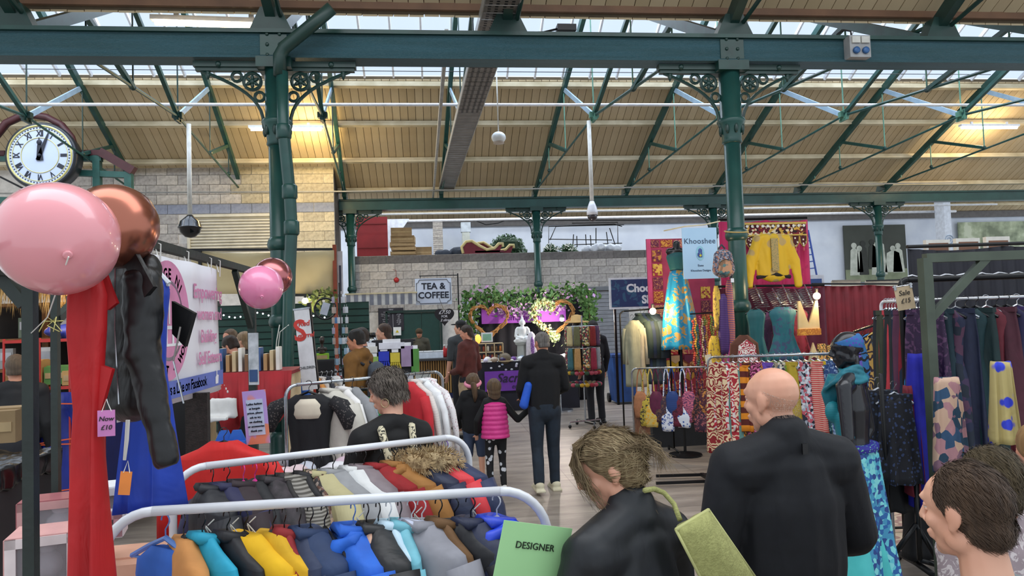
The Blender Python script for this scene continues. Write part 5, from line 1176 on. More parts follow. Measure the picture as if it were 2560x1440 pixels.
# red panel, white board
p0 = PY(893, 640, 24.0); p1 = PY(968, 542, 24.0)
b = MB(); b.box(((p0.x + p1.x) / 2, 24.0, (3.9 + p1.z) / 2), (p1.x - p0.x, .06, p1.z - 3.9)); root = thing('red_screen', 'tall dark red panel at the left end of the storage ledge', 'panel', (0, 0, 0)); b.build('board', mat('8a2026', .6, 0, 'plain', '7c1b21', 3), root)
b = MB()
for z in (4.4, 5.2): b.box(((p0.x + p1.x) / 2, 23.96, z), (p1.x - p0.x - .06, .02, .03))
b.build('batten', mat('7a1a20', .6), root)
b = MB(); q = PY(968, 548, 24.6); b.prism([(0, 0, 0), (.75, 0, 0), (.0, 0, -1.05)], (q.x, 24.6, q.z), (0, .05, 0)); root = thing('white_board', 'white triangular board end leaning beside the red panel on the ledge', 'board', (0, 0, 0)); b.build('board', mat('dfe6f2', .6), root)
for i, (px, py, w, h, rz, l) in enumerate(((1003, 583, 50, 22, .05, 'top flattened cardboard box of the leaning stack on the ledge'), (1008, 600, 56, 18, -.04, 'second flattened cardboard box of the stack on the ledge'), (1006, 612, 60, 10, .03, 'third flattened cardboard box of the stack on the ledge'), (1010, 622, 58, 10, -.05, 'fourth flattened cardboard box of the stack on the ledge'), (1008, 633, 62, 9, .02, 'bottom flattened cardboard box of the stack on the ledge'))):
    c = PY(px, py, 22.8); s = c.y / F * 1.02
    boxo('cardboard_box', l, 'box', (c.x, 22.8 + .06 * i, c.z), (w * s, .7, h * s * .92), CBM[i % 3], rz, 'cardboard boxes on the ledge')
c = PY(1060, 625, 23.2); boxo('cardboard_box', 'low cardboard box right of the leaning stack on the ledge', 'box', (c.x, 23.2, 4.1), (.5, .5, .36), CBM[0], 0, 'cardboard boxes on the ledge')
# bags / dark cloth heap
root = thing('folded_tarpaulin', 'crumpled dark blue tarpaulin lying on the ledge left of the sleigh', 'tarpaulin', (PY(1140, 633, 22.3).x, 22.3, 3.93))
b = MB(); 
for i in range(7): b.ball((random.uniform(-.45, .45), random.uniform(-.15, .15), random.uniform(.04, .14)), (random.uniform(.15, .28), .18, random.uniform(.08, .16)), 10)
melt(b, 'cloth', mat('2a3444', .8), root, .03, 2, .03, 6)
# sleigh
sx = PY(1222, 625, 22.2).x
root = thing('toy_sleigh', 'decorative burgundy sleigh with cream curled edges on the ledge', 'sleigh', (sx, 22.2, 3.93))
for dy in (-.25, .25):
    o = dy * .8
    pts = [V((-.62 + o, dy, .02)), V((-.66 + o, dy, .22)), V((-.52 + o, dy, .38)), V((-.34 + o, dy, .4)), V((-.1 + o, dy, .24)), V((.12 + o, dy, .12)), V((.36 + o, dy, .16)), V((.5 + o, dy, .3)), V((.62 + o, dy, .3)), V((.62 + o, dy, .2))]
    b = MB(); b.tube(pts, .045, 8); b.build('curled_edge', mat('cdbd86', .6), root, True)
    b = MB(); b.prism([q for q in pts[:9]] + [V((.5 + o, dy, .02))], (0, 0, -.02), (0, .03, 0)); b.build('side', mat('6a1a2c', .7), root)
b = MB(); b.box((0, 0, .06), (.9, .5, .06)); b.build('seat', mat('5a1626', .7), root)
def leaves(c, r, n, size, seed, shell=.6):
    rnd = random.Random(seed); mb = MB()
    for i in range(n):
        d = V((rnd.gauss(0, 1), rnd.gauss(0, 1), rnd.gauss(0, 1))).normalized() * (shell + (1 - shell) * rnd.random()); p = V(c) + V((d.x * r[0], d.y * r[1], abs(d.z) * r[2] if r[2] > 0 else d.z * -r[2]))
        u = V((rnd.gauss(0, 1), rnd.gauss(0, 1), rnd.gauss(0, 1))).normalized(); v = u.orthogonal().normalized(); s = size * rnd.uniform(.6, 1.3)
        mb.add([p - u * s, p + v * s * .45, p + u * s, p - v * s * .45], [(0, 1, 2, 3)])
    return mb
LEAF = mat('2f5a34', .5, 0, 'plain', '1e4026', 20); LEAFL = mat('5c8a3c', .5, 0, 'plain', '3f6a2b', 20)
root = thing('artificial_bush', 'large dark green artificial bush on the ledge behind the sleigh', 'bush', (PY(1268, 630, 23.2).x, 23.2, 3.93))
tag(leaves((0, 0, 0), (.68, .5, .75), 1500, .07, 5, .5).build('foliage', LEAF, root), kind='stuff'); b = MB(); b.lathe([(.2, 0), (.5, .2), (.45, .45), (.15, .6)], (0, 0, 0), 12); b.build('core', mat('1a3320', .9), root)
for px, l in ((1378, 'poinsettia garland with white flowers on the ledge right of the column'), (1422, 'green leafy garland with white flowers further right on the ledge')):
    root = thing('flower_garland', l, 'garland', (PY(px, 630, 22.2).x, 22.2, 3.93))
    tag(leaves((0, 0, 0), (.3, .2, .28), 260, .07, px, .3).build('foliage', LEAF, root), kind='stuff')
    tag(leaves((0, -.05, .05), (.28, .18, .24), 60, .05, px + 1, .7).build('flowers', mat('e9eadf', .6), root), kind='stuff')
b = MB(); root = thing('plastic_sacks', 'white plastic sacks heaped on the ledge under the stacked metal frames', 'sacks', (PY(1500, 618, 22.2).x, 22.2, 3.93))
for i in range(10): b.ball((random.uniform(-.55, .55), random.uniform(-.15, .15), random.uniform(.05, .15)), (.16, .14, .13), 10)
melt(b, 'sack', mat('c9ced6', .35, 0, 'plain', 'b5bcc8', 8), root, .03, 1, .03, 9)
root = thing('metal_frames', 'stacked dark metal table frames leaning on the ledge', 'frames', (0, 0, 0))
def mf(pts, w=.035, y=23.6): b = MB(); b.tube([PY(x, yy, y) for x, yy in pts], w / 2, 5); b.build('frame_tube', BLACKM, root)
for pts in ([(1372, 632), (1372, 566), (1560, 562)], [(1372, 598), (1530, 600)], [(1555, 566), (1535, 560), (1390, 566), (1375, 600)], [(1432, 618), (1434, 586)], [(1443, 618), (1442, 590)], [(1466, 618), (1464, 586)], [(1478, 618), (1476, 588)], [(1490, 618), (1490, 570)], [(1520, 610), (1516, 580)], [(1540, 618), (1524, 570)], [(1545, 612), (1544, 556), (1430, 558)], [(1430, 612), (1555, 608)]): mf(pts)
wire('black_cable', 'black sagging cable along the white wall above the ledge', [PY(1172, 547, 26.9), PY(1190, 552, 26.9), PY(1215, 562, 26.9), PY(1245, 558, 26.9), PY(1262, 551, 26.9), PY(1600, 551, 26.9)], .02, BLACKM, 'cable')
b = MB(); c = PY(991, 700, 21.58); b.lathe([(.02, -.03), (.07, -.03), (.08, 0), (.05, .03), (.01, .035)], c, 14, Matrix.Rotation(pi / 2, 3, 'X')); root = thing('alarm_bell', 'small red fire alarm bell on the block wall', 'alarm', (0, 0, 0)); b.build('bell', mat('b02020', .4), root, True)
b = MB(); b.tube([c + V((0, 0, .05)), c + V((-.01, 0, .3)), c + V((-.1, 0, .32))], .006, 5); b.build('cable', mat('9a3a32', .6), root)
# TEA & COFFEE sign
def sign(name, label, cat, px0, py0, px1, py1, y, mcol, depth=.03):
    a = PY(px0, py0, y); c = PY(px1, py1, y); ctr = V(((a.x + c.x) / 2, y, (a.z + c.z) / 2)); w = abs(c.x - a.x); h = abs(a.z - c.z)
    root = thing(name, label, cat, ctr); b = MB(); b.box((0, depth / 2, 0), (w, depth, h)); b.build('board', mcol, root); return root, w, h
FX = Matrix.Rotation(pi / 2, 4, 'X')
def tx(s, m, root, x, z, size, y=-.004, **kw): return text(s, m, root, Matrix.Translation((x, y, z)) @ FX, size, **kw)
INK = mat('1a2030', .6)
root, w, h = sign('shop_sign', 'white hanging sign reading TEA & COFFEE with a thin black border', 'sign', 1037, 697, 1130, 760, 16.2, mat('d4dceb', .5, 0, 'plain', 'ccd5e6', 2))
tx('TEA &', INK, root, 0, .115, .2, bold=.005); tx('COFFEE', INK, root, 0, -.09, .2, bold=.005)
b = MB(); W2, H2 = w / 2 - .03, h / 2 - .03; k = .07
pts = [(-W2 + k, H2), (W2 - k, H2), (W2 - k * .5, H2 - k), (W2, H2 - k), (W2, -H2 + k), (W2 - k, -H2 + k * .5), (W2 - k, -H2), (-W2 + k, -H2), (-W2 + k, -H2 + k * .5), (-W2, -H2 + k), (-W2, H2 - k), (-W2 + k * .5, H2 - k)]
b.tube([V((x, -.006, z)) for x, z in pts + pts[:1]], .006, 4, False); b.build('border', INK, root)
b = MB(); b.bar((-w / 2 + .1, .02, h / 2 + .06), (w / 2 + .15, .02, h / 2 + .06), .02); b.bar((w / 2 + .15, .02, h / 2 + .1), (w / 2 + .15, .02, -2.3), .03); 
for x in (-w / 2 + .12, w / 2 - .12): b.tube([(x, .02, h / 2), (x, .02, h / 2 + .06)], .006, 4)
b.build('hanging_bar', BLACKM, root)
# striped awning
a = PY(866, 738, 16.0); c = PY(1040, 742, 16.0)
root = thing('awning', 'grey and white striped awning valance over the tea stall', 'awning', (a.x, 16.0, a.z)); L = c.x - a.x; n = 18; w = L / n
b = MB(); b.box((L / 2, .3, .02), (L + .05, .7, .03)); b.build('top_board', mat('d2c49c', .6), root)
for i in range(n):
    b = MB(); b.box((w * (i + .5), -.04 + .012 * (i % 2), -.12), (w, .012, .24)); b.build('stripe', mat('d9d8d4', .8) if i % 2 else mat('7d7f88', .8), root)
# door, menu board
p = PY(1030, 770, 21.55)
root = struct(thing('door_1', 'dark green double door in the block wall behind the tea stall', None, (p.x + .05, 21.55, 0)))
b = MB(); b.box((-.28, 0, 1.08), (1.0, .06, 2.16)); b.build('door_leaf', mat('1a3f38', .5), root); b = MB(); b.box((.5, 0, 1.08), (.54, .06, 2.16)); b.build('door_leaf', mat('1a3f38', .5), root)
b = MB(); b.box((.0, -.04, 2.2), (1.66, .1, .07)); b.box((-.81, -.04, 1.1), (.06, .1, 2.2)); b.box((.81, -.04, 1.1), (.06, .1, 2.2)); b.build('door_frame', mat('14302b', .5), root)
b = MB(); b.box((-.1, -.05, 1.15), (.05, .03, .22)); b.build('handle', STEEL, root)
root, w, h = sign('menu_board', 'black chalk menu board hanging behind the tea stall', 'board', 945, 771, 1010, 826, 21.5, mat('26242c', .8, 0, 'plain', '302e36', 6))
CH = mat('cfcfd6', .9)
tx('MENU', CH, root, 0, h / 2 - .05, .05, shear=.3)
for i, t in enumerate(('Coffee', 'Cappuccino Tea', 'Hot Chocolate', 'Latte', 'Americano', 'Espresso', 'Sandwiches', 'Soup')): tx(t, CH, root, -w * .22, h / 2 - .12 - i * .055, .04, shear=.2)
for i, t in enumerate(('£2', '£2.50', '£3', '£2', '£2.20', '£1.80', '£4')): tx(t, CH, root, w * .3, h / 2 - .14 - i * .058, .055, shear=.3)
b = MB(); b.box((.06, -.006, -.05), (.008, .004, h * .6)); b.build('chalk_line', CH, root)
# heart board
def heart_pts(s, n=40):
    r = []
    for i in range(n):
        t = 2 * pi * i / n; r.append(V((.062 * s * 16 * sin(t) ** 3, 0, .062 * s * (13 * cos(t) - 5 * cos(2 * t) - 2 * cos(3 * t) - cos(4 * t)))))
    return r
c = PY(1111, 790, 15.4); root = thing('heart_board', 'black heart shaped chalk board with a £7.50 offer in white writing', 'board', c)
b = MB(); b.prism(heart_pts(.215), (0, 0, 0), (0, .02, 0)); b.build('board', mat('221f24', .8), root); b = MB(); b.tube([V((0, .01, .1)), V((-.1, .6, .42))], .006, 4); b.build('cord', BLACKM, root)
tx('£7.50', CH, root, 0, .08, .11, shear=.3, bold=.002); tx('FOR', CH, root, 0, -.01, .07, bold=.002); tx('2 slices', CH, root, .02, -.09, .075, shear=.3, bold=.002)
# counter
a = PZ(1012, 1000, 0); c = PZ(1150, 997, 0); root = thing('tea_counter', 'tea stall counter faced with vertical timber slats under a dark top', 'counter', (a.x, a.y, 0)); L = c.x - a.x + .4; H = .95
b = MB(); b.box((L / 2, .35, .48), (L, .6, .9)); b.build('carcass', mat('26211d', .8), root)
b = MB(); b.box((L / 2, .3, H), (L + .15, .8, .05)); b.build('worktop', mat('3c3a3c', .4), root)
b = MB(); b.box((L / 2, .0, .06), (L, .05, .12)); b.build('plinth', mat('1c2450', .5), root)
n = 30
for i in range(n):
    b = MB(); b.box((L * (i + .5) / n, .02, .53), (L / n * .62, .03, .8)); b.build('slat', mat(random.choice(('b98d52', 'c29657', 'ab8049')), .6, 0, 'wood', '8f6a3a', 30), root)
cx, cy = a.x, a.y + .25
def simple(name, label, cat, c, mbs, group=None, rz=0):
    root = thing(name, label, cat, c, rz, group)
    for pn, mb, m in mbs: mb.build(pn, m, root, True)
    return root
for i in range(5):
    bb = MB(); bb.box((0, 0, .08), (.24, .2, .16)); lid = MB(); lid.box((0, 0, .165), (.25, .21, .02))
    r = thing('takeaway_box', 'white takeaway box, %s from the left on the tea counter' % ORD[i], 'box', (cx - .12 + i * .24, cy, .98), 0, 'takeaway boxes on the tea counter'); bb.build('box_body', mat('dfe5ee', .5), r); lid.build('lid', mat('eef1f5', .5), r)
for i, cc in enumerate(('b3282a', 'b3282a', '2b5a36', '1d3b2a', 'c08a2a', 'e6e0d4')):
    bb = MB(); bb.lathe([(.045, 0), (.05, .02), (.05, .2), (.02, .24), (.02, .27)], (0, 0, 0), 10); cap = MB(); cap.lathe([(.026, .27), (.026, .31)], (0, 0, 0), 10)
    simple('sauce_bottle', '%s sauce bottle, %s from the left on the tea counter' % (('red', 'red', 'green', 'dark green', 'amber', 'cream')[i], ORD[i]), 'bottle', (cx + 1.0 + i * .085, cy + .2, .98), [('bottle', bb, mat(cc, .3)), ('cap', cap, mat('d8d8d0', .4))], 'sauce bottles on the tea counter')
root, w, h = sign('white_sign', 'pale sign with the letters RY standing low in front of the tea counter', 'sign', 1038, 934, 1078, 968, 14.0, mat('c3c9c9', .6))
tx('JEWELLERY', mat('8a9090', .7), root, -.25, 0, .12)
b = MB(); b.box((w * .2, .03, -h / 2 - .35), (.04, .04, .75)); b.build('stand', WHITEP, root)
# steamers / urns on the tea stall back
for i, px in enumerate((915, 932)):
    c = PD(px, 850, 12.2); bb = MB(); bb.lathe([(.06, -.25), (.075, -.2), (.07, 0), (.05, .05)], (0, 0, 0), 12); cp = MB(); cp.lathe([(.055, .05), (.055, .12), (.03, .13)], (0, 0, 0), 12)
    simple('flask', ('left', 'right')[i] + ' steel flask with black lid behind the man in mustard', 'flask', c, [('body', bb, STEEL), ('lid', cp, BLACKP)], 'steel flasks')
rt = thing('side_table', 'small dark table under the steel flasks behind the man in mustard', 'table', PD(923, 850, 12.2)); z_ = rt.location.z - .25; rt.location.z = 0; b = MB(); b.box((0, 0, z_ - .02), (.5, .4, .04)); b.build('table_top', BLACKM, rt); b = MB(); b.box((0, 0, z_ / 2), (.44, .36, z_)); b.build('cupboard', BLACKM, rt)
# warning placard
root, w, h = sign('warning_sign', 'small white placard with a yellow triangle near the menu board', 'sign', 983, 818, 1003, 838, 21.4, mat('e6e8e6', .5)); b = MB(); b.add([(-.05, -.004, -.04), (.05, -.004, -.04), (0, -.004, .04)], [(0, 1, 2)]); b.build('triangle', mat('d9c21c', .5), root)
# glove and sock stand in front
gp = PD(985, 850, 9.2); root = thing('display_stand', 'rotating wire stand hung with gloves and packets in front of the tea stall', 'stand', (gp.x, gp.y, 0))
b = MB(); b.tube([(0, 0, 0.02), (0, 0, 1.72)], .018, 8); b.build('pole', BLACKM, root)
b = MB(); b.lathe([(.26, 0), (.26, .02), (.04, .05)], (0, 0, 0), 16); b.build('base', BLACKM, root)
b = MB(); b.box((0, 0, 1.66), (.55, .3, .02)); b.box((-.0, -.17, 1.45), (.5, .02, .45)); b.build('black_panel', mat('15161d', .7), root)
items = [(-.02, 1.6, .32, .08, 'd9dbe6', 'header card'), (-.12, 1.42, .13, .24, '2438b8', 'blue gloves'), (.02, 1.4, .12, .24, 'cdbb3c', 'yellow and blue gloves'), (.17, 1.46, .15, .26, '9c86a8', 'purple packet'), (.27, 1.4, .1, .3, '4f8a3c', 'green socks'), (-.25, 1.36, .12, .22, '8cae58', 'pale green socks'), (-.27, 1.56, .14, .08, 'd4d4cf', 'white packet')]
for (x, z, w, h, cc, nm) in items:
    r = thing(nm.replace(' ', '_').replace('yellow_and_blue', 'two_tone'), nm + ' hanging on the wire stand in front of the tea stall', nm.split()[-1], (gp.x + x, gp.y - .2, z), 0, 'packets on the wire stand')
    b = MB(); b.box((0, 0, 0), (w, .03, h))
    if 'gloves' in nm:
        b = MB(); b.box((0, 0, .05), (w, .03, h * .5))
        for q in range(5): capsule(b, V((-w / 2 + w * (q + .5) / 5, 0, -.02)), V((-w / 2 + w * (q + .5) / 5 + .01 * (q - 2), 0, -.09 - (.02 if 0 < q < 4 else 0))), .012, .010)
    b.build('item', mat(cc, .6), r)
    b = MB(); b.box((0, 0, h / 2 + .02), (w * .7, .01, .05)); b.build('header_card', mat('e2e4ea', .6), r)
for i, cc in enumerate(('3d4450', '6b3448', '8b6a9c', '2c2f3a', 'b9bcc4')):
    r = thing('scarf', '%s scarf hanging low on the wire stand' % ('slate', 'maroon', 'lilac', 'charcoal', 'silver')[i], 'scarf', (gp.x - .16 + i * .09, gp.y - .17, 1.22), 0, 'scarves on the wire stand'); cloth_mesh([(0, .04, .015, .5), (-.45, .045, .02, 1)], n=12, seed=i, rows=6).build('cloth', mat(cc, .8), r, True)
# ---------------- flower stall (the emporium)
ey = 15.8; ea = PY(1165, 740, ey); ec = PY(1470, 740, ey); ez = ea.z
root = thing('flower_stall', 'black draped stall frame hung with ivy and purple banner behind the crystal table', 'stall', (0, 0, 0))
for x in (ea.x, ec.x): bar('post', V((x, ey, 0)), V((x, ey, ez)), .05, root, BLACKM)
bar('crossbar', V((ea.x, ey, ez)), V((ec.x, ey, ez)), .05, root, BLACKM)
bd = MB(); n = 60; vs = []
for i in range(n + 1):
    x = ea.x + (ec.x - ea.x) * i / n; yy = ey + .08 + .03 * sin(i * 1.1); vs += [(x, yy, ez), (x, yy + .02 * sin(i * .7), 0.0)]
bd.add(vs, [(2 * i, 2 * i + 2, 2 * i + 3, 2 * i + 1) for i in range(n)]); o = bd.build('backdrop', mat('17161c', .8, 0, 'plain', '1f1e26', 4), root, True); o.modifiers.new('s', 'SOLIDIFY').thickness = .01
pa2 = PY(1203, 770, ey - .05); pc2 = PY(1415, 803, ey - .05); bw_, bh_ = pc2.x - pa2.x, pa2.z - pc2.z
r = thing('purple_banner', 'bright purple cloth banner with the word emporium on the flower stall', 'banner', ((pa2.x + pc2.x) / 2, ey - .06, (pa2.z + pc2.z) / 2)); b = MB(); b.box((0, 0, 0), (bw_, .01, bh_)); b.build('cloth', mat('b055cc', .6, 0, 'plain', 'a24cc0', 3), r); tx('emporium', mat('4a2060', .6), r, 0, -.06, .19, y=-.012)
IVY = mat('5f8a45', .5, 0, 'plain', '36602f', 25); PFL = mat('c98fd0', .5, 0, 'plain', 'e3c6e6', 30)
def garland(label, pts, n, r, cl=None, fm=None, fn=0, size=.055):
    rt = thing('ivy_garland', label, 'garland', (0, 0, 0), 0, 'ivy garlands on the flower stall')
    b = MB(); b.tube(pts, .012, 5); b.build('stem', mat('5b4a2c', .8), rt)
    rnd = random.Random(n); mb = MB(); fb = MB()
    def at(t): t *= len(pts) - 1; i = min(int(t), len(pts) - 2); return V(pts[i]).lerp(V(pts[i + 1]), t - i)
    for q in range(n + fn):
        p = at(rnd.random()) + V((rnd.gauss(0, r), rnd.gauss(0, r * .6), rnd.gauss(0, r))); u = V((rnd.gauss(0, 1), rnd.gauss(0, .6), rnd.gauss(0, 1))).normalized(); v = u.cross(V((0, 1, .3))).normalized(); s = size * rnd.uniform(.6, 1.4)
        (mb if q < n else fb).add([p - u * s, p + v * s * .5, p + u * s, p - v * s * .5], [(0, 1, 2, 3)])
    tag(mb.build('leaves', cl or IVY, rt), kind='stuff')
    if fn: tag(fb.build('flowers', fm or PFL, rt), kind='stuff')
g = lambda x, y: PY(x, y, ey - .12)
garland('ivy garland along the top left of the flower stall', [g(1170, 745), g(1230, 742), g(1290, 752), g(1340, 750)], 520, .1, fn=60)
garland('ivy garland along the top right of the flower stall', [g(1340, 750), g(1400, 738), g(1450, 735), g(1478, 745)], 480, .11, fn=40)
garland('ivy garland trailing down the left post of the flower stall', [g(1175, 750), g(1172, 790), g(1180, 830)], 360, .09, fn=60, fm=mat('c5cfe8', .5))
garland('ivy garland trailing down the right post of the flower stall', [g(1462, 742), g(1475, 780), g(1472, 830)], 260, .07)
garland('pink and lilac blossom garland over the purple banner', [g(1235, 768), g(1290, 775), g(1340, 768), g(1410, 758)], 130, .07, fn=330, size=.045)
WICK = mat('c08c4c', .7, 0, 'plain', '8e6230', 30)
def wreath(label, px, py, s, y, fl):
    c = PY(px, py, y); rt = thing('heart_wreath', label, 'wreath', c, 0, 'wicker heart wreaths')
    hp_ = heart_pts(s, 30); rnd = random.Random(px)
    for q in range(9):
        b = MB(); b.tube([p * (1 + .03 * sin(i * 1.3 + q * 2)) + V((rnd.gauss(0, .022), rnd.gauss(0, .03), rnd.gauss(0, .022))) for i, p in enumerate(hp_)] + [hp_[0]], .013, 4, False); b.build('twig', WICK, rt)
    if fl:
        mb = MB()
        for q in range(330):
            i = rnd.randrange(14, 30); p = hp_[i] + V((rnd.gauss(0, .05), -.05 + rnd.gauss(0, .03), rnd.gauss(0, .05))); u = V((rnd.gauss(0, 1), rnd.gauss(0, 1), rnd.gauss(0, 1))).normalized(); v = u.orthogonal(); mb.add([p - u * .04, p + v * .03, p + u * .04, p - v * .03], [(0, 1, 2, 3)])
        tag(mb.build('blossom', mat('d8dfae', .6, 0, 'plain', '7fa04e', 30), rt), kind='stuff')
wreath('wicker heart wreath at the left of the flower stall', 1222, 800, .42, ey - .2, 0)
wreath('large wicker heart wreath with cream flowers at the right of the flower stall', 1383, 792, .46, ey - .25, 1)
# table
ta = PY(1190, 905, 14.8); tc = PY(1440, 900, 14.8); TZ = ta.z
rt = thing('crystal_table', 'display table under a black cloth with sparkling stones', 'table', ((ta.x + tc.x) / 2, 14.9, 0))
b = MB(); b.box((0, .25, TZ - .02), (tc.x - ta.x, 1.1, .04)); b.build('table_top', mat('e6e3dc', .6), rt)
b = MB(); b.box((0, -.32, TZ * .5), (tc.x - ta.x, .03, TZ)); b.build('table_cloth', mat('12131f', .7, 0, 'plain', '1a1b2a', 5), rt)
for x in (-1, 1):
    for y in (-.25, .7): b = MB(); b.box((x * (tc.x - ta.x) * .48, y, TZ / 2), (.05, .05, TZ)); b.build('leg', BLACKM, rt)
SPK = mat('e9eef8', .2, 0, 'plain', 'e9eef8', 1)
for i in range(34):
    x = random.uniform(ta.x + .1, tc.x - .1); z = TZ - random.uniform(.05, .28)
    b = MB(); b.ball((0, 0, 0), (.03, .015, .022), 7); o = b.build('crystal_pendant', mat(random.choice(('e6eaf4', 'b9c8ea', 'd7d3ea')), .15), None, True, (x, 14.55, z)); tag(o, 'small sparkling pendant pinned on the black table cloth of the crystal stall', 'pendant', 'pendants on the black cloth')
a_ = PY(1212, 930, 14.4); c_ = PY(1400, 972, 14.4); r = thing('purple_banner', 'purple cloth banner reading Sacred emporium hanging from the crystal table', 'banner', ((a_.x + c_.x) / 2, 14.48, (a_.z + c_.z) / 2)); b = MB(); b.box((0, 0, 0), (c_.x - a_.x, .01, a_.z - c_.z)); b.build('cloth', mat('7a3cb0', .6, 0, 'plain', '6c33a0', 3), r); tx('Sacred', mat('2a1440', .6), r, -.18, .05, .26, y=-.012, shear=.3, bold=.005); tx('emporium', mat('2a1440', .6), r, .05, -.12, .13, y=-.012, shear=.25)
# statue
c = PY(1307, 858, 14.9); rt = thing('buddha_statue', 'white seated meditating statue on a stone pedestal on the crystal table', 'statue', (c.x, 14.9, 0)); z0 = TZ
STN = mat('eef0ee', .6, 0, 'plain', 'dfe2e0', 10)
b = MB(); b.lathe([(.17, z0), (.17, z0 + .05), (.13, z0 + .08), (.12, z0 + .3), (.16, z0 + .33), (.17, z0 + .36)], (0, 0, 0), 4); b.build('pedestal', mat('a9aca6', .8), rt)
b = MB(); zz = z0 + .4
b.ball((0, 0, zz), (.2, .13, .06), 14); capsule(b, V((-.13, -.06, zz + .03)), V((.1, -.1, zz + .03)), .045, .04); capsule(b, V((0, 0, zz + .05)), V((0, 0, zz + .24)), (.09, .06), (.1, .06)); capsule(b, V((-.1, 0, zz + .26)), V((.1, 0, zz + .26)), .04, .04)
for s in (-1, 1): capsule(b, V((s * .12, 0, zz + .24)), V((s * .15, -.03, zz + .1)), .035, .03); capsule(b, V((s * .15, -.03, zz + .1)), V((s * .03, -.11, zz + .06)), .03, .025)
capsule(b, V((0, 0, zz + .26)), V((0, 0, zz + .32)), .035, .035); b.ball((0, 0, zz + .39), (.058, .062, .075), 14); b.ball((0, .0, zz + .47), (.032, .032, .035), 10); b.lathe([(.02, 0), (.004, .07)], (0, 0, zz + .49), 8); b.ball((0, -.062, zz + .38), .012, 6)
for s in (-1, 1): b.ball((s * .06, .0, zz + .375), (.01, .015, .035), 8)
melt(b, 'figure', STN, rt, .011, 1)
# geode
c = PY(1328, 870, 14.7); b = MB()
b.lathe([(.1, -.28), (.13, -.2), (.12, .05), (.07, .24), (.02, .3)], (0, 0, 0), 14); rt = thing('geode', 'tall split amethyst geode beside the white statue', 'geode', (c.x + .02, 14.75, TZ + .29)); b.build('shell', mat('cfc8cc', .7, 0, 'plain', 'b5acb4', 14), rt, True)
b = MB(); b.ball((0, -.1, -.02), (.045, .05, .22), 12); b.build('crystal_hollow', mat('6a3a80', .25, 0, 'floral', 'a884bb', 40), rt, True)
# shelf rack of little jars, frame, lamp, stones
c = PY(1215, 880, 14.9); rt = thing('pigeonhole_rack', 'small pale wooden pigeonhole rack on the crystal table', 'rack', (c.x, 14.95, TZ))
WD = mat('d8c29a', .6)
for z in (0, .18, .36): b = MB(); b.box((0, 0, z + .01), (.72, .16, .018)); b.build('shelf', WD, rt)
for x in (-.36, -.18, 0, .18, .36): b = MB(); b.box((x, 0, .19), (.016, .16, .36)); b.build('divider', WD, rt)
for i in range(16):
    x = -.31 + (i % 8) * .088; z = .02 + .18 * (i // 8); b = MB(); b.lathe([(.025, 0), (.025, .09), (.014, .1), (.014, .115)], (0, 0, 0), 8); tag(b.build('jar', mat(random.choice(('8e3b1f', 'c9772c', 'd9d0bc', '6c4a2a', 'b7522c')), .3), None, True, (c.x + x, 14.9, TZ + z + .01)), 'tiny jar, %s place from the left on the %s shelf of the pigeonhole rack' % (('first', 'second', 'third', 'fourth', 'fifth', 'sixth', 'seventh', 'eighth')[i % 8], ('lower', 'upper')[i // 8]), 'jar', 'jars in the pigeonhole rack')
rt = thing('picture_frame', 'small white picture frame with a green print on top of the rack', 'picture frame', (PY(1218, 848, 14.9).x, 14.95, TZ + .5)); b = MB(); b.box((0, 0, 0), (.24, .02, .2)); b.build('frame', WHITEP, rt); b = MB(); b.box((0, -.013, 0), (.18, .006, .14)); b.build('print', mat('8ec2a8', .6), rt)
rt = thing('salt_lamp', 'glowing orange salt lamp at the left end of the crystal table', 'lamp', (PY(1195, 850, 14.9).x, 14.95, TZ + .38)); b = MB(); b.ball((0, 0, .09), (.07, .06, .1), 10); b.build('salt_block', mat('ffae4a', .6, 0, 'plain', 'ff9a36', 12, 0, 1.6), rt, True); b = MB(); b.box((0, 0, -.01), (.12, .1, .02)); b.build('base', WD, rt)
stc = ('d9d3e8', 'ece6dc', '7a4a9a', 'b4a08a', 'e9eef2', '9bb0c8', '3b2a55', 'c9bfa8')
for i in range(30):
    x = ta.x + .15 + (tc.x - ta.x - .3) * (i + .5) / 30; b = MB(); k = random.uniform(.035, .09); b.ball((0, 0, k * .6), (k, k * .8, k * .7), 7); tag(b.build('stone', mat(stc[i % 8], .25), None, False, (x, 14.55 + .25 * (i % 3), TZ)), '%s crystal stone, %s from the left along the crystal table' % (('lilac white', 'cream', 'purple', 'brown', 'clear white', 'pale blue', 'dark violet', 'sandy')[i % 8], ORD[i]), 'stone', 'crystals on the table')
rt = thing('dome_ornament', 'brown domed ornament in the middle of the crystal table', 'ornament', (PY(1262, 888, 14.6).x, 14.6, TZ)); b = MB(); b.ball((0, 0, .06), (.13, .1, .12), 14); b.build('dome', mat('6b5d48', .5), rt, True); b = MB(); b.lathe([(.14, 0), (.15, .02)], (0, 0, 0), 14); b.build('base', WD, rt)
rt = thing('white_tray', 'white round tray table brightly lit right of the walking man', 'tray', (PY(1395, 887, 14.3).x, 14.2, 1.08)); b = MB(); b.lathe([(.42, 0), (.44, .03), (.4, .03)], (0, 0, 0), 24); b.build('tray', WHITEP, rt); b = MB(); b.tube([(0, 0, -1.06), (0, 0, 0)], .02, 8); b.build('pole', STEEL, rt)
b = MB(); b.lathe([(.25, -1.08), (.25, -1.05), (.03, -1.03)], (0, 0, 0), 16); b.build('base', STEEL, rt)
point('crystal_table_lamp', PY(1400, 800, 14.9), 60, (1, .85, .75), .05)
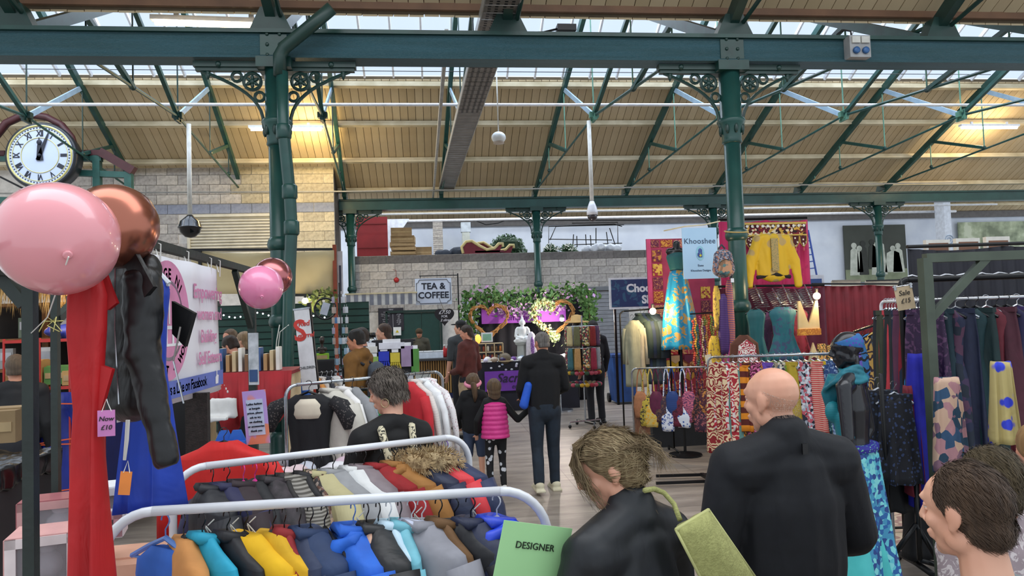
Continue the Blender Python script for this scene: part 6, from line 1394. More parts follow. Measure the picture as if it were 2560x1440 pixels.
rt = thing('lamp', 'small bright lamp clipped inside the right heart wreath', 'lamp', PY(1405, 798, 15.0)); b = MB(); b.ball((0, 0, 0), .05, 10); b.build('bulb', mat('fff0e0', .5, 0, 'plain', 'fff0e0', 1, 0, 12), rt, True); b = MB(); b.lathe([(.06, .03), (.03, .1)], (0, 0, 0), 10); b.build('shade', BLACKM, rt)
# hat head and scarf stand
c = PY(1442, 812, 13.6); rt = thing('hat_stand_head', 'black mannequin head wearing a wide straw hat beside the flower stall', 'mannequin head', (c.x, 13.6, c.z)); b = MB(); b.ball((0, 0, 0), (.085, .1, .12), 14); capsule(b, V((0, 0, -.1)), V((0, 0, -.2)), .05, .06); b.ball((0, -.1, -.01), .018, 6); melt(b, 'head', BLACKP, rt, .012, 2)
b = MB(); b.lathe([(.26, .04), (.25, .06), (.12, .08), (.1, .18), (.02, .2)], (0, 0, 0), 20); b.build('straw_hat', mat('c9a468', .8), rt, True); b = MB(); b.tube([(0, 0, -1.4), (0, 0, -.2)], .015, 6); b.build('pole', BLACKM, rt)
c = PD(1458, 905, 12.2); rt = thing('scarf_stand', 'wheeled chrome stand hung with scarves and scrunchies', 'stand', (c.x, c.y, 0))
b = MB(); b.tube([(0, 0, .1), (0, 0, 1.9)], .014, 8); b.build('pole', STEEL, rt)
for zz in (1.72, 1.35, .95, .75): b = MB(); ring(b, (0, 0, 0), .26, .008); b.v = [(x, z, y) for x, y, z in b.v]; b.build('ring', STEEL, rt, True, (0, 0, zz))
for a in range(4):
    b = MB(); d = V((cos(a * pi / 2 + .3), sin(a * pi / 2 + .3), 0)); b.tube([V((0, 0, .1)), d * .3 + V((0, 0, .1)), d * .3 + V((0, 0, .05))], .012, 6); b.build('foot', STEEL, rt); b = MB(); b.ball(d * .3 + V((0, 0, .03)), .03, 8); b.build('castor', BLACKM, rt, True)
sc = ['3a6a72', 'b98f5a', 'c09048', 'a03048', '9aa0a6', 'b07078', '4a5a3c', 'c9b98a', '6a6a48', 'a49a50', '8a2a2a', '5a3a5a']
for tier, (zz, n, l) in enumerate(((1.72, 12, .33), (1.35, 12, .36))):
    for i in range(n):
        a = 2 * pi * i / n; r = thing('scarf', '%s scarf on the %s ring of the chrome stand' % (('teal', 'camel', 'ochre', 'crimson', 'silver', 'rose', 'olive', 'sand', 'moss', 'lime', 'red', 'plum')[(i + tier * 5) % 12], ('top', 'second')[tier]), 'scarf', (c.x + .27 * cos(a), c.y + .27 * sin(a), zz), a + pi / 2, 'scarves on the chrome stand')
        o = cloth_mesh([(0, .05, .02, .6), (-.1, .06, .025, 1), (-l, .065, .03, 1)], n=12, seed=i, rows=6, folds=2).build('cloth', mat(sc[(i + tier * 5) % 12], .8, 0, 'multi' if i % 3 == 0 else 'plain', ('d9cfa8', '8a3040', '3a4a40') if i % 3 == 0 else None, 40), r, True)
for i in range(40):
    a = 2 * pi * i / 20; zz = .93 if i < 20 else .73; b = MB(); b.ball((0, 0, 0), (.045, .045, .035), 8); tag(b.build('scrunchie', mat(random.choice(('a02838', 'c9a030', '3a5a40', 'b85060', '6a4a80', 'c0b090')), .8), None, True, (c.x + .27 * cos(a), c.y + .27 * sin(a), zz)), 'small coloured scrunchie on the %s ring of the chrome stand' % ('third' if i < 20 else 'lowest'), 'scrunchie', 'scrunchies on the %s ring' % ('third' if i < 20 else 'lowest'))
# shutter, sign, blue bin, robes rack
a_ = PY(1480, 732, 21.5); c_ = PY(1556, 870, 21.5); rt = struct(thing('door_2', 'grey roller shutter in the block wall', None, ((a_.x + c_.x) / 2, 21.52, 0)))
for i in range(22): b = MB(); b.box((0, 0, .06 + i * .12), (c_.x - a_.x + .5, .05, .11)); b.build('slat', mat('8d9096', .5, .3), rt)
b = MB(); b.box((0, -.03, 2.72), (c_.x - a_.x + .7, .12, .12)); b.build('shutter_box', mat('6e7176', .5), rt)
rt, w, h = sign('shop_sign', 'dark blue sign with white frame and curly white lettering starting Cho', 'sign', 1522, 695, 1690, 768, 12.5, mat('e3eaf4', .5)); b = MB(); b.box((0, -.004, 0), (w - .07, .01, h - .07)); b.build('painted_panel', mat('1f3566', .5, 0, 'floral', '2d5a7c', 5), rt)
tx('Chocolate', mat('e9eef6', .5), rt, .12, .08, .2, y=-.012, bold=.008); tx('Shop', mat('e9eef6', .5), rt, .18, -.13, .2, y=-.012, bold=.008)

for s in (-1, 1): b = MB(); b.bar((s * (w / 2 - .1), .05, -h / 2), (s * (w / 2 - .1), .05, -2.0), .04); b.build('sign_post', BLACKM, rt)
c = PY(1556, 930, 15.0); rt = thing('wheelie_bin', 'blue wheeled bin standing behind the robes rail', 'bin', (c.x, 15.0, 0)); b = MB(); b.add([(-.22, -.25, .05), (.22, -.25, .05), (.22, .25, .05), (-.22, .25, .05), (-.28, -.32, 1.0), (.28, -.32, 1.0), (.28, .32, 1.0), (-.28, .32, 1.0)], [(3, 2, 1, 0), (4, 5, 6, 7), (0, 1, 5, 4), (1, 2, 6, 5), (2, 3, 7, 6), (3, 0, 4, 7)]); b.build('bin_body', mat('1f4a8c', .5, 0, 'plain', '183c74', 6), rt); b = MB(); b.box((0, 0, 1.03), (.6, .68, .05)); b.build('lid', mat('1a3f7a', .5), rt)
for s in (-1, 1): b = MB(); b.lathe([(.1, -.03), (.1, .03)], (s * .24, .28, .1), 12, Matrix.Rotation(pi / 2, 3, 'Y')); b.build('wheel', BLACKM, rt)
for px, cc, l in ((1580, '8f8f78', 'sage green long robe on the robes rail left of the wall hanging'), (1590, 'a39a84', 'sand coloured long robe on the robes rail left of the wall hanging')):
    p = PD(px, 790, 9.6); garment('jumper', mat(cc, .8), l, p, -.5, L=.95, w=.11, cat='robe', name='robe', group='robes left of the wall hanging')
for i, cc in enumerate(('2a3a34', '24324a', '1f2e2c', '32424a', '22303e')):
    p = PD(1600 + i * 9, 775, 9.7); garment('coat', mat(cc, .8), '%s long robe among the dark robes left of the wall hanging' % ('bottle green', 'navy', 'black green', 'slate', 'ink blue')[i], p, -1.1, L=1.0, w=.15, cat='robe', name='robe', group='robes left of the wall hanging')
rail('black clothes rail holding the long robes beside the wall hanging', PD(1560, 778, 9.65), PD(1660, 770, 9.7), BLACKM, .012, .06)
# ================================================================ right side: back wall, wall hanging stall, rails
# murals, white pillar, curtains
def panel(name, label, cat, px0, py0, px1, py1, y, m, dz=.05):
    rt, w, h = sign(name, label, cat, px0, py0, px1, py1, y, m, dz); return rt, w, h
def mural_mat(scale, c1, c2, c3):
    m = bpy.data.materials.new('m_mural'); m.use_nodes = True; n = m.node_tree.nodes; L = m.node_tree.links; b = n['Principled BSDF']
    tc = n.new('ShaderNodeTexCoord'); t = n.new('ShaderNodeTexNoise'); L.new(tc.outputs['Object'], t.inputs[0]); t.inputs['Scale'].default_value = scale; t.inputs['Detail'].default_value = 3
    cr = n.new('ShaderNodeValToRGB'); L.new(t.outputs[0], cr.inputs[0]); e = cr.color_ramp.elements; e[0].position = .4; e[0].color = lin(c1); e[1].position = .56; e[1].color = lin(c2); q = e.new(.62); q.color = lin(c3); L.new(cr.outputs[0], b.inputs['Base Color']); return m
rt, w, h = panel('photo_panel', 'large sepia photograph panel of old time figures on the far white wall', 'photograph', 2108, 564, 2270, 700, 27.28, mat('3f443e', .6, 0, 'plain', '333831', 1.2))
b = MB(); b.box((0, -.005, -h * .4), (w, .01, h * .22)); b.build('printed_ground', mat('8a9478', .6, 0, 'plain', '6c765c', 2), rt)
PW = mat('c5cac0', .6, 0, 'plain', '9fa69b', 4); PDK = mat('2c302c', .6)
for i, (x, z, r, hh, mm) in enumerate(((-.95, -.1, .17, .9, PW), (-.55, -.05, .16, .95, PDK), (-.15, .1, .15, .75, PDK), (.12, .05, .27, 1.1, PW), (.75, -.15, .3, .7, PW), (.98, -.1, .2, .8, PW), (-.72, -.12, .1, .7, PW))):
    b = MB(); r *= 1.3; hh *= 1.45; zz = z - .15; b.prism([(x - r, 0, zz - hh * .5), (x + r, 0, zz - hh * .5), (x + r * .7, 0, zz + hh * .28), (x + r * .25, 0, zz + hh * .36), (x - r * .25, 0, zz + hh * .36), (x - r * .7, 0, zz + hh * .28)], (0, -.014, 0), (0, .006, 0)); b.lathe([(.12, -.004), (.12, .006)], (x, -.012, zz + hh * .36 + .1), 12, MX); b.build('printed_figure', mm, rt)
rt, w, h = panel('photo_panel', 'wide faded sepia townscape panel at the far right of the white wall', 'photograph', 2395, 556, 2640, 640, 27.28, mural_mat(1.5, '6f7a62', 'a7b294', 'c4ccb4'))
rt, w, h = panel('white_pillar', 'white square pillar between the two sepia panels', 'pillar', 2358, 498, 2387, 700, 24.5, mat('dfe6f2', .6), .5)
b = MB(); ring(b, (0, -.02, 0), .16, .012, 20); ring(b, (0, -.02, .0), .07, .01, 12); b.build('painted_emblem', mat('8fa6bd', .6), rt)
def curtain(name, label, px0, py0, px1, py1, y, m, zlow=0, folds=30, y2=None):
    a = PY(px0, py0, y); c = PY(px1, py1, y2 or y); rt = thing(name, label, 'curtain', (0, 0, 0)); b = MB(); n = folds * 4; vs = []
    for i in range(n + 1):
        t = i / n; p = a.lerp(c, t); o = .035 * sin(t * folds * 2 * pi); vs += [(p.x, p.y + o * .5, p.z - .03 * abs(sin(t * 6))), (p.x, p.y + o * 1.4, zlow)]
    b.add(vs, [(2 * i, 2 * i + 2, 2 * i + 3, 2 * i + 1) for i in range(n)]); o = b.build('cloth', m, rt, True); o.modifiers.new('s', 'SOLIDIFY').thickness = .01
    b = MB(); b.tube([a + V((0, 0, .02)), c + V((0, 0, .02))], .02, 6); b.build('curtain_rail', BLACKM, rt); return rt
curtain('red_curtain', 'deep red curtain screening the back of the stalls at the right', 2030, 712, 2300, 712, 13.5, mat('7a1420', .8, 0, 'plain', '6a101b', 4), folds=12)
curtain('black_curtain', 'black cloth backdrop hung high behind the big rail of long skirts', 2268, 622, 2720, 608, 6.6, mat('16171f', .85, 0, 'plain', '1d1e28', 5), zlow=.6, folds=14)
rt, w, h = panel('framed_picture', 'blue and white framed picture leaning behind the red curtain', 'picture', 2018, 688, 2062, 735, 14.5, mat('dfe4ec', .6)); b = MB(); b.box((0, -.004, -.02), (w * .7, .01, h * .7)); b.build('print', mat('3a5a98', .6), rt)
for i, (a, c2) in enumerate(((2080, 2152), (2165, 2262))):
    rt, w, h = panel('board', ('plain cream board propped on the ledge behind the red curtain', 'longer cream board with a dark edge on the ledge behind the red curtain')[i], 'board', a, 702, c2, 715, 16, mat('cfc5b2', .7))
    b = MB(); b.box((0, -.01, h * .5), (w, .02, .03)); b.build('edging', BLACKM if i else mat('8d8577', .7), rt)
for i, px in enumerate((2345, 2420, 2495)):
    rt, w, h = panel('picture_frame', '%s small pale frame peeping over the black cloth backdrop' % ('left', 'middle', 'right')[i], 'picture frame', px - 30, 600 - i * 4, px + 32, 640, 7.2, mat('d9d6ce', .6)); b = MB(); b.box((0, -.004, 0), (w * .8, .01, h * .6)); b.build('print', mat('7a5440', .6), rt)
rt = thing('blue_ladder', 'blue metal ladder leaning on the far white wall', 'ladder', (0, 0, 0)); q = lambda x, y: PY(x, y, 25.5)
for a, c2 in (((2020, 575), (2042, 690)), ((2008, 578), (2012, 690))): b = MB(); b.bar(q(*a), q(*c2), .05); b.build('rail', mat('2c4a9c', .5), rt)
for t in range(6): b = MB(); b.bar(q(2020 + t * 3.4, 585 + t * 17), q(2008 + t * .6, 588 + t * 17), .04); b.build('rung', mat('2c4a9c', .5), rt)
for x, l in ((2080, 'left'), (2195, 'middle'), (2410, 'right')):
    pass
# ---- wall hanging
HX = 10.0
def hanging(label, px0, py0, px1, py1, y, m):
    rt, w, h = sign('wall_hanging', label, 'wall hanging', px0, py0, px1, py1, y, m, .02); return rt, w, h
PK = mat('b0305c', .8, 0, 'plain', '9c2850', 4)
rt, w, h = hanging('patchwork wall hanging in dull reds behind the headless mannequin', 1615, 598, 1800, 1000, HX, mat('a23a5c', .85, 0, 'plain', '8f2f4e', 5))
PAT = [mat('7a2f3c', .85, 0, 'multi', ('b5803c', '5a2038', '9c5a4a'), 30), mat('b8923c', .85, 0, 'multi', ('8c2f3c', 'd0a850'), 40), mat('5c2040', .85, 0, 'floral', 'a86a50', 30), mat('c28a3c', .85, 0, 'swirl', '8a3a30', 8), mat('84405a', .85, 0, 'swirl', 'c99a6a', 9)]
def patch(rt, x, z, w_, h_, m, y=-.008): b = MB(); b.box((x, y, z), (w_, .014, h_)); return b.build('patch', m, rt)
for i in range(7): patch(rt, -w / 2 + .15, h / 2 - .25 - i * .2, .14, .17, PAT[i % 5])
for i in range(5): patch(rt, -w / 2 + .1 + i * .2, h / 2 - .07, .17, .1, PAT[(i + 2) % 5])
for i in range(3): patch(rt, w / 2 - .15, h / 2 - .8 - i * .2, .14, .17, PAT[(i + 1) % 5])
b = MB(); b.box((-w / 2 + .03, -.008, 0), (.06, .02, h)); b.build('pink_border', mat('c84a78', .8), rt)
for j in range(4):
    z = h / 2 - 1.35 - j * .25
    patch(rt, -w / 2 + .27, z, .4, .17, mat(('d9a070', 'c2303c', 'd8b020', 'b5303c')[j], .8, 0, 'floral', 'e0c078', 12)); patch(rt, .0 + .1, z, .4, .17, mat(('a83848', 'b84858', '8c4a30', 'a03440')[j], .8, 0, 'floral', 'd9a870', 12))
    for i in range(4):
        b = MB(); xx = -w / 2 + .16 + i * .2; b.prism([(xx - .07, 0, z - .1), (xx + .07, 0, z - .1), (xx + .07, 0, z - .17), (xx, 0, z - .22), (xx - .07, 0, z - .17)], (0, -.02, 0), (0, .01, 0)); b.build('pennant', mat(('c9963c', 'b8404a', 'd4b088', '7a3050')[(i + j) % 4], .8), rt)
curtain('pink_cloth', 'bright pink patterned cloth hung behind the yellow blouse', 1796, 553, 2017, 548, HX + .35, mat('c22f63', .8, 0, 'floral', 'b02a5a', 3), zlow=1.2, folds=9)
curtain('maroon_cloth', 'dark maroon cloth filling the back of the stall below the yellow blouse', 1780, 720, 2060, 716, HX + .2, mat('5a1830', .85), zlow=.2, folds=9)
rt, w, h = hanging('embroidered door valance with mirror discs and beaded points', 1860, 560, 2016, 590, HX + .1, mat('5a1420', .8, 0, 'multi', ('c9a040', '2a1018', 'e0d0b0', '7a1c28'), 30))
GT2 = mat('c9a84a', .5)
for i in range(8):
    x = -w / 2 + w * (i + .5) / 8; b = MB(); b.prism([(x - w / 17, 0, -h / 2), (x + w / 17, 0, -h / 2), (x + w / 20, 0, -h / 2 - .1), (x, 0, -h / 2 - .17), (x - w / 20, 0, -h / 2 - .1)], (0, -.01, 0), (0, .012, 0)); o = b.build('pennant', mat('4a141c', .8, 0, 'spots', 'e9e2d2', 22), rt)
    b = MB(); b.tube([V((x - w / 17, -.02, -h / 2)), V((x - w / 20, -.02, -h / 2 - .1)), V((x, -.02, -h / 2 - .17)), V((x + w / 20, -.02, -h / 2 - .1)), V((x + w / 17, -.02, -h / 2))], .007, 4); b.build('gold_edge', GT2, o)
    b = MB(); b.ball((x, -.02, -h / 2 - .2), (.014, .014, .03), 6); b.build('tassel', mat('d05a6a', .6), o)
for i in range(12): b = MB(); b.lathe([(.022, -.004), (.022, .004)], (-w / 2 + w * (i + .5) / 12, -.012, .06), 8, MX); b.build('mirror_disc', mat('e8e4dc', .2), rt)
b = MB(); b.box((0, -.01, h / 2), (w, .02, .03)); b.box((0, -.01, -h / 2 + .02), (w, .02, .02)); b.build('gold_band', GT2, rt)
# yellow blouse
p = PD(1928, 575, 9.9); rt = thing('blouse', 'mustard yellow embroidered long sleeved blouse hung wide on the pink cloth', 'blouse', p, -.02)
YM = mat('c9a418', .6, 0, 'spots', 'a8905a', 5); b = MB()
capsule(b, V((-.15, 0, -.1)), V((.15, 0, -.1)), .05, .05); capsule(b, V((0, 0, -.15)), V((0, 0, -.6)), (.2, .06), (.25, .06))
for s in (-1, 1): capsule(b, V((s * .2, 0, -.12)), V((s * .32, 0, -.45)), (.07, .05), (.085, .05)); capsule(b, V((s * .32, 0, -.45)), V((s * .35, -.01, -.78)), (.08, .05), (.05, .04))
melt(b, 'cloth', YM, rt, .014, 3, .015, 8); b = MB(); b.box((0, -.075, -.35), (.1, .02, .45)); b.build('embroidered_placket', mat('9c8a5a', .7, 0, 'spots', '5a6a50', 60), rt); b = MB(); b.tube([V((-.24, 0, -.66)), V((0, -.04, -.62)), V((.24, 0, -.66))], .03, 6); b.build('dark_lining', mat('1c1a1a', .8), rt)
# card sign
p = PD(1750, 633, 9.2); rt = thing('hanging_sign', 'pale blue hanging card sign with a hand symbol and serif name lettering', 'sign', p); w_, h_ = .465, .66
b = MB(); b.box((0, 0, 0), (w_, .01, h_)); b.build('card', mat('a9cbe6', .6, 0, 'plain', 'a2c5e2', 3), rt); SI = mat('3c5068', .6)
tx('Khooshee', SI, rt, 0, .155, .1, y=-.007, space=1.05); tx('Exee', SI, rt, 0, -.16, .04, y=-.007); tx('Khooshee Designs', SI, rt, .0, -.225, .036, y=-.007)
b = MB(); b.lathe([(.055, -.001), (.055, .002)], (0, -.007, 0), 20, MX); b.v = [(x, y, z * 1.7) for x, y, z in b.v]; b.build('halo', mat('8fc6d8', .6), rt)
b = MB(); b.box((0, -.01, -.03), (.05, .004, .05)); 
for i in range(4): b.box(((i - 1.5) * .0135, -.01, .02 + (.012 if 0 < i < 3 else 0)), (.01, .004, .06))
b.box((-.032, -.01, -.02), (.01, .004, .04)); b.build('hand_symbol', mat('3c4a9a', .6), rt); b = MB(); b.lathe([(.016, -.001), (.016, .002)], (0, -.0135, -.03), 14, MX); b.build('palm_dot', mat('c9c43c', .6), rt)
wire('rope', 'pale rope tied from the sign to the green column', [PD(1660, 577, 9.6), PD(1712, 566, 9.3), PD(1760, 562, 9.2), PD(1800, 553, 9.2)], .009, mat('d9d0b0', .8), 'rope'); wire('rope', 'short pale rope loop around the green column collar', arc(V((4.03, YN, 2.95)), (.15, 0, 0), (0, .15, .03), 0, 2 * pi, 14), .008, mat('c9b070', .8), 'rope')
# backpack on column
p = PD(1808, 655, 8.75); rt = thing('backpack', 'small woven patterned grey backpack hung on the right green column', 'backpack', p, .15)
b = MB(); capsule(b, V((0, 0, -.1)), V((0, 0, .08)), (.155, .085), (.125, .075)); melt(b, 'bag_body', mat('7a7884', .85, 0, 'multi', ('3c4860', 'a8705a', '9a9aa4', '4a4a58'), 60), rt, .012, 2)
b = MB(); capsule(b, V((-.02, -.075, -.12)), V((-.02, -.075, -.02)), (.1, .035), (.09, .03)); melt(b, 'front_pocket', mat('8c6a50', .85, 0, 'multi', ('3f6068', 'b98a6a', '5a7a78'), 22), rt, .01, 2)
b = MB(); b.tube([V((-.04, .03, .17)), V((0, .02, .215)), V((.05, .03, .17))], .012, 6); b.tube([V((.12, .06, .12)), V((.17, .05, -.05)), V((.13, .05, -.2))], .018, 6); b.build('strap', mat('3c404c', .8), rt); b = MB(); b.box((.09, -.04, -.23), (.04, .01, .05)); b.build('white_tag', WHITEP, rt); b = MB(); b.tube(arc((-.02, -.112, -.04), (.1, 0, 0), (0, 0, .06), 0, pi, 8), .004, 4); b.build('zip', BLACKM, rt)
# headless mannequin with turquoise skirt
p = PD(1692, 640, 9.55); rt = thing('mannequin', 'headless black torso in teal top and long turquoise and gold skirt', 'mannequin', (p.x, p.y, 0)); zt = p.z
b = MB(); capsule(b, V((0, 0, zt - .2)), V((0, 0, zt)), (.1, .07), (.14, .08)); capsule(b, V((-.11, 0, zt + .06)), V((.11, 0, zt + .06)), .05, .05); capsule(b, V((0, 0, zt + .08)), V((0, 0, zt + .17)), .045, .05); capsule(b, V((0, 0, zt - .2)), V((0, 0, zt - .35)), (.1, .075), (.14, .09)); melt(b, 'torso', BLACKP, rt, .012, 3)
b = MB(); capsule(b, V((0, 0, zt - .16)), V((0, 0, zt - .02)), (.112, .082), (.15, .093)); melt(b, 'teal_top', mat('15585c', .6), rt, .012, 2)
cloth_mesh([(zt - .2, .1, .08, .2), (zt - .3, .13, .09, .6), (zt - .8, .22, .12, 1.6), (zt - 1.25, .27, .14, 2)], n=44, seed=4, folds=5, rows=18, amp=.016).build('skirt', mat('1b86b0', .4, 0, 'floral', 'b08c4c', 9), rt, True); b = MB(); b.tube([V((0, 0, 0)), V((0, 0, zt - .3))], .02, 8); b.build('pole', BLACKM, rt); b = MB(); b.lathe([(.22, 0), (.22, .02), (.03, .05)], (0, 0, 0), 16); b.build('base', BLACKM, rt)
# bead garlands clutter and dangling scarves beside the column
rnd = random.Random(11)
BC = ['c9503a', 'd8a838', '3a6a58', 'b03060', 'd9c89a', '6a3a70', 'e08a4a', 'a8442c', '7a8a3c', 'c2b060']
for i in range(26):
    px = 1732 + (i % 13) * 5.6; x0 = PD(px, 790 + rnd.random() * 30, 9.3 + .25 * (i // 13)); mb = MB(); L_2 = rnd.uniform(.5, .85); nb = int(L_2 / .03)
    for q in range(nb): mb.ball(x0 + V((.01 * sin(q), 0, -q * .03)), rnd.uniform(.011, .02), 5)
    tag(mb.build('bead_string', mat(BC[i % 10], .4), None, False), 'one of the coloured bead strings hanging in a cluster left of the green column', 'beads', 'bead strings left of the green column', 'stuff')
b = MB(); b.bar(PD(1725, 785, 9.3), PD(1812, 780, 9.3), .02); rt = thing('bead_bar', 'thin bar from which the coloured bead strings hang', 'bar', (0, 0, 0)); b.build('bar', BLACKM, rt)
for px, py, L2, w2, cc, l, kd in ((1790, 715, .55, .05, 'e0b848', 'yellow narrow scarf hanging left of the column', 'floral'), (1806, 735, .75, .075, '3f2a5c', 'purple checked scarf twisted beside the column', 'stripe'), (1822, 700, .95, .05, 'd07a50', 'orange sari strip hanging against the column', 'stripe'), (1822, 840, .6, .1, 'b8358a', 'magenta bag hanging below the purple scarf', 'floral'), (1785, 840, .5, .09, 'd8b030', 'bright yellow pouch hanging by the bead strings', 'floral')):
    p = PD(px, py, 8.85); r = thing('scarf' if 'scarf' in l or 'strip' in l else 'pouch', l, 'scarf' if 'scarf' in l or 'strip' in l else 'pouch', p); cloth_mesh([(0, w2 * .4, .03, .3), (-.08, w2 * .8, .04, 1), (-L2 * .6, w2, .05, 1), (-L2, w2 * .7, .03, 1)], n=16, seed=px, folds=2, rows=10).build('cloth', mat(cc, .7, 0, kd, '8c6a3c' if kd == 'floral' else '5a3a7a', 14), r, True)
# price card and bright bulbs
p = PD(1772, 905, 8.6); rt = thing('price_card', 'blank cream price card hanging over the bag rail', 'card', p, .1); rt.rotation_euler = (0, -.12, .1); b = MB(); b.box((0, 0, 0), (.08, .004, .18)); b.build('card', mat('d9ceb0', .7), rt); b = MB(); b.tube([V((0, 0, .09)), V((0, 0, .16))], .002, 4); b.build('string', WHITEP, rt)
BULB = mat('ffe2a8', .5, 0, 'plain', 'ffe2a8', 1, 0, 18)
for px, py, d, l, pw in ((2042, 740, 9.0, 'bare bright bulb glowing beside the cream halter top', 26), (1632, 778, 9.4, 'bare bright bulb glowing on the left edge of the wall hanging', 26), (171, 766, 6.5, 'small glowing bulb behind the red dress under the straw roof', 8)):
    p = PD(px, py, d); rt = thing('light_bulb', l, 'light bulb', p); b = MB(); b.ball((0, 0, 0), .045 if pw > 10 else .022, 12); b.build('glass_bulb', BULB, rt, True); b = MB(); b.lathe([(.02, .035), (.022, .09), (.01, .1)], (0, 0, 0), 8); b.build('holder', BLACKM, rt); point('bulb_light', p + V((0, -.12, 0)), pw, (1, .72, .4), .05)
# chrome arms with hooks
rt = thing('hanger_display', 'chrome display arms crowded with empty hangers right of the column', 'display', (0, 0, 0))
for i, px in enumerate((1885, 1930, 1955, 1985, 2010)):
    a = PD(px, 712 + (i % 2) * 10, 9.9); c2 = PD(px + 22, 758, 9.0); b = MB(); b.tube([a, c2], .008, 6); b.build('arm', HC, rt, True)
    for t in range(9): p = a.lerp(c2, (t + .5) / 9); q = MB(); q.tube([p + V((0, 0, .02)), p + V((.012, 0, .0)), p + V((0, 0, -.03)), p + V((-.1, 0, -.06)), p + V((.1, 0, -.06)), p + V((0, 0, -.03))], .0035, 4); q.build('empty_hanger', HC, rt)
HGR = dict(group='clothes hung round the right column')
garment('dress', mat('145a5e', .6), 'dark teal dress hung just right of the green column', PD(1888, 758, 8.9), -.3, L=.75, w=.14, **HGR)
garment('dress', mat('3a1a40', .6, 0, 'floral', '5a2a58', 8), 'deep purple dress behind the teal tunic', PD(1915, 765, 9.2), -.4, L=.75, w=.15, **HGR)
garment('dress', mat('1f6470', .6, 0, 'floral', '3c4a6a', 10), 'blue green patterned tunic under the chrome arms', PD(1955, 752, 9.0), -.1, L=.75, w=.21, **HGR)
garment('dress', mat('7a1c34', .6, 0, 'floral', '5c1426', 8), 'wine red dress behind the cream halter top', PD(1992, 757, 9.3), -.2, L=.8, w=.16, **HGR)
p = PD(2020, 752, 8.9); rt = thing('halter_top', 'cream halter neck top with gold band next to the bright bulb', 'top', p)
b = MB(); b.prism([(-.13, 0, 0), (-.1, 0, 0), (0, 0, -.3), (.1, 0, 0), (.13, 0, 0), (.14, 0, -.36), (-.14, 0, -.36)], (0, 0, 0), (0, .03, 0)); b.build('cloth', mat('cdb98a', .7, 0, 'plain', 'c0ab7c', 8), rt); b = MB(); b.box((0, .01, -.39), (.29, .05, .08)); b.build('gold_band', mat('b5702c', .6, 0, 'floral', 'd99a3c', 30), rt)
rt = thing('display_torso', 'small cream knotted scarf and printed cards below the halter top', 'display', PD(2035, 880, 9.1)); b = MB(); b.prism([(0, 0, .12), (.04, 0, 0), (.07, 0, -.1), (0, 0, -.06), (-.07, 0, -.1), (-.04, 0, 0)], (0, 0, 0), (0, .03, 0)); b.build('knot', mat('cdc09a', .7), rt)
for i in range(3): b = MB(); b.box((.12 + i * .13, .03, .0 - i * .02), (.11, .02, .2)); b.build('printed_card', mat('3f4a2c', .7, 0, 'swirl', 'c99a5a', 9), rt)
rt = thing('blouse', 'brown jacket with white patterned blouse hung at the foot of the right column', 'blouse', PD(1859, 838, 8.5)); cloth_mesh([(0, .05, .04, .2), (-.1, .17, .06, .6), (-.45, .2, .07, 1)], n=24, seed=8, rows=8).build('cloth', mat('5a3020', .8), rt, True); b = MB(); b.prism([(-.1, 0, -.12), (0, 0, -.05), (.1, 0, -.12), (.14, 0, -.45), (-.14, 0, -.45)], (0, -.085, 0), (0, .02, 0)); b.build('patterned_front', mat('e4dcd4', .7, 0, 'swirl', 'a83040', 9), rt)
# stall counter body under hanging
rt = thing('draped_table', 'low table under grey cloth standing behind the bag rail', 'table', (PZ(1700, 1115, 0).x + .35, 10.3, 0)); b = MB(); b.box((0, 0, .3), (1.5, .9, .6)); b.build('cloth', mat('2a2b2e', .85, 0, 'plain', '222326', 6), rt); b = MB(); b.box((0, 0, .62), (1.56, .96, .04)); b.build('table_top', mat('3a3430', .7), rt)
for i in range(14):
    b = MB(); k = .07 + .03 * (i % 3); b.box((0, 0, k / 2), (.16, .12, k)); tag(b.build('folded_cloth', mat(BC[i % 10], .8, 0, 'multi', ('3a2a30', 'd9b060', '8a3040'), 40), None, False, (rt.location.x - .6 + .09 * i, 9.95 + .2 * (i % 2), .64)), 'folded patterned cloth, %s from the left on the low grey draped table' % ORD[i], 'cloth', 'folded cloths on the low table')
# bag rail
zb = 1.22
A3, B3 = PD(1592, 921, 9.2), PD(1768, 917, 8.8)
rail('chrome rail hung with small cloth shoulder bags', A3, B3, STEEL, .013, .07, posts=(1, 1), foot_m=BLACKM)
bags = [('a8704c', 'plain', None, 'tan fringed', .34), ('b8a23c', 'floral', '3f3a28', 'olive and yellow', .26), ('c8b46a', 'floral', 'd8a020', 'straw yellow', .3), ('5c1a3c', 'plain', None, 'plum', .34), ('3c2a3a', 'floral', '6a4a3c', 'dark aubergine', .3), ('dfe4ee', 'floral', '2a4a9a', 'blue and white flowered', .28), ('2a4a8c', 'stripe', '1c2f5c', 'denim blue', .3), ('6a2038', 'floral', '3a1428', 'burgundy', .3), ('dde6f2', 'spots', '2c56a8', 'white with blue blots', .3), ('c86a80', 'swirl', '6a3a60', 'rose swirled', .27), ('2a1c24', 'floral', '8a4a3c', 'black and rust', .3), ('3a2438', 'floral', 'a05a60', 'dark violet', .28), ('4a2030', 'floral', 'c0803c', 'maroon and gold', .28)]
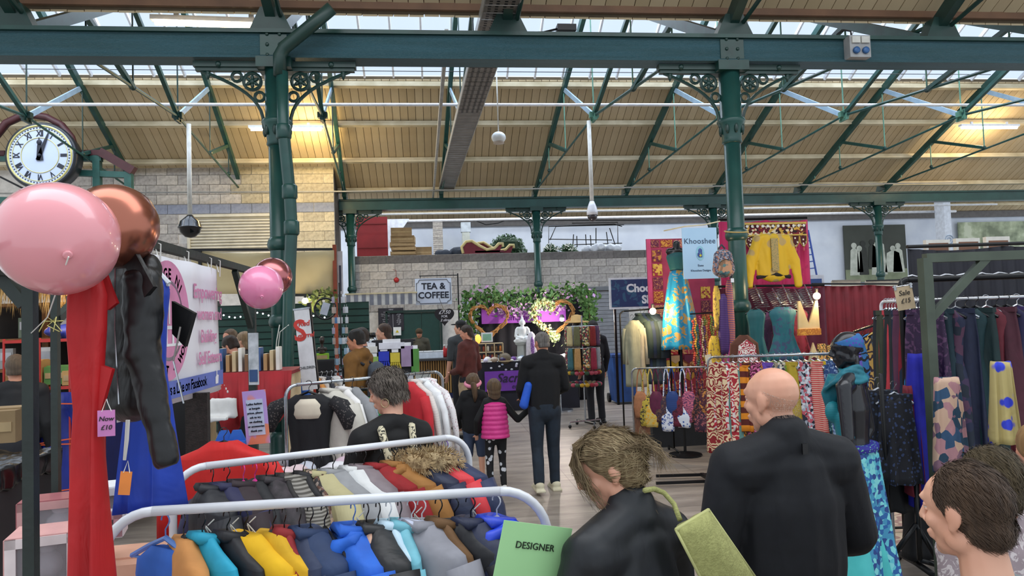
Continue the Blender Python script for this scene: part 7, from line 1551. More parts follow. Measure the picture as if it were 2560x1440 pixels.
for i, (c1, kd, c2, nm, drop) in enumerate(bags):
    t = (i + .5) / len(bags); p = A3.lerp(B3, t); rt = thing('shoulder_bag', '%s cloth shoulder bag on the chrome bag rail' % nm, 'bag', p, -.55, 'shoulder bags on the chrome rail'); m = mat(c1, .8, 0, kd, c2, 26 if kd != 'swirl' else 10)
    b = MB()
    for s in (-1, 1): b.tube([V((0, 0, .012)), V((s * .03, 0, -.1)), V((s * .05, 0, -.3 - .06 * (i % 3)))], .009, 5)
    b.build('strap', m, rt)
    zb_ = -.3 - .06 * (i % 3); cloth_mesh([(zb_, .05, .012, .2), (zb_ - .07, .085, .035, .5), (zb_ - .2, .1, .045, .6), (zb_ - .33 - .05 * (i % 2), .075, .03, .5)], n=18, seed=i, folds=2, rows=8, amp=.006).build('bag_body', m, rt, True)
    if i == 0:
        b = MB()
        for q in range(18): b.tube([V((-.09 + q * .0105, 0, -.4)), V((-.1 + q * .012, .01, -.85))], .004, 3)
        tag(b.build('fringe', m, rt), kind='stuff')
# skirts rail
A4, B4 = PD(1783, 893, 7.6), PD(2084, 884, 6.9)
rail('long chrome rail hung with bright printed skirts behind the bald man', A4, B4, STEEL, .014, .06, posts=(1, 1), foot_m=BLACKM)
for (a, c2) in (((1640, 1192), (1775, 1186)), ((1640, 1210), (1790, 1203))):
    pass
b = MB(); b.bar(PZ(1640, 1190, .04), PZ(1778, 1186, .04), .03); b2 = MB(); b2.bar(PZ(1640, 1208, .04), PZ(1793, 1202, .04), .03); b3 = MB(); b3.bar(PZ(1755, 1186, .06), PZ(1800, 1212, .06), .04); rt = thing('rail_base', 'black tubular base bars on the floor below the skirts rail', 'rail base', (0, 0, 0)); b.build('base_bar', BLACKM, rt); b2.build('base_bar', BLACKM, rt); b3.build('cross_foot', BLACKM, rt)
sk = [('8c1c24', 'swirl', 'e0c8a0', 5, 'red and cream paisley'), ('e0d4d2', 'swirl', 'c0283c', 4, 'white and red leaf'), ('a82430', 'swirl', 'e8cdb0', 5, 'scarlet swirl'), ('5f8a84', 'spots', 'b8404c', 7, 'sea green with red petals'), ('e08a1c', 'stripe', '5a1c14', 1.6, 'orange and maroon banded'), ('3c2a20', 'floral', 'd89030', 9, 'brown and gold'), ('5a1a34', 'swirl', 'd06a9a', 6, 'plum and pink'), ('c27a3a', 'floral', '6a2a18', 9, 'rust flowered'), ('6a4ab0', 'plain', None, 6, 'plain violet'), ('a83058', 'floral', '401428', 9, 'crimson flowered'), ('2c3040', 'multi', ('d9d4c4', '5a6a7a', 'a89a80'), 26, 'black and white mixed print'), ('7aa02c', 'plain', None, 6, 'lime green'), ('b8a02c', 'plain', None, 6, 'yellow'), ('7a3048', 'multi', ('d8c8b0', '3a2a3a', 'a0506a'), 26, 'mauve patchwork'), ('d8dce4', 'multi', ('2a3040', 'a8b0c0', 'c25a6a'), 26, 'white mosaic'), ('b89a6a', 'multi', ('4a3020', '7a6a50', 'e0d0b0'), 26, 'sandy mosaic'), ('c8383c', 'stripe', 'd8b0a0', 10, 'red striped'), ('d8b820', 'plain', None, 6, 'golden yellow'), ('2a4a80', 'floral', '90a8c8', 9, 'blue flowered'), ('184c5c', 'floral', '7ab0b8', 9, 'petrol flowered')]
for i, (c1, kd, c2, sc_, nm) in enumerate(sk):
    t = (i + .5) / len(sk); p = A4.lerp(B4, t); garment('skirt', mat(c1, .75, 0, kd, c2, sc_ * (1.3 if kd == 'swirl' else 2 if kd in ('floral', 'spots') else 1.6)), '%s long skirt on the long chrome rail' % nm, p + V((0, 0, .004)), -1.0 + .2 * sin(i * 3), hang=HC, L=1.02 - .25 * (i % 3 == 1), w=.16, th=.035, group='printed skirts on the long chrome rail')
# children's clothes and print dresses behind the mannequin
A5, B5 = PD(2060, 900, 7.6), PD(2090, 905, 6.6)
A6, B6 = PD(2135, 830, 6.9), PD(2225, 800, 6.0)
rail('dark rail of printed dresses behind the black mannequin', A6, B6, BLACKM, .012, .05)
for i, (c1, c2, nm) in enumerate((('1a1a24', '8a5a9a', 'black and violet'), ('141824', '4a90c0', 'black and sky blue'), ('20182c', '7a6ad0', 'black and periwinkle'), ('1a1c28', '3a7ab8', 'midnight blue swirled'), ('2a1c30', 'c09a50', 'dark plum and gold'), ('202024', '3a4a5a', 'charcoal'))):
    garment('dress', mat(c1, .7, 0, 'swirl', c2, 5), '%s printed dress on the dark rail behind the black mannequin' % nm, A6.lerp(B6, (i + .5) / 6), -.9, L=.95, w=.17, group='printed dresses behind the mannequin')
# ---- big right rail frame
FR = mat('4a5548', .5, 0, 'plain', '3c463b', 5)
rt = thing('garment_gantry', 'large olive green steel frame carrying the rail of long skirts at the right', 'frame', (0, 0, 0))
pA = PZ(2333, 1420, 0); pA = V((PD(2320, 800, 4.75).x, PD(2320, 800, 4.75).y, 0)); zt = PD(2318, 645, 4.75).z; D_ = V((1, -.13, 0)).normalized()
bar('post', pA, pA + V((0, 0, zt)), .065, rt, FR); bar('post', pA + D_ * 2.1, pA + D_ * 2.1 + V((0, 0, zt)), .065, rt, FR); bar('top_bar', pA + V((0, 0, zt)), pA + D_ * 2.1 + V((0, 0, zt)), .06, rt, FR); bar('brace', pA + V((0, 0, zt - .42)), pA + D_ * .42 + V((0, 0, zt)), .05, rt, FR)
zr = PD(2268, 700, 5.2).z; A7 = V((PD(2268, 692, 5.15).x, PD(2268, 692, 5.15).y, zr)); B7 = A7 + D_ * 2.3
rail('upper black clothes rail wrapped with white cord at the right', A7, B7, BLACKM, .022, .05, posts=(1, 1))
b = MB(); n = 60; b.tube([A7.lerp(B7, i / n) + V((0, -.01 * cos(i * 1.9), .024 + .008 * sin(i * 1.9))) for i in range(n + 1)], .006, 4); tag(b.build('cord_wrapping', mat('d8dbe2', .6), None, True), 'white cord wound along the upper black rail', 'cord')
A8 = PD(2300, 748, 5.0); B8 = A8 + D_ * 1.5; A8.z = B8.z = 1.93
rail('lower chrome rail crowded with long skirts and dresses at the right', A8, B8, HC, .013, .05, posts=(0, 1))
rt8 = [('301a3c', 'floral', '5a3a5c', 'dark violet'), ('12303c', 'plain', None, 'petrol blue'), ('1c2440', 'multi', ('3a2a4a', '142030', '503048'), 'navy and plum tie dye'), ('17203c', 'plain', None, 'ink navy'), ('10343a', 'plain', None, 'deep teal'), ('0e2a2c', 'plain', None, 'bottle green'), ('6a2230', 'plain', None, 'brick red'), ('4a1c2c', 'plain', None, 'dark wine'), ('1e1a44', 'plain', None, 'indigo'), ('332058', 'plain', None, 'royal purple'), ('5f7a70', 'plain', None, 'sage green'), ('40195c', 'plain', None, 'bright purple'), ('a8946c', 'spots', '3a48b8', 'sand coloured with blue circles'), ('c0a41c', 'plain', None, 'mustard yellow'), ('7a2c1c', 'spots', 'b0704a', 'rust spotted'), ('6a6a64', 'plain', None, 'stone grey'), ('6d9484', 'floral', '8aa898', 'sage patterned'), ('5c8278', 'floral', '7a9a90', 'grey green'), ('c0504a', 'spots', 'd89070', 'coral dotted'), ('2a3c7a', 'plain', None, 'cobalt'), ('40505c', 'floral', '5c6e78', 'slate patterned')]
for i, (c1, kd, c2, nm) in enumerate(rt8):
    t = (i + .4) / len(rt8); p = A8.lerp(B8, t); kdd = 'dress' if i in (2, 4, 6, 8, 10, 12) else 'skirt'
    garment(kdd, mat(c1, .75, 0, kd, c2, 9 if kd == 'spots' else 16), '%s long %s on the lower rail inside the olive frame' % (nm, kdd), p + V((0, 0, .004)), -.85 + .25 * sin(i * 2.3), hang=HB if i % 3 else HC, L=1.1 + .12 * (i % 3), w=.15, th=.04, group='long skirts and dresses on the lower rail')
A9 = PD(2212, 768, 5.4); B9 = PD(2302, 748, 5.05); A9.z = B9.z = PD(2250, 752, 5.2).z
rail('white rail of trousers left of the olive green post', A9, B9, WHITEP, .012, .04, posts=(1, 0))
for i, (c1, nm) in enumerate((('1c2028', 'black'), ('3a4030', 'olive'), ('b03038', 'bright red'), ('c23c48', 'coral red'), ('1f262a', 'charcoal green'), ('141820', 'jet black'), ('1c2c44', 'navy'), ('5a2c48', 'mulberry'), ('20242c', 'graphite'), ('8a1a30', 'cherry'), ('2288d0', 'sky blue'), ('5a2a60', 'grape'))):
    garment('skirt', mat(c1, .75, 0, 'plain'), '%s trousers on the white rail left of the olive post' % nm, A9.lerp(B9, (i + .5) / 12) + V((0, 0, .004)), -1.1 + .15 * sin(i * 2), hang=HC, L=.95, w=.12, th=.03, cat='trousers', name='trousers', group='trousers on the white rail')
# lower tier: spotted kimonos etc
for i, (px, py, d, c1, kd, c2, w2, L2, nm) in enumerate(((2195, 975, 4.9, '12151f', 'spots', '30405c', .15, .62, 'navy dotted tunic left of the chrome pole'), (2235, 985, 4.85, '12151f', 'spots', '34446a', .14, .6, 'navy dotted tunic right of the chrome pole'), (2275, 960, 4.9, '7a1c30', 'plain', None, .06, .75, 'narrow maroon dress between the dotted tunics and blue skirt'), (2303, 880, 4.9, '1c1fa8', 'plain', '14168c', .12, 1.05, 'royal blue skirt left of the olive post'), (2365, 940, 4.5, '7a5a6a', 'multi', ('2a4a6a', 'a87a80', '1c3a50', 'c0a08a'), .1, .6, 'pink and blue tie dyed dress right of the olive post'), (2500, 900, 4.3, 'b0a068', 'spots', '2a3ac0', .075, .5, 'sandy silk scarf with big blue rings at the right'), (2205, 1150, 5.0, '121317', 'plain', None, .2, .35, 'black trousers under the dotted tunics'), (2330, 1180, 5.1, '14151a', 'plain', None, .22, .6, 'black skirt low behind the olive post'))):
    garment('skirt', mat(c1, .75, 0, kd, c2, 34 if 'dotted' in nm else 18 if kd == 'multi' else 9), nm, PD(px, py, d) + V((0, 0, .07)), -.15, hang=HC, L=L2 + .07, w=w2, th=.05, group='lower tier clothes at the right', hook=i < 2, cat='clothing', name='hanging_garment')
rt = thing('hanger_pole', 'upright chrome pole on black feet between the dotted tunics', 'stand', (0, 0, 0)); p0 = PZ(2232, 1442, 0); b = MB(); b.tube([p0, V((PD(2203, 960, 4.7).x, PD(2203, 960, 4.7).y, 1.45))], .014, 8); b.build('pole', BLACKM, rt, True)
for a, c2 in (((2240, 1380), (2290, 1310)), ((2290, 1310), (2355, 1418)), ((2240, 1380), (2245, 1420)), ((2290, 1200), (2300, 1400)), ((2300, 1400), (2370, 1420))): b = MB(); b.tube([PD(a[0], a[1], 4.8), PD(c2[0], c2[1], 4.8)], .018, 8); b.build('leg', BLACKM, rt, True)
c1_, c2_ = PZ(2215, 1400, .0), PZ(2700, 1260, .0); b = MB(); b.box(((c1_.x + c2_.x) / 2 + .3, 6.6, .008), (3.0, 3.0, .016)); rt = thing('patterned_rug', 'pink and cream patterned rug on the floor under the right hand rails', 'rug', (0, 0, 0)); b.build('pile', mat('a48278', .95, 0, 'swirl', 'c8b49c', 2.2), rt); b = MB()
for s in (-1, 1): b.box(((c1_.x + c2_.x) / 2 + .3 + s * 1.5, 6.6, .009), (.06, 3.0, .02)); b.box(((c1_.x + c2_.x) / 2 + .3, 6.6 + s * 1.5, .009), (3.0, .06, .02))
b.build('border', mat('7a3038', .95), rt)
# sale card
p = PD(2262, 745, 4.9); rt = thing('sale_card', 'cream card reading Sale £15 clipped to a hanger in front of the trousers', 'card', p, .0); rt.rotation_euler = (0, -.14, -.1); b = MB(); b.box((0, 0, 0), (.125, .003, .16)); b.build('card', mat('c9b392', .7), rt); tx('Sale', mat('3a3430', .7), rt, 0, .035, .05, y=-.003, shear=.2); tx('£15', mat('3a3430', .7), rt, 0, -.02, .045, y=-.003, shear=.2)
b = MB(); b.tube([(-.07, 0, .085), (.07, 0, .085)], .003, 5); b.tube([(0, 0, .085), (0, 0, .14)], .003, 5)
for s in (-1, 1): b.box((s * .055, 0, .08), (.016, .012, .035))
b.build('clip_hanger', HC, rt)
# ---- black mannequin with scarf and turquoise skirt
p = PD(2122, 822, 4.5); H = p.z; rt = thing('mannequin', 'glossy black mannequin with blue headscarf, teal scarf and long turquoise skirt', 'mannequin', (p.x, p.y, 0), .75)
GB = mat('1e2026', .22, 0, 'plain', '191a20', 6); J, k = pose(H, 1, elR=(.24, -.03, H - .66), wrR=(.1, .02, H - .82), elL=(-.24, -.03, H - .66), wrL=(-.12, .08, H - .8), shL=(-.17, 0, H - .35), shR=(.17, 0, H - .35), chest=(0, 0, H - .5), neck=(0, 0, H - .28), head=(0, .02, H - .13))
HM = Matrix.Translation(J['head']) @ Matrix.Rotation(.55, 4, 'Z') @ Matrix.Rotation(-.15, 4, 'X'); b = MB(); head_parts(b, HM, .95); capsule(b, J['neck'] + V((0, 0, -.03)), HM @ V((0, -.02, -.06)), .05, .045); torso(b, J, k, -.012, 1); arms(b, J, k, -.006); legs(b, J, k)
for s, sg in (('L', -1), ('R', 1)): hand_parts(b, J['wr' + s], J['wr' + s] - J['el' + s], sg, k)
melt(b, 'body', GB, rt, .0075, 7)
hair_cap(rt, HM, .95, mat('1c5f9a', .6, 0, 'spots', '4a3aa0', 40), .006, .09, .02, None, .006, 'headscarf', .002, cuts=[((0, .04, .035), (0, .3, -1)), ((0, .03, .068), (0, .2, 1))])
b = MB(); TS = mat('0f7282', .6, 0, 'plain', '0a5c6c', 10)
for i in range(4): b.tube([V(((.062 + .016 * i) * cos(t), (.062 + .02 * i) * sin(t) + .012 * i, H - .25 - .022 * i + .014 * sin(t * 2 + i) - .03 * i * max(0, sin(t)))) for t in [2 * pi * q / 20 for q in range(21)]], .016, 7)
b.tube([V((.0, .09, H - .3)), V((.02, .13, H - .42)), V((.0, .13, H - .56))], [.05, .07, .02], 8); melt(b, 'scarf', TS, rt, .008, 2, .006, 18)
b = MB(); capsule(b, V((0, .01, H - .74)), V((0, .02, H - .56)), (.108, .088), (.135, .1)); b.ball((.07, .1, H - .52), (.06, .05, .07), 12); b.ball((-.07, .1, H - .52), (.06, .05, .07), 12); melt(b, 'teal_top', mat('11808c', .6, 0, 'stripe', '0d6f7c', 30), rt, .01, 2, .004, 12)
cloth_mesh([(H - .72, .12, .1, .2), (H - .78, .16, .12, .5), (H - 1.3, .22, .17, 1.2), (.03, .3, .22, 2)], n=60, seed=2, folds=4, rows=26, amp=.02, sq=.95).build('skirt', mat('1c5a9c', .6, 0, 'multi', ('5ab8c8', '1a3c80', '3a8ab0', '7accd0'), 40), rt, True)
cloth_mesh([(H - .98, .13, .11, .2), (H - 1.3, .19, .16, 1.2), (.05, .26, .22, 2)], n=50, seed=5, folds=4, rows=20, amp=.018, sq=.95).build('skirt_panel', mat('4cc0c0', .5, 0, 'plain', '3cacb0', 6), rt, True, (-.08, .03, 0))
b = MB(); b.lathe([(.165, H - .755), (.17, H - .735), (.165, H - .715)], (0, 0, 0), 24); b.v = [(x, y * .8, z) for x, y, z in b.v]; b.build('waistband', mat('2a2a90', .6, 0, 'spots', '6ab89a', 50), rt)
# ================================================================ left side stalls
# straw roof stall far left
rt = thing('straw_roof', 'shaggy straw thatch fringe of the stall behind the dark posts at the left', 'thatch', (0, 0, 0)); a = PD(-60, 700, 6.8); c = PD(215, 712, 6.8); b = MB(); b.box((a + c) / 2 + V((0, .3, .12)), (c.x - a.x, .8, .34)); b.build('thatch_core', mat('9a7a48', .9, 0, 'plain', '7c5f34', 20), rt)
rnd = random.Random(5); b = MB()
for i in range(1500):
    t = rnd.random(); p = a.lerp(c, t) + V((0, rnd.uniform(-.15, -.05), rnd.uniform(0, .3))); l = rnd.uniform(.2, .38); s = .006; q = p + V((rnd.uniform(-.04, .04), rnd.uniform(-.06, 0), -l)); b.add([p - V((s, 0, 0)), p + V((s, 0, 0)), q], [(0, 1, 2)])
tag(b.build('straw', mat('b5935c', .9, 0, 'plain', '8c6d3c', 20), rt), kind='stuff')
WDD = mat('8a5a30', .7, 0, 'wood', '6b4422', 20)
rt = thing('stall_shelving', 'dark wooden stall shelving with orange lit edge under the straw roof', 'shelving', (0, 0, 0)); a = PD(-60, 765, 7.0)
for z in (a.z, a.z - .35, a.z - .65): b = MB(); b.box((a.x + .75, a.y + .2, z), (1.7, .4, .03)); b.build('shelf', WDD, rt)
for x in (0, .55, 1.1, 1.6): b = MB(); b.box((a.x + x, a.y + .2, a.z / 2), (.06, .06, a.z)); b.build('upright', WDD, rt)
b = MB(); b.box((a.x + .75, a.y + .45, a.z / 2), (1.7, .03, a.z)); b.build('back_panel', mat('2c2622', .9), rt)
for i in range(9):
    x = a.x + .08 + i * .18; z = a.z - .35 - .3 * (i % 2); rt = thing('card_pack', '%s packet, %s along the shelves under the straw roof' % (('white', 'grey', 'dull green')[i % 3], ORD[i]), 'packet', (x, a.y + .05, z + .12), 0, 'packets under the straw roof'); b = MB(); b.box((0, 0, 0), (.13, .05, .2)); b.build('packet', mat(('d4d6da', '9a9c9e', '6a7a68')[i % 3], .6), rt); b = MB(); b.box((0, -.028, .02), (.1, .004, .08)); b.build('label_panel', mat('b8bcc4', .6), rt)
far_person(40, 885, 6.2, 'person in a black coat bending behind the caged trolley at the left', .3, 'c', mat('15161a', .8), ('6a5a4a', '4c3f33'))
# caged trolley with blue tarpaulin
TP = mat('1b2c8c', .45, 0, 'plain', '142270', 6, .3); ta_ = PD(100, 1100, 6.3); ORG = mat('d8582c', .6)
rt = thing('caged_trolley', 'tall red cage trolley wrapped in blue tarpaulin with orange straps', 'trolley', (ta_.x, ta_.y, 0), .12); rt.scale = (.8, 1, 1.33)
b = MB(); n = 20; vs = []
for i in range(n + 1):
    for j in range(9):
        u = i / n; v = j / 8; vs.append((-.35 + 1.0 * u, -.02 + .025 * sin(u * 17 + v * 5) + .015 * sin(v * 19), .08 + .95 * v))
b.add(vs, [(i * 9 + j, (i + 1) * 9 + j, (i + 1) * 9 + j + 1, i * 9 + j + 1) for i in range(n) for j in range(8)]); o = b.build('tarpaulin', TP, rt, True); o.modifiers.new('s', 'SOLIDIFY').thickness = .01
b = MB(); b.box((.15, .36, .5), (.96, .66, .85)); b.build('load', mat('18246c', .8), rt)
for z in (1.06, 1.38): b = MB(); b.bar((-.35, 0, z), (.65, 0, z), .02); b.bar((-.35, .7, z), (.65, .7, z), .02); b.bar((-.35, 0, z), (-.35, .7, z), .02); b.bar((.65, 0, z), (.65, .7, z), .02); b.build('cage_rail', mat('b82a24', .5), rt)
for x in (-.35, 0, .3, .65): b = MB(); b.bar((x, 0, .1), (x, 0, 1.4), .018); b.build('cage_bar', mat('b82a24', .5), rt)
for z, zz in ((.98, .94), (.7, .68), (.68, .74), (.36, .4), (.34, .3)): b = MB(); b.bar((-.36, -.05, z), (.66, -.05, zz), .008); b.build('strap', ORG, rt)
for x in (-.3, .6): b = MB(); b.lathe([(.05, -.015), (.05, .015)], (x, .05, .05), 12, Matrix.Rotation(pi / 2, 3, 'Y')); b.build('castor', BLACKM, rt)
T0 = Matrix.Translation(V((ta_.x, ta_.y, 0))) @ RotZ(.12) @ Matrix.Diagonal((.8, 1, 1.33, 1))
for i, (x, z, d, cc, l) in enumerate(((-.2, 1.17, (.28, .3, .2), 'b58d58', 'open cardboard box with a photo on the trolley'), (.12, 1.14, (.2, .2, .16), '5a8a4a', 'green packet in the trolley'), (.34, 1.12, (.24, .25, .13), 'c09a62', 'small cardboard box at the right of the trolley'), (.48, 1.24, (.2, .08, .26), 'e0e0dc', 'white rounded board standing in the trolley'))):
    boxo('cardboard_box' if 'cardboard' in l else 'packet' if 'packet' in l else 'white_board', l, 'box' if 'box' in l else 'packet' if 'packet' in l else 'board', T0 @ V((x, .2, z)), d, mat(cc, .8, 0, 'plain'), .12)
rt = thing('blue_sheet', 'crumpled blue and pink sheeting on top of the trolley', 'sheet', T0 @ V((.2, .35, 1.4))); b = MB()
for i in range(9): b.ball((rnd.uniform(-.4, .4), rnd.uniform(-.1, .1), rnd.uniform(-.02, .06)), (.16, .14, .06), 8)
melt(b, 'sheet', mat('24328c', .6, 0, 'floral', 'd8a8a8', 2), rt, .02, 1, .02, 9)
c = PD(-22, 1062, 3.9); boxo('cardboard_box', 'large plain cardboard box on top of the black bin at the left edge', 'box', c, (.34, .3, .17), CBM[1], .15)
c = PZ(8, 1395, 0); c = PD(-62, 1240, 3.4); rt = thing('litter_bin', 'dark litter bin lined with a black bag at the left edge', 'bin', (c.x, c.y, 0)); b = MB(); b.add([(-.2, -.2, 0), (.2, -.2, 0), (.2, .2, 0), (-.2, .2, 0), (-.24, -.24, 1.22), (.24, -.24, 1.22), (.24, .24, 1.22), (-.24, .24, 1.22)], [(3, 2, 1, 0), (4, 5, 6, 7), (0, 1, 5, 4), (1, 2, 6, 5), (2, 3, 7, 6), (3, 0, 4, 7)]); b.build('bin_body', mat('25272a', .6), rt)
b = MB(); b.box((0, 0, 1.25), (.52, .52, .1)); melt(b, 'bin_liner', mat('0e0f12', .25), rt, .02, 1, .02, 14)
# table with toy boxes
tz = .74; tp = PD(150, 1330, 2.9); rt = thing('trestle_table', 'low trestle table under toy boxes and pink fabric at the left', 'table', (-1.15, 2.75, 0)); b = MB(); b.box((-.1, .2, tz), (1.5, 1.5, .03)); b.build('table_top', mat('d9c9c2', .7), rt)
for x in (-.75, .55):
    for y in (-.45, .85): b = MB(); b.bar((x, y, 0), (x, y, tz), .035); b.build('leg', BLACKM, rt)
def toybox(label, px, py, d, w, h, dp, c1, win, rz=.25, tilt=0, z=None):
    p = PD(px, py, d); p.z = max(p.z, tz + .015 + h / 2); rt = thing('toy_box', label, 'box', p, rz); m = mat(c1, .5, 0, 'plain'); b = MB()
    for q in ((0, 0, h / 2), (0, 0, -h / 2)): b.box(q, (w, dp, .008))
    for q in ((-w / 2, 0, 0), (w / 2, 0, 0)): b.box(q, (.008, dp, h))
    b.box((0, dp / 2, 0), (w, .008, h)); b.build('carton', m, rt)
    b = MB()
    for s in (-1, 1): b.box((s * (w / 2 - .015), -dp / 2, 0), (.03, .006, h)); b.box((0, -dp / 2, s * (h / 2 - .015)), (w, .006, .03))
    b.build('window_frame', mat(win, .5), rt)
    b = MB(); b.box((0, -dp / 2 + .004, 0), (w - .05, .002, h - .05)); b.build('window', glass('f0f0f4', .15), rt)
    b = MB(); b.ball((.0, 0, -h * .15), (w * .22, dp * .25, h * .28), 10); b.ball((0, 0, h * .2), (w * .14, dp * .2, h * .14), 10); b.build('soft_toy', mat('e6dcd8', .8), rt, True)
    return rt
toybox('pink toy box with a white soft toy in its window at the lower left', 120, 1390, 2.35, .2, .17, .16, 'e0a8a4', 'f0e2e2')
toybox('pink and maroon patterned toy box behind the red dress', 155, 1290, 2.75, .26, .15, .14, 'a05a60', 'c99a98')
toybox('white picture box right of the red dress', 262, 1250, 2.9, .17, .12, .15, 'eceef2', 'e2e4ea')
toybox('small white doll box under the white picture box', 262, 1305, 2.85, .14, .1, .12, 'e6dfe0', 'd8a8b0')
for i, (px, py, l) in enumerate(((300, 1395, 'maroon gift box left of the front rail'), (325, 1380, 'maroon gift box with white label left of the front rail'), (345, 1362, 'maroon book shaped box leaning by the front rail'))):
    c = PD(px, py, 2.6); c.z = tz + .06 + .02 * i; boxo('gift_box', l, 'box', c, (.1, .15, .08), mat('6a1a34', .5, 0, 'plain'), .5 + .2 * i, 'maroon gift boxes', .0)
c = PD(330, 1330, 3.0); c.z = tz + .12; boxo('cardboard_box', 'open pink cardboard carton behind the maroon boxes', 'box', c, (.42, .3, .2), mat('d9a890', .8, 0, 'plain', 'c9977e', 6), .1)
rt = thing('pink_fabric', 'bright pink folded fabric at the lower left under the red dress', 'fabric', (PD(205, 1430, 2.3).x, PD(205, 1430, 2.3).y, tz + .03)); b = MB()
for i in range(5): b.box(((i - 2) * .1, 0, .02 * (i % 2)), (.09, .18, .05))
melt(b, 'fabric', mat('e0358c', .7), rt, .01, 2, .006, 14)
b = MB(); rt = thing('paper_pile', 'loose pile of pale papers and leaflets on the table edge at the lower left', 'papers', (PD(30, 1390, 2.5).x, PD(30, 1390, 2.5).y, tz + .03))
for i in range(6): b = MB(); b.box((.03 * i - .08, .02 * i, .01 * i), (.2, .15, .008), i * .4); b.build('paper', mat(('e6dfe2', 'd8c8cc', 'efe9c0', 'dcdfe6', 'e8d0d8', 'cfd6e0')[i], .7), rt)
# heap of pale baby clothes on stall behind red jumper
rt = thing('clothes_table', 'table piled behind the red jumper', 'table', (-1.0, 5.0, 0)); b = MB(); b.box((0, 0, .85), (1.3, 1.1, .04)); b.build('table_top', mat('d8d4d0', .7), rt)
rt['label'] = 'long low table behind the red jumper heaped with pale baby clothes'
for x in (-.6, .6):
    for y in (-.5, .5): b = MB(); b.bar((x, y, 0), (x, y, .85), .04); b.build('leg', BLACKM, rt)
hc = ['e9e4e2', 'e2b8c0', 'd8dce6', 'f0ece6', 'c23a30', 'dfe2ea', 'e6d0d4', 'c8ccd8', 'efeae8', 'e0e0e4', 'd0b8c4', 'e8e8ea']
for i, cc in enumerate(hc):
    rt = thing('folded_clothes', '%s crumpled baby garment in the heap behind the red jumper' % (('cream', 'pink', 'ice blue', 'off white', 'red', 'pale blue', 'blush', 'lilac', 'white', 'silver', 'mauve', 'snow white')[i]), 'baby clothes', (-1.55 + .1 * i, 4.75 + .22 * (i % 3), .9), i * .7, 'heap of baby clothes'); b = MB()
    for q in range(4): b.ball((random.uniform(-.08, .08), random.uniform(-.06, .06), random.uniform(.02, .07)), (.09, .07, .045), 8)
    melt(b, 'cloth', mat(cc, .8, 0, 'plain'), rt, .014, 1, .012, 16)
# blue carry boxes and white bag
for i, px in enumerate((560, 592)):
    p = PD(px, 1052, 5.4); rt = thing('carry_box', ('left', 'right')[i] + ' blue card carry box with handle on the stall behind the purple notice', 'box', (p.x, p.y, .92), .1, 'blue carry boxes'); b = MB(); b.box((0, 0, .06), (.13, .1, .12)); b.build('box_body', mat('2c66c4', .6), rt); b = MB(); b.prism([(-.065, 0, .12), (.065, 0, .12), (.03, 0, .2), (-.03, 0, .2)], (0, -.01, 0), (0, .02, 0)); b.build('handle', mat('2c66c4', .6), rt); b = MB(); b.box((0, -.055, .06), (.09, .006, .05)); b.build('yellow_panel', mat('c9a83c', .6), rt)
rt = thing('shoe_pair', 'white shoe and white cloth bag beside the dark board', 'bag', PD(558, 1020, 5.6)); b = MB(); b.box((0, 0, 0), (.2, .09, .15)); b.box((-.04, -.1, -.07), (.2, .07, .04)); b.tube([V((-.04, 0, .12)), V((0, 0, .2)), V((.04, 0, .12))], .008, 5); melt(b, 'bag', mat('dddddb', .7, 0, 'plain'), rt, .012, 2, .012, 12)
rt, w, h = sign('dark_board', 'tall dark brown textured board standing below the banner', 'board', 462, 985, 522, 1300, 4.6, mat('2f2826', .9, 0, 'plain', '1c1816', 30, .5), .06); b = MB(); b.box((-w * 1.2, .1, 0), (w * 1.4, .03, h)); b.build('black_backing', BLACKM, rt)
# purple notice and slim leaflet holder
p = PD(640, 1043, 4.0); rt = thing('notice', 'purple and orange printed notice in a clear sleeve tied to the stall post', 'notice', p, -.25); rt.rotation_euler = (0, -.08, -.25); b = MB(); b.box((0, 0, 0), (.14, .004, .3)); b.build('sheet', mat('b89ad8', .6, 0, 'floral', 'e08a6a', 3), rt); b = MB(); b.box((0, -.004, .0), (.1, .003, .2)); b.build('white_panel', mat('c9d6ee', .6), rt)
for i, t in enumerate(('Ladies fashion', 'at bargain', 'prices, please', 'ask to try', 'on clothing', 'or accessories', 'thank you')): tx(t, INK, rt, 0, .075 - i * .025, .017, y=-.008)
p = PD(634, 897, 5.9); rt = thing('leaflet_holder', 'slim clear leaflet holder strapped to the stall post above the purple notice', 'leaflet holder', p, -.2); b = MB(); b.box((0, 0, 0), (.085, .01, .43)); b.build('leaflet', mat('c4c8ce', .4, 0, 'plain', '8c9298', 12), rt); b = MB(); b.box((0, -.008, -.14), (.07, .004, .1)); b.build('blue_print', mat('2a4a7a', .5), rt)
# red table with books
tp = PY(640, 925, 6.9); rt = thing('book_table', 'table under a dark red cloth with a row of books on top', 'table', (PD(640, 925, 6.9).x, 6.9, 0)); zt = PD(640, 925, 6.9).z; b = MB(); b.box((0, 0, zt), (.9, .7, .03)); b.build('table_top', mat('8c1c24', .7), rt)
b = MB(); n = 30; vs = []
for i in range(n + 1):
    x = -.46 + .92 * i / n; vs += [(x, -.36, zt + .02), (x + .02 * sin(i), -.4 + .03 * sin(i * 1.4), zt - .42 - .08 * sin(i * .6))]
b.add(vs, [(2 * i, 2 * i + 2, 2 * i + 3, 2 * i + 1) for i in range(n)]); o = b.build('table_cloth', mat('a01c26', .75, 0, 'plain', '8a1820', 8), rt, True); o.modifiers.new('s', 'SOLIDIFY').thickness = .01
for x in (-.4, .4): b = MB(); b.box((x, 0, zt / 2), (.05, .5, zt)); b.build('leg', WD, rt)
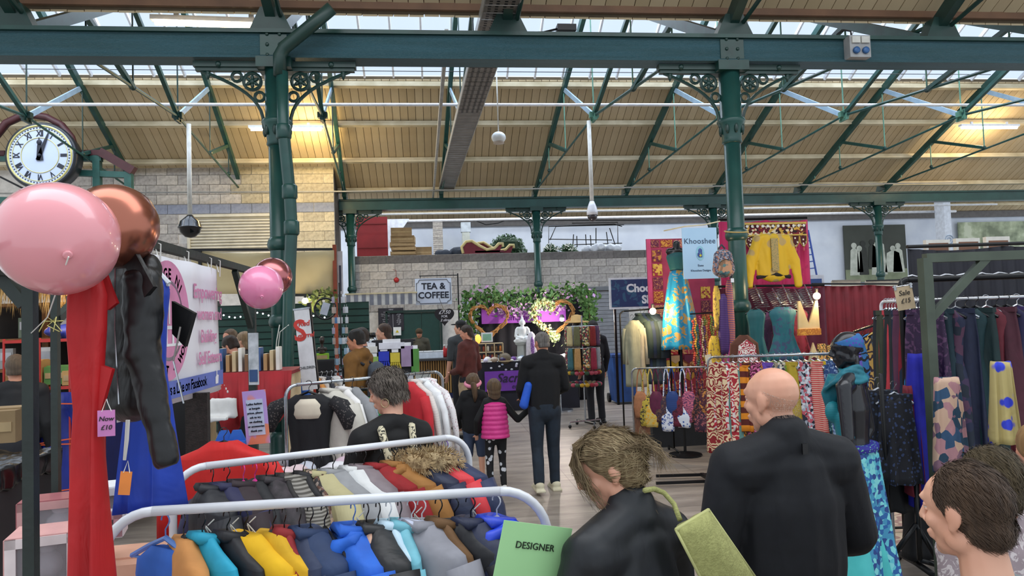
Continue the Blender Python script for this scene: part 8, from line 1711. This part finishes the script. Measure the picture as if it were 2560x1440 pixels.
for i in range(12):
    hh = .15 + .03 * ((i * 7) % 3); r = thing('book', '%s book, %s from the left in the row on the red table' % (('brown', 'cream', 'blue', 'tan', 'beige', 'white')[i % 6], ORD[i]), 'book', (rt.location.x - .3 + i * .055, 6.75, zt + .02 + hh / 2), 0, 'books on the red table'); b = MB(); b.box((0, 0, 0), (.03, .12, hh)); b.build('cover', mat(('7a5a3c', 'd8ccb0', '3a5a8c', 'b08a5c', 'c9b48c', 'e2e0d8')[i % 6], .6), r); b = MB(); b.box((0, 0, hh / 2), (.024, .11, .004)); b.build('pages', mat('e8e0cc', .8), r)
# roll up banner
p0 = PD(763, 860, 6.6); rt = thing('roll_up_banner', 'tall narrow white banner with red lettering leaning beside the left column', 'banner', p0, -.2); rt.rotation_euler = (0, -.09, -.25)
b = MB(); b.box((0, 0, -.05), (.145, .012, .75)); b.build('sheet', mat('d4d4d8', .6), rt); RI = mat('c0342c', .6); tx('S', RI, rt, -.035, .12, .28, y=-.008, bold=.004); tx('Red', RI, rt, .01, .19, .07, y=-.009, shear=.2, bold=.001); tx('quirrel', RI, rt, .018, .08, .06, y=-.009, shear=.2, bold=.001); tx('CHILDREN', mat('55585c', .6), rt, 0, -.22, .035, y=-.008)
b = MB(); b.box((0, 0, .33), (.16, .02, .015)); b.build('top_rail', STEEL, rt); b = MB(); b.box((.06, .04, -.42), (.03, .03, 1.6)); b.build('pole', BLACKM, rt)
# cream canopy, green shutters, wreath, bust, rotating rack of trinkets
rt = thing('canopy', 'cream canvas canopy stretched over the stall below the louvre vent', 'canopy', (0, 0, 0)); q0 = lambda x, y: PY(x, y, 12.5)
CV = mat('c9ba92', .8, 0, 'plain', 'bcac84', 2)
b = MB(); n = 16; vs = []
for i in range(n + 1):
    for j in range(6):
        u, v = i / n, j / 5; t_ = q0(470, 626).lerp(q0(836, 626), u); bt = q0(500, 735).lerp(q0(836, 735), u); p = t_.lerp(bt, v); vs.append(p + V((0, .04 * sin(u * 5 + v * 3), -.05 * sin(pi * u) * (1 - v))))
b.add(vs, [(i * 6 + j, (i + 1) * 6 + j, (i + 1) * 6 + j + 1, i * 6 + j + 1) for i in range(n) for j in range(5)]); o = b.build('canvas', CV, rt, True); o.modifiers.new('s', 'SOLIDIFY').thickness = .008
b = MB(); b.bar(q0(460, 625), q0(840, 623), .04); b.bar(q0(620, 738), q0(836, 738), .04); b.build('frame_bar', BLACKM, rt); b = MB(); b.bar(q0(836, 612), V((q0(836, 612).x, 12.5, 0)), .06); b.build('post', mat('8a3c22', .6), rt)
b = MB(); b.bar(V((q0(500, 700).x, 12.5, 0)), q0(500, 625), .05); b.build('post', BLACKM, rt)
b = MB(); b.box((q0(670, 800).x, 13.6, 1.15), (3.2, .1, 2.3)); rt = thing('roller_shutter', 'dark green roller shutter at the back of the canopy stall', 'shutter', (0, 0, 0)); b.build('backing', mat('123a34', .5), rt)
for i in range(18): b = MB(); b.box((q0(670, 800).x, 13.53, .1 + i * .125), (3.2, .05, .1)); b.build('slat', mat('15463e', .4), rt)
rt = thing('fairy_lights', 'string of small white fairy lights along the canopy stall', 'lights', (0, 0, 0)); b = MB(); pts = [PY(560 + i * 14, 785 + 6 * sin(i * .8), 12.3) for i in range(19)]; b.tube(pts, .006, 4); b.build('cable', BLACKM, rt)
for p in pts: b = MB(); b.ball(p - V((0, .02, .02)), .014, 6); b.build('bulb', mat('eaf2ff', .5, 0, 'plain', 'eaf2ff', 1, 0, 6), rt)
point('canopy_lamp', PY(770, 760, 12.0), 12, (1, .82, .5), .06); rt = thing('light_bulb', 'warm bare bulb glowing under the canopy left of the bicycle wreath', 'light bulb', PY(763, 752, 11.8)); b = MB(); b.ball((0, 0, 0), .05, 10); b.build('glass_bulb', BULB, rt, True)
b = MB(); b.lathe([(.02, .04), (.02, .1)], (0, 0, 0), 8); b.build('holder', BLACKM, rt)
c = PY(813, 772, 11.8); rt = thing('wheel_wreath', 'round dark wheel shaped wreath with a white card hung under the canopy', 'wreath', c); b = MB(); ring(b, (0, 0, 0), .17, .016, 24); b.build('rim', BLACKM, rt, True); b = MB()
for i in range(6): b.tube([V((0, 0, 0)), V((.17 * cos(i), 0, .17 * sin(i)))], .004, 4)
b.build('spoke', BLACKM, rt); b = MB(); b.box((0, -.02, 0), (.12, .01, .2), M=Matrix.Rotation(.3, 3, 'Y')); b.build('white_card', mat('b8c0d0', .6), rt)
garland('sprigs of green and yellow leaves along the canopy edge', [PY(770, 762, 12.2), PY(800, 745, 12.2), PY(830, 738, 12.2)], 90, .07, mat('4c5a2c', .6))
c = PY(805, 868, 10.5); rt = thing('bust_stand', 'small bronze female bust ornament on a green box', 'statue', c); b = MB(); b.ball((0, 0, .1), (.04, .045, .055), 10); capsule(b, V((0, 0, .0)), V((0, 0, .06)), .022, .02); capsule(b, V((-.05, 0, -.03)), V((.05, 0, -.03)), .03, .03); b.lathe([(.05, -.09), (.05, -.06), (.02, -.05)], (0, 0, 0), 10); b.ball((0, .04, .13), .03, 8); melt(b, 'bust', mat('2a201a', .35), rt, .008, 2)
boxo('green_box', 'lime green box under the bronze bust', 'box', c + V((0, 0, -.14)), (.18, .12, .09), mat('8cc02c', .6, 0, 'plain'), 0); rt = thing('black_chair', 'black padded chair back below the lime green box', 'chair', (c.x + .03, 10.2, 0)); b = MB(); b.box((0, 0, 1.2), (.36, .05, .42)); melt(b, 'backrest', mat('14151a', .7), rt, .015, 3); b = MB(); b.box((0, -.2, .9), (.4, .4, .05)); b.build('seat', mat('14151a', .7), rt)
for x in (-.17, .17):
    for y in (-.38, 0): b = MB(); b.bar((x, y, 0), (x, y, .9), .025); b.build('leg', BLACKM, rt)
c = PY(852, 860, 10.6); rt = thing('trinket_rack', 'tall wire rack hung with blue and silver trinkets left of the man in mustard', 'rack', (c.x, 10.6, 0)); b = MB(); b.tube([(0, 0, 0), (0, 0, 2.5)], .015, 6); b.build('pole', BLACKM, rt); b = MB(); b.lathe([(.2, 0), (.2, .03), (.03, .05)], (0, 0, 0), 14); b.build('base', BLACKM, rt)
for i in range(60):
    a_ = rnd.uniform(0, 6.28); z = .9 + (i % 10) * .15; cc = rnd.choice(('9ab8d0', '5a8ac0', 'c9ced8', 'a8a0b8', 'd8dce4', '7a8a9a', 'b8a8a0')); b = MB(); b.box((0, 0, 0), (.04, .01, .09)); b.tube([(0, 0, .045), (0, 0, .08)], .002, 3); tag(b.build('trinket', mat(cc, .3), None, False, (c.x + .1 * cos(a_), 10.6 + .1 * sin(a_), z)), 'small hanging trinket on %s of the tall wire rack' % ('the %s tier from the bottom' % ORD[i % 10]), 'trinket', 'trinkets on the %s tier' % ORD[i % 10])
rt, w, h = sign('hanging_banner', 'narrow white banner with dark lettering at the corner of the block wall', 'banner', 843, 628, 858, 735, 12.6, mat('c9ccd4', .6)); b = MB(); b.box((0, -.004, -.1), (w * .4, .01, h * .6)); b.build('dark_stripe', mat('3a3f55', .6), rt)
wire('cable', 'thin white looped cable hanging on the left column', [PD(699, 812, 8.4), PD(692, 850, 8.4), PD(688, 890, 8.4), PD(686, 930, 8.4), PD(694, 880, 8.4), PD(700, 830, 8.4), PD(722, 812, 8.4)], .006, mat('dcdcd4', .6), 'cable', 4)
